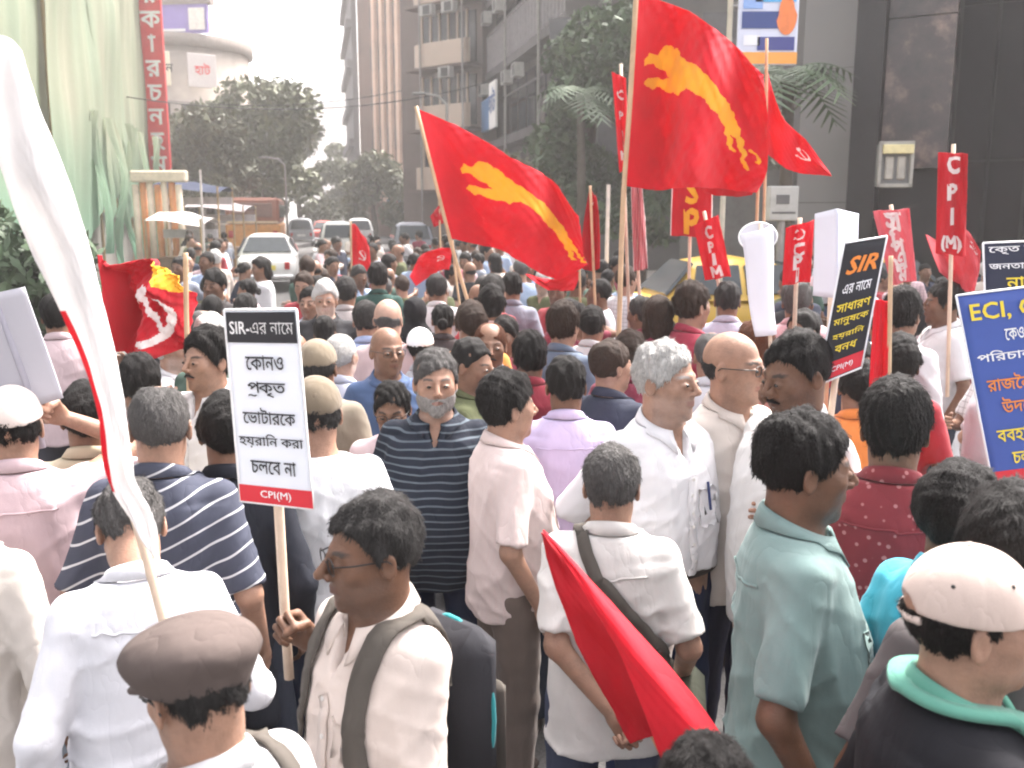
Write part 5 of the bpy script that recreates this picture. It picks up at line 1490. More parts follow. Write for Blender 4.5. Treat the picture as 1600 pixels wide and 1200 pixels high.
# two-wheelers
def scooter(u, Y, rz, col, label):
    root = empty('scooter', at_px(u, Y), rz, label, 'scooter')
    mt = plain('scooter_%s' % str(col), col, .35, bump=0)
    for y in (-.6, .62):
        wv = MB().tube([(-.05, y, .25), (.05, y, .25)], .25, 16).build('wheel', M_TYRE, root); MB().tube([(-.055, y, .25), (.055, y, .25)], .13, 12).build('rim', M_RIM, wv)
    MB().box((0, -.45, .55), (.36, .75, .38), None, .1).build('rear_body', mt, root, True); MB().box((0, -.42, .80), (.28, .72, .1), None, .04).build('seat', M_BLACK, root, True)
    MB().box((0, .05, .30), (.34, .45, .08), None, .03).build('footboard', mt, root)
    MB().box((0, .42, .66), (.38, .12, .66), rotx(.25), .05).build('leg_shield', mt, root, True)
    MB().tube([(0, .62, .25), (0, .45, .98)], .03, 8).build('fork', M_RIM, root); MB().tube([(-.33, .36, 1.02), (0, .45, 1.0), (.33, .36, 1.02)], .018, 6).build('handlebar', M_BLACK, root, True)
    MB().tube([(0, .48, .92), (0, .56, .92)], [.08, .07], 12).build('headlight', M_HEAD, root)
scooter(447, 37, SANG + .2, (.3, .3, .32), 'grey scooter riding behind the white taxi')
scooter(575, 34, SANG - .1, (.1, .1, .25), 'dark scooter near the small red flag at the back of the crowd')
# ------------------------------------------------------------------ flags and placards
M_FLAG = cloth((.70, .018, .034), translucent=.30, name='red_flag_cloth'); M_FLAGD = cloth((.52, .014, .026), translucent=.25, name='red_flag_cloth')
M_GOLD = cloth((.85, .48, .04), translucent=.3, name='yellow_print'); M_FWHITE = cloth((.78, .72, .70), translucent=.3, name='white_print')
M_STICK = plain('bamboo_stick', (.52, .36, .22), .6, scale=8); M_STICKL = plain('pale_stick', (.66, .52, .40), .6, scale=8)
def catm(P, t):
    P = np.array(P, float); n = len(P) - 1; t = np.clip(t, 0, 1) * n; i = np.minimum(t.astype(int), n - 1); f = (t - i)[..., None]
    g = lambda k: P[np.clip(k, 0, n)]
    a, b, c, d = g(i - 1), g(i), g(i + 1), g(i + 2)
    return .5 * (2 * b + (c - a) * f + (2 * a - 5 * b + 4 * c - d) * f ** 2 + (-a + 3 * b - 3 * c + d) * f ** 3)
def cloth_sheet(rows, ripple, seed=0):
    """rows: list of rows (v) of world control points (u); returns fn(u, v)"""
    rows = [np.array(r, float) for r in rows]
    def fn(U, V):
        cols = np.stack([catm(r, U.ravel()) for r in rows], 0)          # (rows, n, 3)
        n = len(rows) - 1; t = np.clip(V.ravel(), 0, 1) * n; i = np.minimum(t.astype(int), n - 1); f = (t - i)[:, None]; q = np.arange(U.size)
        g = lambda k: cols[np.clip(k, 0, n), q]
        a, b, c, d = g(i - 1), g(i), g(i + 1), g(i + 2)
        P = .5 * (2 * b + (c - a) * f + (2 * a - 5 * b + 4 * c - d) * f ** 2 + (-a + 3 * b - 3 * c + d) * f ** 3)
        u, v = U.ravel(), V.ravel()
        w = np.minimum(1, u * 4) 
        y = ripple * w * (np.sin(u * 9 + v * 3 + seed) + .5 * np.sin(u * 17 - v * 6 + 2 * seed) + .35 * np.sin(v * 13 + u * 5 + seed) + .18 * np.sin(u * 34 + v * 15) + .10 * np.sin(u * 58 - v * 41 + seed) + .07 * np.sin(u * 97 + v * 63 + 2 * np.sin(v * 9)))
        P = P + np.stack([y * .35, y, y * .2], 1)
        return P.reshape(U.shape + (3,))
    return fn
def flag(label, rows_px, Y, ripple, mats, mask=None, seed=0, nu=200, nv=140, pole=None, pole_r=.014, cat='flag', group=None, name='party_flag', pmat=None):
    """rows_px: rows of (u, v, dY) control pixels"""
    rows = [[W(u, v, Y + d) for (u, v, d) in r] for r in rows_px]
    b = W(pole[-1][0], pole[-1][1], Y + (pole[-1][2] if len(pole[-1]) > 2 else 0)) if pole else rows[-1][0]
    root = empty(name, b, 0, label, cat, group)
    surf('cloth', cloth_sheet(rows, ripple, seed), nu, nv, mats, root, mask, .0025)
    if pole:
        pts = [W(p[0], p[1], Y + (p[2] if len(p) > 2 else 0)) for p in pole]
        pts = catm(pts, np.linspace(0, 1, 14)) if len(pts) > 2 else pts
        MB().tube(list(pts), pole_r, 8).build('pole', pmat or M_STICK, root, True)
    rebase(root); return root
# leaping animal emblem in (u, v) of a flag, v downward
BEAST = [(.13, .30), (.20, .27), (.235, .20), (.265, .185), (.30, .215), (.335, .205), (.345, .25), (.40, .265), (.50, .285), (.60, .325), (.68, .39), (.745, .46), (.80, .55), (.845, .65), (.875, .76), (.88, .86), (.91, .905), (.90, .93), (.855, .90), (.845, .80), (.81, .70), (.775, .67), (.80, .76), (.815, .80), (.77, .79), (.735, .70), (.70, .61), (.62, .535), (.53, .485), (.45, .455), (.40, .455), (.36, .50), (.29, .515), (.22, .50), (.15, .51), (.10, .50), (.12, .455), (.20, .445), (.27, .425), (.235, .385), (.16, .365), (.10, .385), (.085, .345)]
def beast_mask(su=1, sv=1, ou=0, ov=0, tail=True):
    def f(u, v):
        a = (u - ou) / su; b = (v - ov) / sv
        a = a + .007 * np.sin(b * 61 + a * 23) + .004 * np.sin(a * 131 + b * 47); b = b + .007 * np.sin(a * 57 - b * 19) + .004 * np.sin(b * 143 + a * 37)   # ragged hand printing
        r = in_poly(a, b, BEAST)
        if tail: r |= (np.abs(np.hypot(a - .90, b - .78) - .055) < .013) & (a > .89) & (b < .80)
        return r.astype(int)
    return f
HS_V, HS_F = sickle_hammer(1.0)
def emblem_mask(cu, cv, s, asp=1.0, mi=1):
    def f(u, v):
        x = (u - cu) / s * asp; z = -(v - cv) / s; r = np.zeros(u.shape, bool)
        for fc in HS_F: r |= in_poly(x, z, [(HS_V[k][0], HS_V[k][2]) for k in fc])
        return r.astype(int) * mi
    return f
# big waving flag in the middle
flag('large red flag with a yellow leaping animal, waving low over the middle of the crowd',
     [[(651, 170, 0), (720, 200, .10), (800, 243, -.05), (862, 285, .10), (905, 338, 0)],
      [(668, 240, 0), (735, 262, .12), (805, 295, -.08), (868, 335, .10), (913, 375, 0)],
      [(690, 315, 0), (750, 335, .12), (815, 352, -.08), (870, 380, .10), (912, 400, 0)],
      [(704, 372, 0), (760, 385, .10), (815, 410, -.05), (870, 434, .08), (918, 414, 0)]], 6.2, .030, [M_FLAG, M_GOLD],
     mask=beast_mask(1.0, .92, .10, .04), seed=1, nu=260, nv=180, pole=[(650, 166), (706, 385), (742, 520), (765, 700, .2)], pole_r=.012)
# big upper-right flag
flag('tallest red flag with a yellow leaping animal, hanging from a pole at the upper right',
     [[(996, -12, 0), (1045, 5, .15), (1095, 30, -.1), (1150, 72, .1), (1192, 118, 0)],
      [(986, 75, 0), (1040, 92, .15), (1095, 110, -.12), (1150, 140, .1), (1197, 170, 0)],
      [(979, 190, 0), (1035, 205, .15), (1090, 215, -.12), (1140, 225, .1), (1198, 262, 0)],
      [(972, 290, 0), (1030, 297, .12), (1085, 290, -.08), (1135, 300, .1), (1183, 300, 0)]], 5.3, .046, [M_FLAG, M_GOLD],
     mask=beast_mask(.95, .72, .02, .12), seed=4, nu=230, nv=230, pole=[(997, -60), (985, 150), (973, 330), (966, 560), (960, 760)], pole_r=.014)
flag('second red flag mostly hidden behind the lower right corner of the tallest flag', [[(1105, 225, 0), (1145, 232, .05), (1186, 244, 0)], [(1102, 262, 0), (1144, 270, .05), (1184, 276, 0)], [(1098, 300, 0), (1142, 308, .05), (1176, 303, 0)]], 5.9, .02, [M_FLAGD], nu=40, nv=40, pole=[(1188, 200), (1184, 300), (1178, 480)], pole_r=.010)
# pennant
flag('long pointed red pennant with a small white emblem beside the tallest flag',
     [[(1196, 92, 0), (1204, 130, .04), (1222, 180, 0), (1243, 205, .03), (1262, 222, 0), (1298, 272, 0)],
      [(1196, 160, 0), (1206, 190, .04), (1224, 220, 0), (1245, 240, .03), (1264, 250, 0), (1299, 274, 0)],
      [(1196, 238, 0), (1208, 248, .04), (1226, 262, 0), (1246, 269, .03), (1266, 272, 0), (1299, 276, 0)]], 5.6, .012, [M_FLAG, M_FWHITE],
     mask=emblem_mask(.70, .45, .30, 1.0), seed=2, nu=150, nv=100, pole=[(1198, 60), (1196, 250), (1190, 470), (1186, 620)], pole_r=.009)
# rolled small flags
flag('small red pointed flag raised beside the white hatchback', [[(549, 350, 0), (556, 352, 0), (566, 365, 0), (575, 385, 0)], [(547, 385, 0), (560, 392, .05), (572, 400, 0), (580, 412, 0)], [(548, 418, 0), (560, 420, .05), (574, 424, 0), (582, 428, 0)]], 11.5, .02, [M_FLAG, M_FWHITE], mask=emblem_mask(.5, .55, .30), nu=60, nv=60, pole=[(548, 345), (549, 400), (551, 470)], pole_r=.012)
flag('drooping red flag draped over raised hands left of the waving flag', [[(640, 432, 0), (655, 402, .1), (678, 390, 0), (705, 388, 0)], [(645, 440, 0), (665, 415, .1), (685, 404, 0), (706, 402, 0)], [(650, 447, 0), (672, 432, .1), (690, 422, 0), (704, 420, 0)]], 8.5, .02, [M_FLAG, M_FWHITE], mask=emblem_mask(.7, .5, .25), nu=60, nv=40, pole=[(707, 375), (712, 430), (722, 500)], pole_r=.010)
flag('narrow furled red flag with a white emblem at the right end of the waving flag', [[(921, 296, 0), (926, 300, .03), (932, 310, 0)], [(912, 350, 0), (924, 348, .05), (937, 352, 0)], [(905, 415, 0), (922, 424, .05), (938, 418, 0)]], 7.0, .012, [M_FLAGD, M_FWHITE], mask=emblem_mask(.5, .20, .16, .6), nu=60, nv=90, pole=[(922, 290), (925, 360), (930, 480)], pole_r=.010)
flag('scrap of red flag showing beneath the right end of the waving flag', [[(820, 428, 0), (860, 436, .05), (905, 424, 0)], [(835, 440, 0), (865, 446, .05), (903, 440, 0)], [(850, 450, 0), (870, 455, .05), (898, 452, 0)]], 8.0, .02, [M_FLAG], nu=50, nv=20, pole=[(905, 380), (906, 450), (908, 520)], pole_r=.010)
flag('small dull red flag just behind the upper left edge of the waving flag', [[(672, 338, 0), (685, 322, 0), (700, 316, 0)], [(678, 355, 0), (690, 350, 0), (702, 346, 0)]], 12.5, .02, [M_FLAGD], nu=24, nv=20, pole=[(686, 315), (687, 350), (690, 440)], pole_r=.012)
flag('red flag with white hammer and sickle and yellow patch held low at the left', [[(152, 398, 0), (195, 408, .1), (240, 412, 0), (285, 430, .05)], [(160, 455, 0), (200, 462, .12), (245, 468, 0), (290, 480, .05)], [(172, 548, 0), (210, 560, .1), (250, 556, 0), (290, 550, .05)]], 4.4, .055, [M_FLAGD, M_FWHITE, M_GOLD],
     mask=lambda u, v: np.where((v < .34) & (u > .62) & (v < .10 + .5 * (u - .5)), 2, emblem_mask(.62, .60, .62)(u, v)), seed=3, nu=150, nv=110, pole=[(290, 395), (292, 520), (300, 700)], pole_r=.012)
flag('limp red cloth hanging behind the black placard', [[(1366, 470, 0), (1378, 468, .02), (1390, 474, 0)], [(1362, 540, 0), (1376, 545, .03), (1388, 540, 0)], [(1358, 608, 0), (1372, 612, .02), (1386, 606, 0)]], 3.6, .008, [M_FLAG], nu=30, nv=50, pole=[(1392, 400), (1390, 520), (1388, 700)], pole_r=.009)
# foreground red flag lying forward towards the camera, with a folded dark strip
flag('plain bright red foreground flag furled to a point beside the man with the sling bag',
     [[(848, 828, 0), (862, 850, -.02), (905, 915, -.07), (965, 1015, -.12), (1010, 1120, -.17), (1040, 1215, -.2)],
      [(850, 829, 0), (892, 878, -.04), (960, 965, -.10), (1030, 1062, -.15), (1085, 1150, -.20), (1110, 1225, -.22)],
      [(851, 830, 0), (900, 882, -.02), (985, 972, -.05), (1065, 1068, -.10), (1125, 1145, -.15), (1180, 1222, -.18)]], 1.95, .004, [M_FLAG], seed=5, nu=130, nv=60,
     pole=[(985, 1085, .12), (1020, 1150, .12), (1060, 1230, .12), (1090, 1300, .12)], pole_r=.007)
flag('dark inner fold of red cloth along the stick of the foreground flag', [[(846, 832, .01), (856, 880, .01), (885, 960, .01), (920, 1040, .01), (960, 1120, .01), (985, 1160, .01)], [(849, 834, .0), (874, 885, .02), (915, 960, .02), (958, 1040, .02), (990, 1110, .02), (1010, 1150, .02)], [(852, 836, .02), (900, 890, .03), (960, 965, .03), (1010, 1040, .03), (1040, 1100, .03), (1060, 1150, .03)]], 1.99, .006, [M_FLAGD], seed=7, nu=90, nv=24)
# white overexposed furled banner on the left, with red hem
M_WB = cloth((.86, .84, .83), translucent=.35, name='white_banner_cloth')
flag('very long white furled banner with a red hem, slanting down across the left',
     [[(-40, 50, 0), (-18, 200, .02), (16, 300, 0), (62, 405, .02), (112, 520, .01), (147, 640, 0), (165, 740, 0), (200, 800, 0), (232, 850, 0)],
      [(-14, 52, -.03), (12, 194, -.02), (50, 292, -.03), (92, 402, -.02), (134, 520, -.02), (166, 644, -.02), (182, 742, -.01), (214, 806, -.01), (236, 860, 0)],
      [(14, 60, -.03), (44, 190, -.03), (78, 284, -.03), (120, 400, -.02), (156, 520, -.02), (184, 648, -.02), (200, 742, 0), (226, 806, 0), (240, 870, 0)],
      [(33, 80, 0), (68, 188, .02), (104, 286, 0), (143, 405, .02), (173, 520, .01), (200, 650, 0), (215, 742, 0), (236, 806, 0), (244, 880, 0)]], 1.75, .006, [M_WB, M_FLAG],
     mask=lambda u, v: ((v < .14) & (u > .46) & (u < .80)).astype(int), seed=2, nu=160, nv=60, pole=[(10, 80, .04), (110, 440, .04), (192, 740, .03), (228, 870, .02), (262, 995, .02), (300, 1130, .02)], pole_r=.0095, pmat=M_STICKL, name='furled_banner', cat='banner')

# vertical banners --------------------------------------------------------
def vbanner(label, quad, Y, letters, lmat, ripple=.012, mat=None, border=False, size=.8, emblem=None, group=None, pole=None, seed=0, sq=1.0, tilt=0):
    """quad: top-left, top-right, bottom-right, bottom-left pixels; letters: list of (text, v) running down"""
    tl, tr, br, bl = [np.array(q, float) for q in quad]
    rows = [[W(*(tl + (tr - tl) * a + ((bl - tl) * (1 - a) + (br - tr) * a) * b), Y) for a in (0, .5, 1)] for b in (0, .34, .67, 1)]
    pb = pole[-1] if pole else ((bl + br) / 2 + [0, 130])
    root = empty('vertical_banner', W(pb[0], pb[1], Y), 0, label, 'banner', group)
    fn = cloth_sheet(rows, ripple, seed); bw = .045
    def mask(u, v): return (((u < bw) | (u > 1 - bw)) & (u * 0 < 1)).astype(int)
    surf('cloth', fn, 44, 60, [mat or M_FLAG, M_FWHITE], root, mask if border else None, .003)
    wid = np.linalg.norm(rows[0][2] - rows[0][0]); hei = np.linalg.norm(rows[-1][1] - rows[0][1])
    for ch, v0 in letters:
        if ch == '#': V, F = sickle_hammer(.8)
        else:
            V, F = text_me(ch, 1.0, 0, .045)
            V[:, 0] -= (V[:, 0].min() + V[:, 0].max()) / 2; V[:, 2] -= (V[:, 2].min() + V[:, 2].max()) / 2
            w_ = V[:, 0].max() - V[:, 0].min(); hh = V[:, 2].max() - V[:, 2].min(); V /= hh; 
            if w_ / hh * size > .86 * wid: V[:, 0] *= .8
        sc = size * wid
        U = .5 + V[:, 0] * sc * sq / wid; Vv = v0 - V[:, 2] * sc / hei
        P = fn(U, Vv)
        eps = 1e-3
        T1 = fn(U + eps, Vv) - P; T2 = fn(U, Vv + eps) - P; N = np.cross(T1, T2); N /= np.linalg.norm(N, axis=1, keepdims=True) + 1e-12
        N[N[:, 1] > 0] *= -1
        P = P + N * .006
        link('emblem' if ch == '#' else 'letter', mesh_np('letter', P, F, False), lmat, root)
    if pole:
        MB().tube([W(p[0], p[1], Y + .03) for p in pole], .012, 8).build('pole', M_STICKL, root, True)
    rebase(root); return root
vbanner('dark red vertical banner with yellow letters R, S and P and a white border', [(1052, 222), (1116, 222), (1112, 372), (1047, 368)], 6.6, [('R', .20), ('S', .52), ('P', .83)], M_GOLD, border=True, size=.62, mat=M_FLAGD, pole=[(1078, 215), (1078, 370), (1074, 560)], seed=1)
vbanner('narrow red banner with white letters half hidden behind the tallest flag', [(956, 112), (978, 122), (984, 262), (968, 270)], 7.2, [('C', .22), ('P', .42), ('I', .62), ('M', .82)], M_FWHITE, size=.55, sq=1.2, pole=[(970, 100), (976, 300), (984, 520)], seed=2)
vbanner('furled pink striped banner standing on its pole below the tallest flag', [(986, 290), (1004, 290), (1012, 420), (990, 424)], 6.9, [], M_FWHITE, border=True, mat=cloth((.45, .12, .13), 'vstripe', (.7, .6, .58)), pole=[(990, 270), (996, 400), (1004, 560)], seed=3)
vbanner('tilted red banner with small white letters above the bald man with glasses', [(1084, 352), (1122, 336), (1142, 432), (1102, 438)], 6.4, [('C', .22), ('P', .45), ('I', .66), ('M', .86)], M_FWHITE, size=.44, pole=[(1100, 330), (1122, 440), (1140, 560)], seed=4)
vbanner('bright red banner with white hammer and sickle left of the white placard backs', [(1228, 356), (1272, 344), (1266, 440), (1222, 446)], 5.2, [('#', .18), ('C', .42), ('P', .63), ('I', .84)], M_FWHITE, size=.50, pole=[(1250, 340), (1244, 440), (1238, 600)], seed=5)
vbanner('pinkish red banner with faded white letters behind the black placard', [(1364, 330), (1421, 326), (1432, 438), (1392, 446)], 5.6, [('স', .16), ('ি', .34), ('প', .5), ('এ', .68), ('ম', .86)], M_FWHITE, size=.46, mat=cloth((.66, .16, .19), translucent=.35), pole=[(1392, 320), (1408, 440), (1418, 600)], seed=6)
vbanner('tall crimson banner reading CPI(M) on end before the black glass building', [(1466, 238), (1512, 240), (1508, 400), (1462, 396)], 5.4, [('C', .13), ('P', .38), ('I', .62), ('(M)', .88)], M_FWHITE, size=.58, mat=M_FLAGD, pole=[(1490, 225), (1486, 400), (1480, 620)], seed=7)
flag('red cloth bunched around the foot of the tall crimson banner', [[(1446, 366, 0), (1478, 380, .1), (1505, 356, 0), (1532, 392, 0)], [(1456, 395, 0), (1480, 405, .1), (1508, 395, 0), (1530, 420, 0)], [(1468, 425, 0), (1486, 440, .1), (1504, 455, 0), (1522, 452, 0)]], 5.8, .02, [cloth((.60, .08, .10), translucent=.3), M_FWHITE], mask=emblem_mask(.85, .25, .2), nu=60, nv=40)

# placards ------------------------------------------------------------------
def px_frame(quad, Y, dYr=0.0, dYb=0.0):
    """plane through the quad's pixels; returns origin (centre), unit x (right), unit z (up), width, height, normal"""
    tl = W(*quad[0], Y); tr = W(*quad[1], Y + dYr); br = W(*quad[2], Y + dYr + dYb); bl = W(*quad[3], Y + dYb)
    return tl, tr, br, bl
def placard(label, quad, Y, dYr=0, face=None, edge=None, stick=None, items=(), bands=(), name='placard', curl=0.0, thick=.006, group=None, rim=None, stick_r=.011, smat=None, border=.008):
    """quad tl,tr,br,bl in pixels. bands: (v0, v1, mat). items: (text, cu, cv, height, mat, width)"""
    tl, tr, br, bl = px_frame(quad, Y, dYr)
    wid = (np.linalg.norm(tr - tl) + np.linalg.norm(br - bl)) / 2; hei = (np.linalg.norm(bl - tl) + np.linalg.norm(br - tr)) / 2
    nrm = norm(np.cross(tr - tl, bl - tl)); nrm = nrm if nrm[1] < 0 else -nrm
    def fn(U, V):
        U_, V_ = U[..., None], V[..., None]
        P = (tl * (1 - U_) + tr * U_) * (1 - V_) + (bl * (1 - U_) + br * U_) * V_
        return P + nrm * (curl * np.sin(math.pi * U_) + curl * .25 * np.sin(V_ * 5 + 1))
    sb = W(stick[-1][0], stick[-1][1], Y) if stick else (bl + br) / 2
    root = empty(name, sb, 0, label, 'placard', group)
    surf('board', lambda U, V: fn(U, V) - nrm * thick * .5, 14, 14, face if face else M_WHT, root, None, thick)
    lay = [thick * .0 + .0022]
    def sheet(nm, u0, u1, v0, v1, mat, off):
        return surf(nm, lambda U, V: fn(u0 + (u1 - u0) * U, v0 + (v1 - v0) * V) + nrm * off, 10, 10, mat, root)
    for nm, u0, u1, v0, v1, mat in bands: sheet(nm, u0, u1, v0, v1, mat, .0022)
    if rim:
        e = border / wid; g = border / hei
        mb = MB(); cor = [fn(np.array(a), np.array(b)) for a, b in ((0., 0.), (1., 0.), (1., 1.), (0., 1.))]
        mid = lambda a, b: [fn(np.array(a[0] + (b[0] - a[0]) * t), np.array(a[1] + (b[1] - a[1]) * t)) for t in np.linspace(0, 1, 9)]
        for a, b in (((0, 0), (1, 0)), ((1, 0), (1, 1)), ((1, 1), (0, 1)), ((0, 1), (0, 0))): MB().tube(mid(a, b), border * .42, 5).build('rim', rim, root, True)
    for it in items:
        txt, cu, cv, hh, mat = it[:5]; fitw = it[5] if len(it) > 5 else None; sh = it[6] if len(it) > 6 else 0
        pieces = txt if isinstance(txt, list) else [(txt, 0, 0, 1)]
        Vs = []; Fs = []; nn = 0
        for (tx, ox, oz, sc) in pieces:
            V, F = text_me(tx, sc, 0, it[7] if len(it) > 7 else .012, 1, sh); V[:, 0] += ox; V[:, 2] += oz
            Vs.append(V); Fs += [tuple(q + nn for q in f) for f in F]; nn += len(V)
        V = np.concatenate(Vs); F = Fs
        V[:, 0] -= (V[:, 0].min() + V[:, 0].max()) / 2; V[:, 2] -= (V[:, 2].min() + V[:, 2].max()) / 2
        V[:, 2] *= hh / max(1e-6, (V[:, 2].max() - V[:, 2].min())); w_ = V[:, 0].max() - V[:, 0].min()
        V[:, 0] *= (fitw or .8) / w_
        P = fn(cu + V[:, 0], cv - V[:, 2]) + nrm * .0045
        link('lettering', mesh_np('lettering', P, F, False), mat, root)
    if stick:
        pts = [W(p[0], p[1], Y + .015 + (p[2] if len(p) > 2 else 0)) for p in stick]
        MB().tube(list(pts), stick_r, 8).build('stick', smat or M_STICKL, root, True)
    rebase(root); return root
def ink(nm, c): return plain('ink_' + nm, c, .6, bump=0, var=.06)
K, WH, RD = ink('black', (.02, .02, .024)), ink('white', (.80, .80, .80)), ink('red', (.62, .03, .045))
YL, OR, BL = ink('yellow', (.80, .62, .05)), ink('orange', (.78, .25, .04)), ink('blue', (.055, .10, .36))
PPW = plain('placard_paper', (.74, .78, .84), .55, var=.05, bump=.05)
pra = [('প', 0, 0, 1), ('~', -.10, -.44, .85), ('কৃত', 1.02, 0, 1)]
placard('white placard with black Bengali lettering, black heading and red bottom strip on a wooden stick',
        [(350, 484), (463, 483), (490, 796), (376, 783)], 2.05, 0, PPW, stick=[(425, 600), (436, 800), (447, 990), (452, 1060)], rim=WH, border=.006, stick_r=.0115,
        bands=[('heading_band', .02, .98, .012, .165, K), ('bottom_strip', .0, 1, .905, .995, RD)],
        items=[('SIR-এর নােম', .5, .09, .065, WH, .88), ('েকানও', .5, .265, .075, K, .52), (pra, .5, .40, .080, K, .52), ('েভাটারেক', .5, .535, .085, K, .72), ('হয়রািন করা', .5, .665, .075, K, .88), ('চলেব না', .5, .80, .075, K, .62), ('CPI(M)', .5, .95, .050, WH, .42)])
placard('black placard with orange SIR heading and yellow Bengali lines, tilted over the mint shirt man',
        [(1319, 380), (1386, 369), (1346, 574), (1277, 602)], 3.0, 0, K, rim=WH, border=.008, stick=[(1330, 480, .01), (1304, 600, .01), (1290, 720, .01)],
        bands=[('bottom_strip', .03, .97, .86, .985, RD)],
        items=[('SIR', .52, .17, .13, OR, .72, .25, .03), ('এর নােম', .5, .335, .075, WH, .66), ('সাধারণ', .5, .47, .065, YL, .78), ('মানুষেক', .5, .575, .065, YL, .80), ('হয়রািন', .5, .675, .06, YL, .72), ('বনধ', .5, .775, .055, YL, .5), ('CPI(M)', .5, .925, .05, WH, .5)])
placard('large blue placard at the right edge with yellow ECI heading and orange lines',
        [(1494, 462), (1720, 434), (1722, 736), (1551, 758)], 2.7, 0, BL, rim=WH, border=.008, stick=[(1610, 600, .01), (1620, 800, .01), (1625, 980, .01)],
        bands=[('bottom_strip', .0, 1, .93, .995, RD)],
        items=[('ECI, CEO', .42, .10, .10, YL, .70, 0, .02), ('েকও', .36, .225, .06, WH, .14), ('পিরচালনা', .34, .325, .055, WH, .56), ('রাজৈনিতক', .38, .465, .085, OR, .56), ('উদেেশ', .36, .585, .085, OR, .34), ('ববহার করা', .40, .745, .075, YL, .58), ('চলেব না', .42, .865, .070, YL, .42)])
placard('black placard with white and yellow Bengali lines behind the blue one at the right edge',
        [(1536, 380), (1680, 374), (1690, 500), (1540, 505)], 3.6, 0, ink('navy', (.02, .025, .05)), rim=WH, border=.010, stick=[(1600, 450, .01), (1602, 560, .01), (1604, 720, .01)],
        items=[('েকৃত সব', .36, .10, .10, WH, .62), ('জনতার িভ', .38, .28, .10, WH, .66), ('নাগ', .40, .50, .15, YL, .34), ('িরক', .45, .72, .14, YL, .3)])
M_BACK = plain('placard_back', (.42, .41, .45), .8, var=.06, scale=3); M_BACKW = plain('placard_back_white', (.66, .66, .72), .75, var=.05, scale=3)
placard('plain grey back of a placard tilted at the left edge', [(-60, 470), (38, 448), (98, 622), (5, 650)], 2.9, 0, M_BACK, stick=[(-8, 460, -.02), (42, 600, -.02), (66, 700, -.02)], curl=.01, smat=plain('placard_back_dark', (.30, .29, .33), .8), stick_r=.012)
placard('tall white placard back folded down the middle, second from the black placard', [(1273, 334), (1306, 326), (1306, 466), (1270, 462)], 4.2, -.10, M_BACKW, stick=[(1300, 400, .02), (1296, 500, .02), (1290, 640, .02)])
placard('white placard back joined at an angle just left of the black placard', [(1308, 326), (1342, 334), (1338, 470), (1308, 466)], 4.1, .10, plain('placard_back_cool', (.60, .61, .70), .75, var=.05), stick=[(1324, 400, .02), (1322, 500, .02), (1318, 640, .02)])
placard('curled white paper sheet on a thin stick held above the man with crossed arms', [(1156, 366), (1204, 352), (1214, 520), (1182, 526)], 3.9, .05, M_BACKW, curl=.05, stick=[(1188, 350, .02), (1203, 520, .0), (1208, 640, 0)], stick_r=.008)
M_ROUND = plain('fan_sheet', (.52, .52, .56), .7, var=.06)
root = empty('round_paper_fan', W(1184, 370, 3.95), 0, 'round white paper top of the curled sheet above the crossed arms man', 'paper sign')
mb = MB(); pts = [(.075 * math.cos(a), 0.0, .055 * math.sin(a)) for a in np.linspace(0, 2 * math.pi, 28, endpoint=False)]
mb.add(pts + [(x, .006, z) for x, y, z in pts], [tuple(range(27, -1, -1)), tuple(range(28, 56))] + [(i, (i + 1) % 28, 28 + (i + 1) % 28, 28 + i) for i in range(28)]); mb.build('disc', M_ROUND, root)
MB().tube([(.078 * math.cos(a), -.002, .058 * math.sin(a)) for a in np.linspace(0, 2 * math.pi, 29)], .0035, 5, False).build('rim', WH, root, True)
# ------------------------------------------------------------------ the people one can single out
# (u of the head, v of the crown, height, heading: 0 faces us, 90 faces right, 180 turned away, -90 faces left)
WHITE = (.74, .74, .76); CREAM = (.66, .57, .50); PINKW = (.70, .60, .60)
def aim(u, vtop, h, rot, sp, side, px, py, dY=0.0, **k):
    fr = frame_for(u, vtop, h, rot, sp); Y = depth_for_top(vtop, h)
    sp[side] = dict(to=fr(W(px, py, Y + dY)), **k)
CROSS = dict(R=dict(to=(.10, -.21, 1.13), hand='relaxed', thumb=(0, 0, 1), elbow=(-.6, .5, -.8)), L=dict(to=(-.09, -.24, 1.15), hand='relaxed', thumb=(0, 0, 1), elbow=(.6, .5, -.8)))
FRONT = dict(R=dict(to=(-.05, -.22, 1.02), hand='relaxed', thumb=(0, 0, 1)), L=dict(to=(.06, -.22, 1.03), hand='relaxed', thumb=(0, 0, 1)))
BACKH = dict(R=dict(to=(-.02, .20, .98), hand='relaxed', elbow=(-.8, .5, -.2)), L=dict(to=(.03, .22, 1.0), hand='relaxed', elbow=(.8, .5, -.2)))
TALK = dict(R=dict(to=(-.12, -.30, 1.15), hand='relaxed', thumb=(0, 0, 1)), L=dict(to=(.22, -.12, .95), hand='relaxed'))
PHONE = dict(R=dict(to=(-.11, -.05, 1.55), hand='phone', thumb=(0, -.2, 1), elbow=(-.8, -.2, -.8)))
UP = dict(R=dict(to=(-.20, -.20, 1.85), hand='grip', thumb=(0, 0, 1), elbow=(-.6, 0, -.6)))

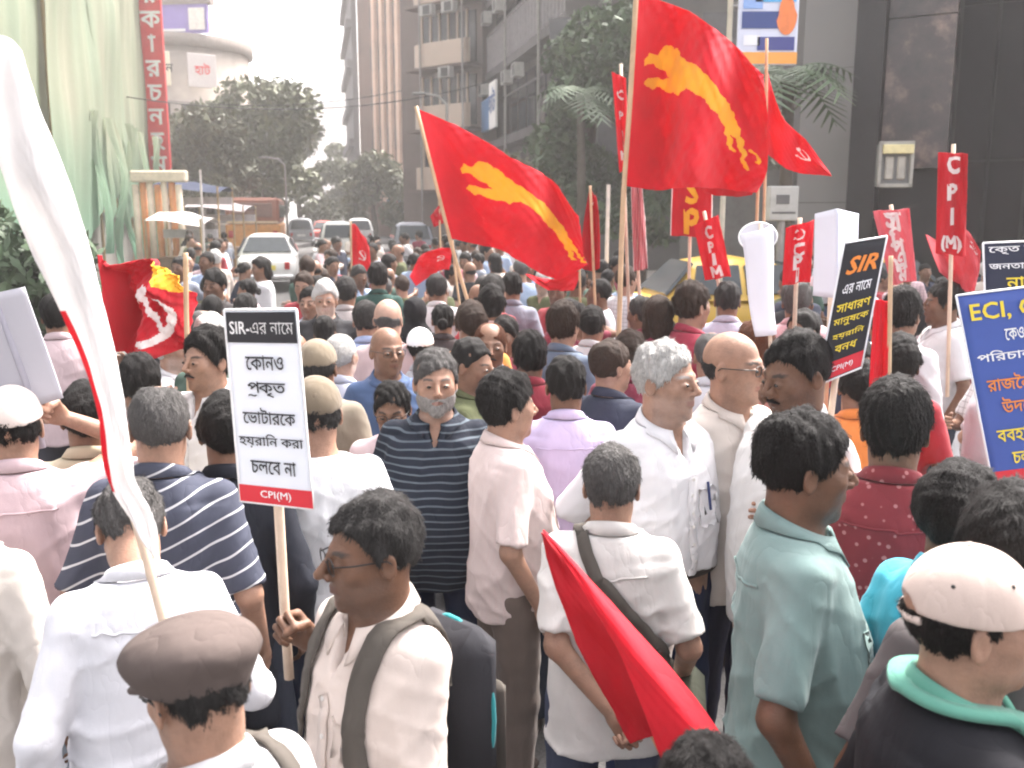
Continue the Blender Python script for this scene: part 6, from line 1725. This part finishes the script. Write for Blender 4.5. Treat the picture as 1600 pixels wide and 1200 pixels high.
# man with the placard and the backpack
sp = dict(q=0, shirt=(0.598, 0.515, 0.465), sleeve='long', hair='short', haircol='darkgrey', skin='dark', glasses=True, stubble=.35, hem=.78, placket=True, pocket=1, seed=5, trousers=(.05, .05, .07), hyaw=-22, hpitch=4, nose=1.15, amp=.014, wide=.98)
aim(582, 772, 1.63, -52, sp, 'R', 447, 985, .13, hand='grip', thumb=(0, 0, 1), elbow=(-.3, .3, -1))
sp['L'] = dict(to=(.10, -.20, .90), hand='relaxed', thumb=(0, -.3, .8), elbow=(.7, .6, -.2))
root, ps, f, so = place(582, 772, 1.63, -52, sp, 'man in glasses and a cream shirt with a dark backpack, holding up the white placard')
M_BAG = cloth((.085, .075, .065)); M_BAGD = cloth((.03, .03, .035)); M_TEAL = cloth((.03, .25, .27))
for sx in (-1, 1):
    pts = [ps.T((sx * .10, .20, 1.24)), ps.T((sx * .095, .12, 1.36)), ps.T((sx * .095, .0, 1.46)), ps.T((sx * .10, -.14, 1.36)), ps.T((sx * .115, -.22, 1.24)), ps.T((sx * .145, -.16, 1.10)), ps.T((sx * .18, .0, .98))]
    if sx < 0: bag = empty('backpack', root.location, root.rotation_euler[2], 'dark backpack with teal trim on the back of the man with the white placard', 'backpack'); bag.scale = root.scale
    link('shoulder_strap', strap_mesh('shoulder_strap', f, pts, .052, .006, .006, 46), M_BAG, bag)
mb = MB(); mb.box(ps.T((0, .225, 1.13)), (.27, .13, .42), ps.RL, .055); mb.build('main_bag', M_BAGD, bag, True)
mb = MB(); mb.box(ps.T((0, .300, 1.06)), (.20, .05, .24), ps.RL, .022); mb.build('front_pocket', M_BAG, bag, True)
MB().tube([ps.T((.152, .24, z)) if 0 else ps.T((.138 * math.cos(a), .225, 1.13 + .212 * math.sin(a))) for a in np.linspace(-1.2, 4.3, 24)], .006, 6).build('piping', M_TEAL, bag, True)
# grey flat cap, bottom left
sp = dict(q=0, shirt=(0.614, 0.606, 0.614), hair='thin', haircol='darkgrey', skin='mid', cap='flat', capcol=(.095, .074, .067), glasses=True, seed=3, hpitch=16, hyaw=-8, wide=1.05, hem=.8, yoke=True, collar=True)
root, ps, f, so = place(305, 968, 1.57, 216, sp, 'man in a brown grey flat cap with his back turned, at the bottom left corner')
bag = empty('shoulder_bag', root.location, root.rotation_euler[2], 'grey strapped bag on the shoulder of the flat cap man', 'bag'); bag.scale = root.scale
link('strap', strap_mesh('strap', f, [ps.T((-.13, .2, 1.0)), ps.T((-.12, .15, 1.25)), ps.T((-.115, .02, 1.45)), ps.T((-.115, -.15, 1.3)), ps.T((-.12, -.2, 1.1))], .05, .006), M_BAG, bag)
MB().box(ps.T((-.19, .16, .88)), (.10, .28, .26), None, .03).build('pouch', M_BAGD, bag, True)
# beige cap, bottom right
sp = dict(q=0, shirt=(0.012, 0.012, 0.015), hair='short', haircol='black', skin='mid', cap='ball', capcol=(.52, .42, .37), seed=8, hpitch=-2, hyaw=-6, wide=1.22, collarmat=cloth((.11, .30, .23)), hem=.78, stubble=.2, sleeve='long', amp=.009)
root, ps, f, so = place(1522, 858, 1.66, 116, sp, 'man in a beige baseball cap and black jacket with a mint collar, bottom right corner')
link('mint_scarf', strap_mesh('mint_scarf', f, [ps.T((.07, -.12, 1.33)), ps.T((.085, -.05, 1.42)), ps.T((.075, .06, 1.46)), ps.T((0, .10, 1.465)), ps.T((-.075, .06, 1.46)), ps.T((-.085, -.05, 1.42)), ps.T((-.07, -.12, 1.33))], .040, .014, .010, 46), cloth((.11, .30, .23)), so)
# white shirt back, left
sp = dict(q=0, shirt=(0.631, 0.631, 0.664), sleeve='long', hair='short', haircol='grey', skin='mid', seed=12, lean=7, stoop=.05, hpitch=34, wide=1.08, hem=.80, slen=.9, amp=.018, yoke=True, trousers=(.012, .015, .03), belly=.03,
          R=dict(to=(.03, -.22, 1.12), hand='grip', thumb=(0, 0, 1), elbow=(-.9, .3, -.5)), L=dict(to=(.21, .02, .84), hand='relaxed', elbow=(.9, .6, -.3)))
sp['R'], sp['L'] = dict(to=(-.12, -.26, 1.04), hand='grip', thumb=(0, 0, 1), elbow=(-.45, .6, -.7)), dict(to=(.24, .02, .86), hand='relaxed', elbow=(.6, .8, -.3))
sp['dh'] = -.08; sp['stoop'] = .10; sp['hpitch'] = 46
place(200, 768, 1.60, 184, sp, 'man in a white long sleeved shirt seen from behind, under the slanting white banner')
# sling bag man
sp = dict(q=0, shirt=(0.614, 0.589, 0.564), hair='short', haircol='grey', skin='mid', seed=9, hpitch=8, wide=1.12, hem=.74, belly=.03, yoke=True, trousers=(.05, .06, .10), slen=.86, amp=.016)
aim(957, 697, 1.56, 176, sp, 'L', 985, 1150, -.22, hand='grip', thumb=(.3, -.2, 1), elbow=(.9, .6, -.3))
sp['R'] = dict(to=(-.22, -.10, .90), hand='relaxed')
sp['L']['elbow'] = (.9, .3, -.3)
root, ps, f, so = place(957, 697, 1.56, 176, sp, 'grey haired man, white shirt, dark sling strap across his back, gripping the foreground red flag')
bag = empty('sling_bag', root.location, root.rotation_euler[2], 'olive sling bag hanging from a dark strap on the grey haired man', 'bag'); bag.scale = root.scale
link('strap', strap_mesh('strap', f, [ps.T((.12, -.14, 1.32)), ps.T((.095, .0, 1.46)), ps.T((.06, .14, 1.385)), ps.T((.0, .2, 1.31)), ps.T((-.07, .22, 1.23)), ps.T((-.15, .17, 1.13)), ps.T((-.21, .05, 1.02))], .040, .005, .006, 50), M_BAG, bag)
MB().box(ps.T((-.25, .03, .84)), (.10, .30, .24), None, .03).build('pouch', cloth((.07, .075, .055)), bag, True)
# mint shirt
sp = dict(q=0, shirt=(0.19, 0.275, 0.262), hair='short', haircol='black', skin='dark', seed=21, hyaw=8, hpitch=4, wide=.97, belly=.035, hem=.76, pocket=-1, trousers=(.05, .10, .22), amp=.018, slen=.88, yoke=True)
place(1258, 641, 1.76, 100, sp, 'man in a pale mint short sleeved shirt and blue jeans, side on, right of centre')
# crown of hair bottom centre
place(1108, 1168, 1.42, 180, dict(q=0, shirt=(0.05, 0.05, 0.06), hair='thick', haircol='black', seed=2, hpitch=10, skin='dark'), 'person whose black hair alone shows at the bottom edge in front of the red flag')
# right edge big blurred dark head
place(1588, 765, 1.70, 178, dict(q=0, shirt=(0.1, 0.09, 0.09), hair='thick', haircol='black', seed=4, skin='dark'), 'person with dark hair cut off by the right edge, above the beige cap')
# maroon patterned shirt
place(1404, 598, 1.74, 178, dict(q=0, shirt=(0.2, 0.028, 0.035), pattern='dots', col2=(.40, .16, .16), hair='thick', haircol='black', seed=6, skin='dark', wide=1.1, yoke=True, belly=.02, hem=.74, hpitch=3), 'man in a maroon shirt with small pale dots, back turned, right of the mint shirt')
# cyan shirt behind the beige cap
place(1508, 722, 1.66, 140, dict(q=1, shirt=(0.05, 0.36, 0.48), hair='short', haircol='black', seed=7, skin='dark', wide=1.0), 'dark haired person in a cyan shirt mostly hidden behind the beige cap')
# striped polo man
place(680, 545, 1.69, -4, dict(q=0, shirt=(.013, .017, .028), pattern='hstripe', col2=(.10, .125, .15), hair='short', haircol='grey', skin='mid', beard='full', beardcol='saltpepper', seed=11, wide=1.2, belly=.065, hem=.80, jaw=1.12, hyaw=8, trousers=(.015, .022, .055), stubble=.4, slen=.95), 'stout grey bearded man in a dark striped polo shirt, facing us in the middle')
# cream pink shirt, facing right
sp = dict(q=0, shirt=(0.598, 0.498, 0.473), pattern='vstripe', col2=(.60, .45, .43), hair='thick', haircol='black', skin='mid', seed=13, hyaw=8, wide=1.08, belly=.04, hem=.79, pocket=-1, trousers=(.13, .10, .085), amp=.016, slen=.92)
place(792, 582, 1.64, 108, sp, 'black haired man in cream pink shirt and brown trousers, right of the striped polo')
# lavender back
place(885, 556, 1.63, 180, dict(q=0, shirt=(0.5, 0.43, 0.62), hair='short', haircol='black', skin='dark', seed=14, wide=1.12, yoke=True, hem=.76, sleeve='long'), 'dark haired man in a lavender shirt seen from behind')
# white haired man
place(1042, 532, 1.78, 38, dict(q=0, shirt=(0.631, 0.622, 0.639), hair='short', haircol='white', skin='mid', seed=15, hyaw=22, wide=1.06, belly=.02, hem=.96, placket=True, pocket=1, pen=True, trousers=(.02, .03, .075), stubble=.2, scol=(.4, .4, .4), slen=1.15, **BACKH), 'white haired man in a white half sleeved shirt and navy trousers, looking right')
# bald glasses crossed arms
place(1148, 513, 1.80, 48, dict(q=0, shirt=(0.548, 0.498, 0.457), hair='bald', haircol='darkgrey', skin='mid', seed=16, hyaw=18, glasses=True, wide=1.02, hem=.80, placket=True, trousers=(.02, .02, .04), slen=1.05, **CROSS), 'bald man in glasses and a cream shirt with folded arms beside the white haired man')
# man behind mint with white shirt
sp = dict(q=0, shirt=(0.581, 0.573, 0.564), sleeve='long', hair='short', haircol='black', skin='dark', seed=17, hyaw=-6, hpitch=14, wide=1.1, hem=.78, stubble=.4, beard='moustache')
aim(1250, 517, 1.83, -48, sp, 'R', 1210, 612, -.02, hand='grip', thumb=(0, 0, 1), elbow=(.1, .2, -1))
root, ps, f, so = place(1250, 517, 1.83, -48, sp, 'dark haired moustached man in a white shirt, looking left beneath the black placard')
# white kurta, hand to mouth
sp = dict(q=0, shirt=(0.598, 0.589, 0.598), sleeve='long', hair='thick', haircol='black', skin='brown', seed=18, hyaw=10, hpitch=6, hem=.55, garment='kurta', leaf=False, slen=.9, amp=.018)
place(1412, 452, 1.80, 150, sp, 'tall man in a white kurta turned away, right of the black placard')
# small dark head
place(1408, 526, 1.66, 176, dict(q=0, shirt=(0.3, 0.02, 0.03), hair='thick', haircol='black', skin='dark', seed=19, wide=.85), 'slim person with thick black hair between the white kurta and the maroon shirt')
# white shirt at right (1490,480)
place(1478, 440, 1.78, -70, dict(q=1, shirt=(0.581, 0.581, 0.598), hair='short', haircol='black', skin='dark', seed=20, wide=1.05, hem=.6, garment='kurta', sleeve='short', hyaw=-10), 'dark skinned man in a white kurta with bare forearms beside the blue placard')
# orange behind
place(1344, 560, 1.60, 185, dict(q=1, shirt=(0.7, 0.23, 0.06), hair='short', haircol='black', seed=22, sleeve='long', wide=.9), 'person in an orange shirt squeezed behind the mint shirt man')
# striped back man left
place(245, 598, 1.72, 160, dict(q=0, shirt=(0.055, 0.06, 0.085), pattern='diag', col2=(.50, .50, .52), hair='balding', haircol='grey', skin='mid', seed=23, wide=1.14, belly=.04, hem=.78, hyaw=12, hpitch=6, trousers=(.03, .03, .035), slen=.95), 'grey haired man in a dark shirt with slanting pale stripes, back turned, at the left')
# man with hand to face left
sp = dict(q=0, shirt=(0.614, 0.598, 0.598), hair='thick', haircol='black', skin='mid', seed=24, beard='moustache', wide=1.05, hyaw=-10, hem=.8, sleeve='long', placket=True)
sp['R'] = dict(to=(-.06, -.16, 1.42), hand='phone', thumb=(0, -.3, 1), elbow=(-.7, -.1, -.8))
place(322, 514, 1.72, -42, sp, 'moustached man in white raising a hand to his mouth, left of the white placard')
# dark clothed behind striped back
place(352, 612, 1.66, 170, dict(q=1, wide=.8, shirt=(0.02, 0.022, 0.03), hair='short', haircol='black', seed=25, sleeve='long', hem=.6), 'person in black clothes hidden behind the white placard')
# olive cap white t shirt
place(492, 588, 1.67, 184, dict(q=0, shirt=(0.622, 0.631, 0.647), hair='short', haircol='darkgrey', skin='mid', cap='round', capcol=(.15, .12, .085), seed=26, wide=1.24, belly=.03, hem=.83, trousers=(.02, .025, .045), collar=False, open=False, slen=1.0), 'man in an olive cap and white T shirt, back turned, beside the white placard')
place(495, 530, 1.66, 170, dict(q=1, shirt=(0.2, 0.17, 0.13), hair='short', haircol='darkgrey', cap='round', capcol=(.19, .155, .11), seed=27), 'person in a khaki cap directly behind the olive cap')
place(532, 520, 1.60, 150, dict(q=1, shirt=(0.515, 0.531, 0.614), hair='thin', haircol='white', skin='fair', seed=28, sleeve='long'), 'elderly person with thin white hair and pale blue shirt behind the olive cap')
# glasses bald blue shirt
place(604, 508, 1.66, 12, dict(q=0, shirt=(0.06, 0.1, 0.2), hair='bald', haircol='darkgrey', skin='brown', glasses=True, seed=29, wide=1.05, beard=None, hyaw=8), 'balding man in glasses and a dark blue shirt, facing us left of the grey beard')
place(572, 470, 1.66, 175, dict(q=1, shirt=(0.34, 0.42, 0.62), hair='short', haircol='darkgrey', skin='mid', seed=30, wide=1.1), 'man in a light blue shirt with his back turned, behind the balding man in glasses')
place(606, 464, 1.72, 165, dict(q=1, shirt=(0.5, 0.38, 0.38), hair='bald', haircol='grey', skin='fair', seed=31), 'bald pink headed man seen from behind in the middle of the crowd')
# woman in pink
place(612, 596, 1.52, -8, dict(q=0, shirt=(0.598, 0.465, 0.481), hair='bun', haircol='black', skin='brown', glasses=True, seed=32, wide=.98, hem=.6, hpitch=16, garment='tunic', collar=False, slen=.95, stubble=0, jaw=.95, nose=.85, **FRONT), 'woman in glasses and a pale pink tunic looking down, left of the striped polo man', )
# orange man, front facing with vest
place(766, 502, 1.66, 2, dict(q=0, shirt=(0.34, 0.4, 0.48), hair='balding', haircol='henna', skin='brown', seed=33, wide=.98, beard='moustache', beardcol='darkgrey', hem=.78), 'henna haired man in a grey blue shirt facing us, right of the grey bearded man')
place(736, 470, 1.72, 178, dict(q=1, shirt=(0.62, 0.24, 0.05), hair='short', haircol='brown', seed=34, sleeve='long', wide=1.1), 'person in a deep orange kurta behind the henna haired man')
place(828, 520, 1.62, 178, dict(q=0, shirt=(0.25, 0.03, 0.045), hair='thick', haircol='black', seed=35, skin='dark'), 'black haired person in a maroon shirt behind the lavender shirt')
place(880, 474, 1.70, 150, dict(q=0, shirt=(0.11, 0.14, 0.19), hair='thick', haircol='brown', skin='mid', seed=36, wide=1.1, sleeve='long', hyaw=6), 'brown haired man in a slate blue shirt turned away, above the lavender shirt')
place(926, 478, 1.62, 160, dict(q=1, shirt=(0.614, 0.614, 0.614), hair='short', haircol='black', seed=37, wide=1.0, sleeve='long'), 'person in a white shirt with a dark rucksack strap right of the slate blue shirt')
place(1082, 442, 1.80, 130, dict(q=0, shirt=(0.3, 0.035, 0.06), hair='thick', haircol='brown', skin='mid', seed=38, wide=1.1, hyaw=5), 'dark haired man in a crimson shirt turned right behind the white haired man')
place(1030, 462, 1.72, 170, dict(q=1, shirt=(0.26, 0.03, 0.07), hair='bob', haircol='brown', seed=39, sleeve='long', stubble=0), 'person with brown neck length hair in dark red, left of the crimson shirt')
place(985, 520, 1.60, 160, dict(q=1, shirt=(0.2, 0.035, 0.06), hair='thick', haircol='brown', seed=40, sleeve='long', wide=1.2), 'person in a wine red shirt between the slate blue shirt and the white haired man')
place(1138, 440, 1.74, 176, dict(q=1, shirt=(0.465, 0.465, 0.564), hair='short', haircol='darkgrey', seed=41, wide=1.15), 'man with a wide pale lavender collar seen from behind, under the tilted red banner')
place(1246, 440, 1.76, 178, dict(q=1, shirt=(0.62, 0.4, 0.42), hair='thick', haircol='grey', seed=42, wide=1.1), 'grey haired man in a pink shirt with his back turned, under the bright red banner')
place(1180, 500, 1.66, -150, dict(q=1, shirt=(0.4, 0.2, 0.18), hair='bob', haircol='henna', seed=43, stubble=0, sleeve='long'), 'person with curly reddish hair just right of the bald man in glasses')
# left cluster
sp = dict(q=0, shirt=(0.515, 0.39, 0.415), hair='thin', haircol='black', skin='mid', cap='round', capcol=(.62, .54, .50), seed=44, wide=1.15, hem=.96, yoke=True, trousers=(.24, .28, .33), belly=.02)
aim(15, 603, 1.68, 172, sp, 'L', 66, 640, .10, hand='grip', thumb=(0, 0, 1), elbow=(.9, -.1, -.7))
aim(15, 603, 1.68, 172, sp, 'R', 66, 640, .10, hand='grip', thumb=(0, 0, 1), elbow=(-.9, -.1, -.7))
sp['L'] = None; sp['hyaw'] = 0
place(15, 603, 1.68, 172, sp, 'man in pale cap, pink shirt and grey jeans at left edge, holding grey placard')
place(86, 462, 1.70, 174, dict(q=1, shirt=(0.531, 0.415, 0.432), hair='thick', haircol='black', seed=45, trousers=(.04, .04, .05)), 'black haired person in a pink shirt between the grey placard and the white banner')
place(132, 596, 1.64, 168, dict(q=1, shirt=(0.58, 0.5, 0.36), hair='short', haircol='black', seed=46, sleeve='long', hem=.5, garment='kurta', wide=1.2, trousers=(.12, .07, .05)), 'person in a yellowish cream kurta mostly hidden behind the white banner')
place(216, 556, 1.62, 178, dict(q=1, shirt=(0.498, 0.415, 0.415), hair='thick', haircol='black', seed=47), 'black haired person just behind the grey haired striped shirt man')
place(-85, 700, 1.62, 150, dict(q=0, shirt=(0.548, 0.498, 0.448), hair='short', haircol='black', seed=48, hem=.50, garment='kurta', sleeve='long', trousers=(.2, .12, .1), wide=1.05), 'person in a long cream kurta cut off by the left edge')
place(334, 422, 1.72, -30, dict(q=1, shirt=(0.05, 0.045, 0.045), hair='thick', haircol='black', skin='dark', seed=49, sleeve='long'), 'man in dark clothes standing in front of the white taxi')
place(383, 458, 1.64, 178, dict(q=1, shirt=(0.1, 0.09, 0.1), hair='short', haircol='darkgrey', seed=50), 'greyish haired person in dark grey above the white placard')
place(484, 448, 1.64, -20, dict(q=1, shirt=(0.35, 0.36, 0.42), hair='short', haircol='black', skin='mid', seed=51), 'person in a grey shirt facing us above the khaki cap')
place(540, 432, 1.70, 165, dict(q=1, shirt=(0.457, 0.415, 0.398), hair='short', haircol='darkgrey', seed=52, wide=1.05), 'person with dark grey hair in a beige shirt left of the middle')
place(590, 412, 1.74, 178, dict(q=1, shirt=(0.03, 0.07, 0.06), hair='thick', haircol='black', seed=53, wide=1.1), 'black haired person in a dark green shirt under the small red flag')
place(682, 428, 1.70, 178, dict(q=1, shirt=(0.614, 0.581, 0.581), hair='short', haircol='darkgrey', seed=54, wide=1.25, sleeve='long'), 'grey haired person in a white shirt seen from behind below the drooping flag')
place(648, 463, 1.60, 178, dict(q=1, shirt=(0.012, 0.012, 0.014), hair='none', cap='scarf', capcol=(.012, .012, .014), seed=55, stubble=0), 'woman in a black head scarf seen from behind at the centre', )
place(692, 474, 1.58, 178, dict(q=1, shirt=(0.05, 0.04, 0.04), hair='bun', haircol='black', seed=56, stubble=0), 'person with black hair in a bun right of the black head scarf')
place(656, 512, 1.55, 178, dict(q=1, shirt=(0.415, 0.415, 0.432), hair='thin', haircol='black', cap='round', capcol=(.78, .78, .78), seed=57), 'person in a bright white cap just behind the grey bearded man')
place(768, 448, 1.72, 178, dict(q=1, shirt=(0.64, 0.44, 0.4), hair='thick', haircol='black', seed=58), 'black haired person in a salmon shirt above the henna haired man')
place(800, 425, 1.72, 178, dict(q=1, shirt=(0.22, 0.23, 0.28), hair='short', haircol='black', seed=59), 'person in a slate grey shirt just below the waving flag')

# ------------------------------------------------------------------ the crowd farther back
rg = random.Random(11)
taken = [(o.location.x, o.location.y) for o in bpy.data.objects if o.parent is None and o.get('category') == 'person']
POSES = [dict(), dict(**FRONT), dict(**BACKH), dict(**TALK), dict(**PHONE), dict(**CROSS)]
protos = []
styles = [('short', 'black', 'dark'), ('thick', 'black', 'brown'), ('balding', 'grey', 'mid'), ('bob', 'black', 'brown'), ('thick', 'darkgrey', 'dark'), ('short', 'brown', 'mid'), ('bald', 'darkgrey', 'brown'), ('bun', 'black', 'brown'), ('thick', 'white', 'mid'), ('short', 'black', 'brown')]
HTXT = {('short', 'black'): 'short black hair', ('thick', 'black'): 'thick black hair', ('balding', 'grey'): 'thinning grey hair', ('bob', 'black'): 'neck length black hair', ('thick', 'darkgrey'): 'dark grey hair', ('short', 'brown'): 'short brown hair', ('bald', 'darkgrey'): 'a bald head', ('bun', 'black'): 'hair in a bun', ('thick', 'white'): 'white hair'}
CL = [((.58, .58, .60), 'white'), ((.56, .55, .56), 'white'), ((.60, .52, .46), 'cream'), ((.30, .03, .04), 'red'), ((.035, .04, .06), 'navy'), ((.03, .03, .033), 'black'), ((.22, .24, .28), 'grey'), ((.30, .38, .52), 'light blue'), ((.55, .40, .42), 'pink'), ((.06, .10, .08), 'bottle green'), ((.09, .10, .05), 'olive'), ((.18, .03, .05), 'maroon')]
LAND = [(300, 'near the striped gateway'), (370, 'left of the white taxi'), (440, 'in front of the white taxi'), (505, 'before the white hatchback'), (560, 'by the small red flag'), (625, 'left of the waving flag'), (690, 'below the drooping flag'), (760, 'under the waving flag'), (840, 'under the end of the waving flag'), (905, 'by the narrow furled flag'), (960, 'at the narrow red banner'), (1020, 'at the furled pink banner'), (1080, 'beneath the yellow lettered banner'), (1150, 'beneath the tilted red banner'), (1215, 'right of the curled paper sheet'), (1275, 'beneath the white placard backs'), (1350, 'behind the black placard'), (1420, 'beneath the faded banner'), (1490, 'beneath the tall crimson banner'), (1560, 'behind the placards at the right edge')]
used = set(); made = 0; SPC = .38
cand = []
for i in range(14000):
    Y = 4.2 + 22 * rg.random() ** 1.7; u = rg.uniform(235, 1640)
    if Y > 11 and (u < 285 or u > 900 and Y > 13): continue
    if Y > 14 and not (500 < u < 850 or 285 < u < 350): continue
    if 985 < u < 1235 and Y > 7.0: continue
    if 380 < u < 500 and Y > 11: continue
    cand.append((Y, u))
for Y, u in cand:
    if made >= 200: break
    x = W(u, 330, Y)[0]; sp_min = SPC + .012 * Y
    if any((x - a) ** 2 + (Y - b) ** 2 < sp_min ** 2 for a, b in taken): continue
    st = rg.choice(styles); col, cn = rg.choice(CL); away = rg.random() < .52
    land = min(LAND, key=lambda q: abs(q[0] - u))[1]
    key = (st[0], st[1], cn, land, away)
    if (st[0], st[1], cn, land) in used: continue
    used.add((st[0], st[1], cn, land))
    rot = (180 + rg.uniform(-50, 50)) if away else rg.uniform(-85, 85)
    h = rg.uniform(1.52, 1.74)
    dist = 'close' if Y < 6 else 'midway' if Y < 10 else 'far'
    lab = '%s, %s shirt, %s, %s' % (HTXT[(st[0], st[1])], cn, 'back turned' if away else 'facing us', land)
    pk = (styles.index(st), rg.randrange(3), Y < 7)
    proto = next((q for q in protos if q[0] == pk), None)
    if proto is None:
        sp = dict(q=2 if Y < 7 else 3, shirt=col, hair=st[0], haircol=st[1], skin=st[2], seed=60 + len(protos), hem=rg.choice((.8, .8, .74, .96, .55)), sleeve=rg.choice(('short', 'short', 'long')), wide=rg.uniform(.92, 1.18), belly=rg.uniform(0, .05), hyaw=rg.uniform(-25, 25), hpitch=rg.uniform(-4, 12), trousers=rg.choice(((.03, .035, .05), (.05, .08, .15), (.12, .1, .08), (.02, .02, .02))), stubble=.2)
        sp.update(POSES[(pk[0] + pk[1]) % 6])
        root, ps, f, so = person(x, Y, R(rot), h, sp, lab, 'people crowding the street behind')
        protos.append((pk, root, so))
    else:
        src = proto[1]; root = src.copy(); COL.objects.link(root); root.location = (x, Y, 0); root.rotation_euler = (0, 0, R(rot)); k = h / H0; root.scale = (k, k, k); tag(root, lab)
        for ch in src.children:
            c2 = ch.copy(); COL.objects.link(c2); c2.parent = root
            if ch.name.split('.')[0] in ('shirt', 'kurta'): c2.material_slots[0].material = cloth(col, rg.choice((None, None, None, 'vstripe', 'check')), dk(col, 1.5) if max(col) < .3 else dk(col, .6))
            for g in ch.children:
                g2 = g.copy(); COL.objects.link(g2); g2.parent = c2
                if g.name.split('.')[0] == 'collar': g2.material_slots[0].material = c2.material_slots[0].material
    taken.append((x, Y)); made += 1
print('crowd', made, 'protos', len(protos))
# ------------------------------------------------------------------ air
hz = MB().box((0, 240, 24.0), (920, 580, 50.0)); hz.V = [(x, y, z) for x, y, z in hz.V]
hm = bpy.data.materials.new('haze_air'); hm.use_nodes = True; n_ = hm.node_tree.nodes; n_.clear()
ho = n_.new('ShaderNodeOutputMaterial'); hv_ = n_.new('ShaderNodeVolumePrincipled'); hm.node_tree.links.new(hv_.outputs[0], ho.inputs['Volume'])
hv_.inputs['Color'].default_value = (.95, .93, .92, 1); hv_.inputs['Density'].default_value = .0018; hv_.inputs['Anisotropy'].default_value = .3
tag(hz.build('haze', hm), kind='stuff')
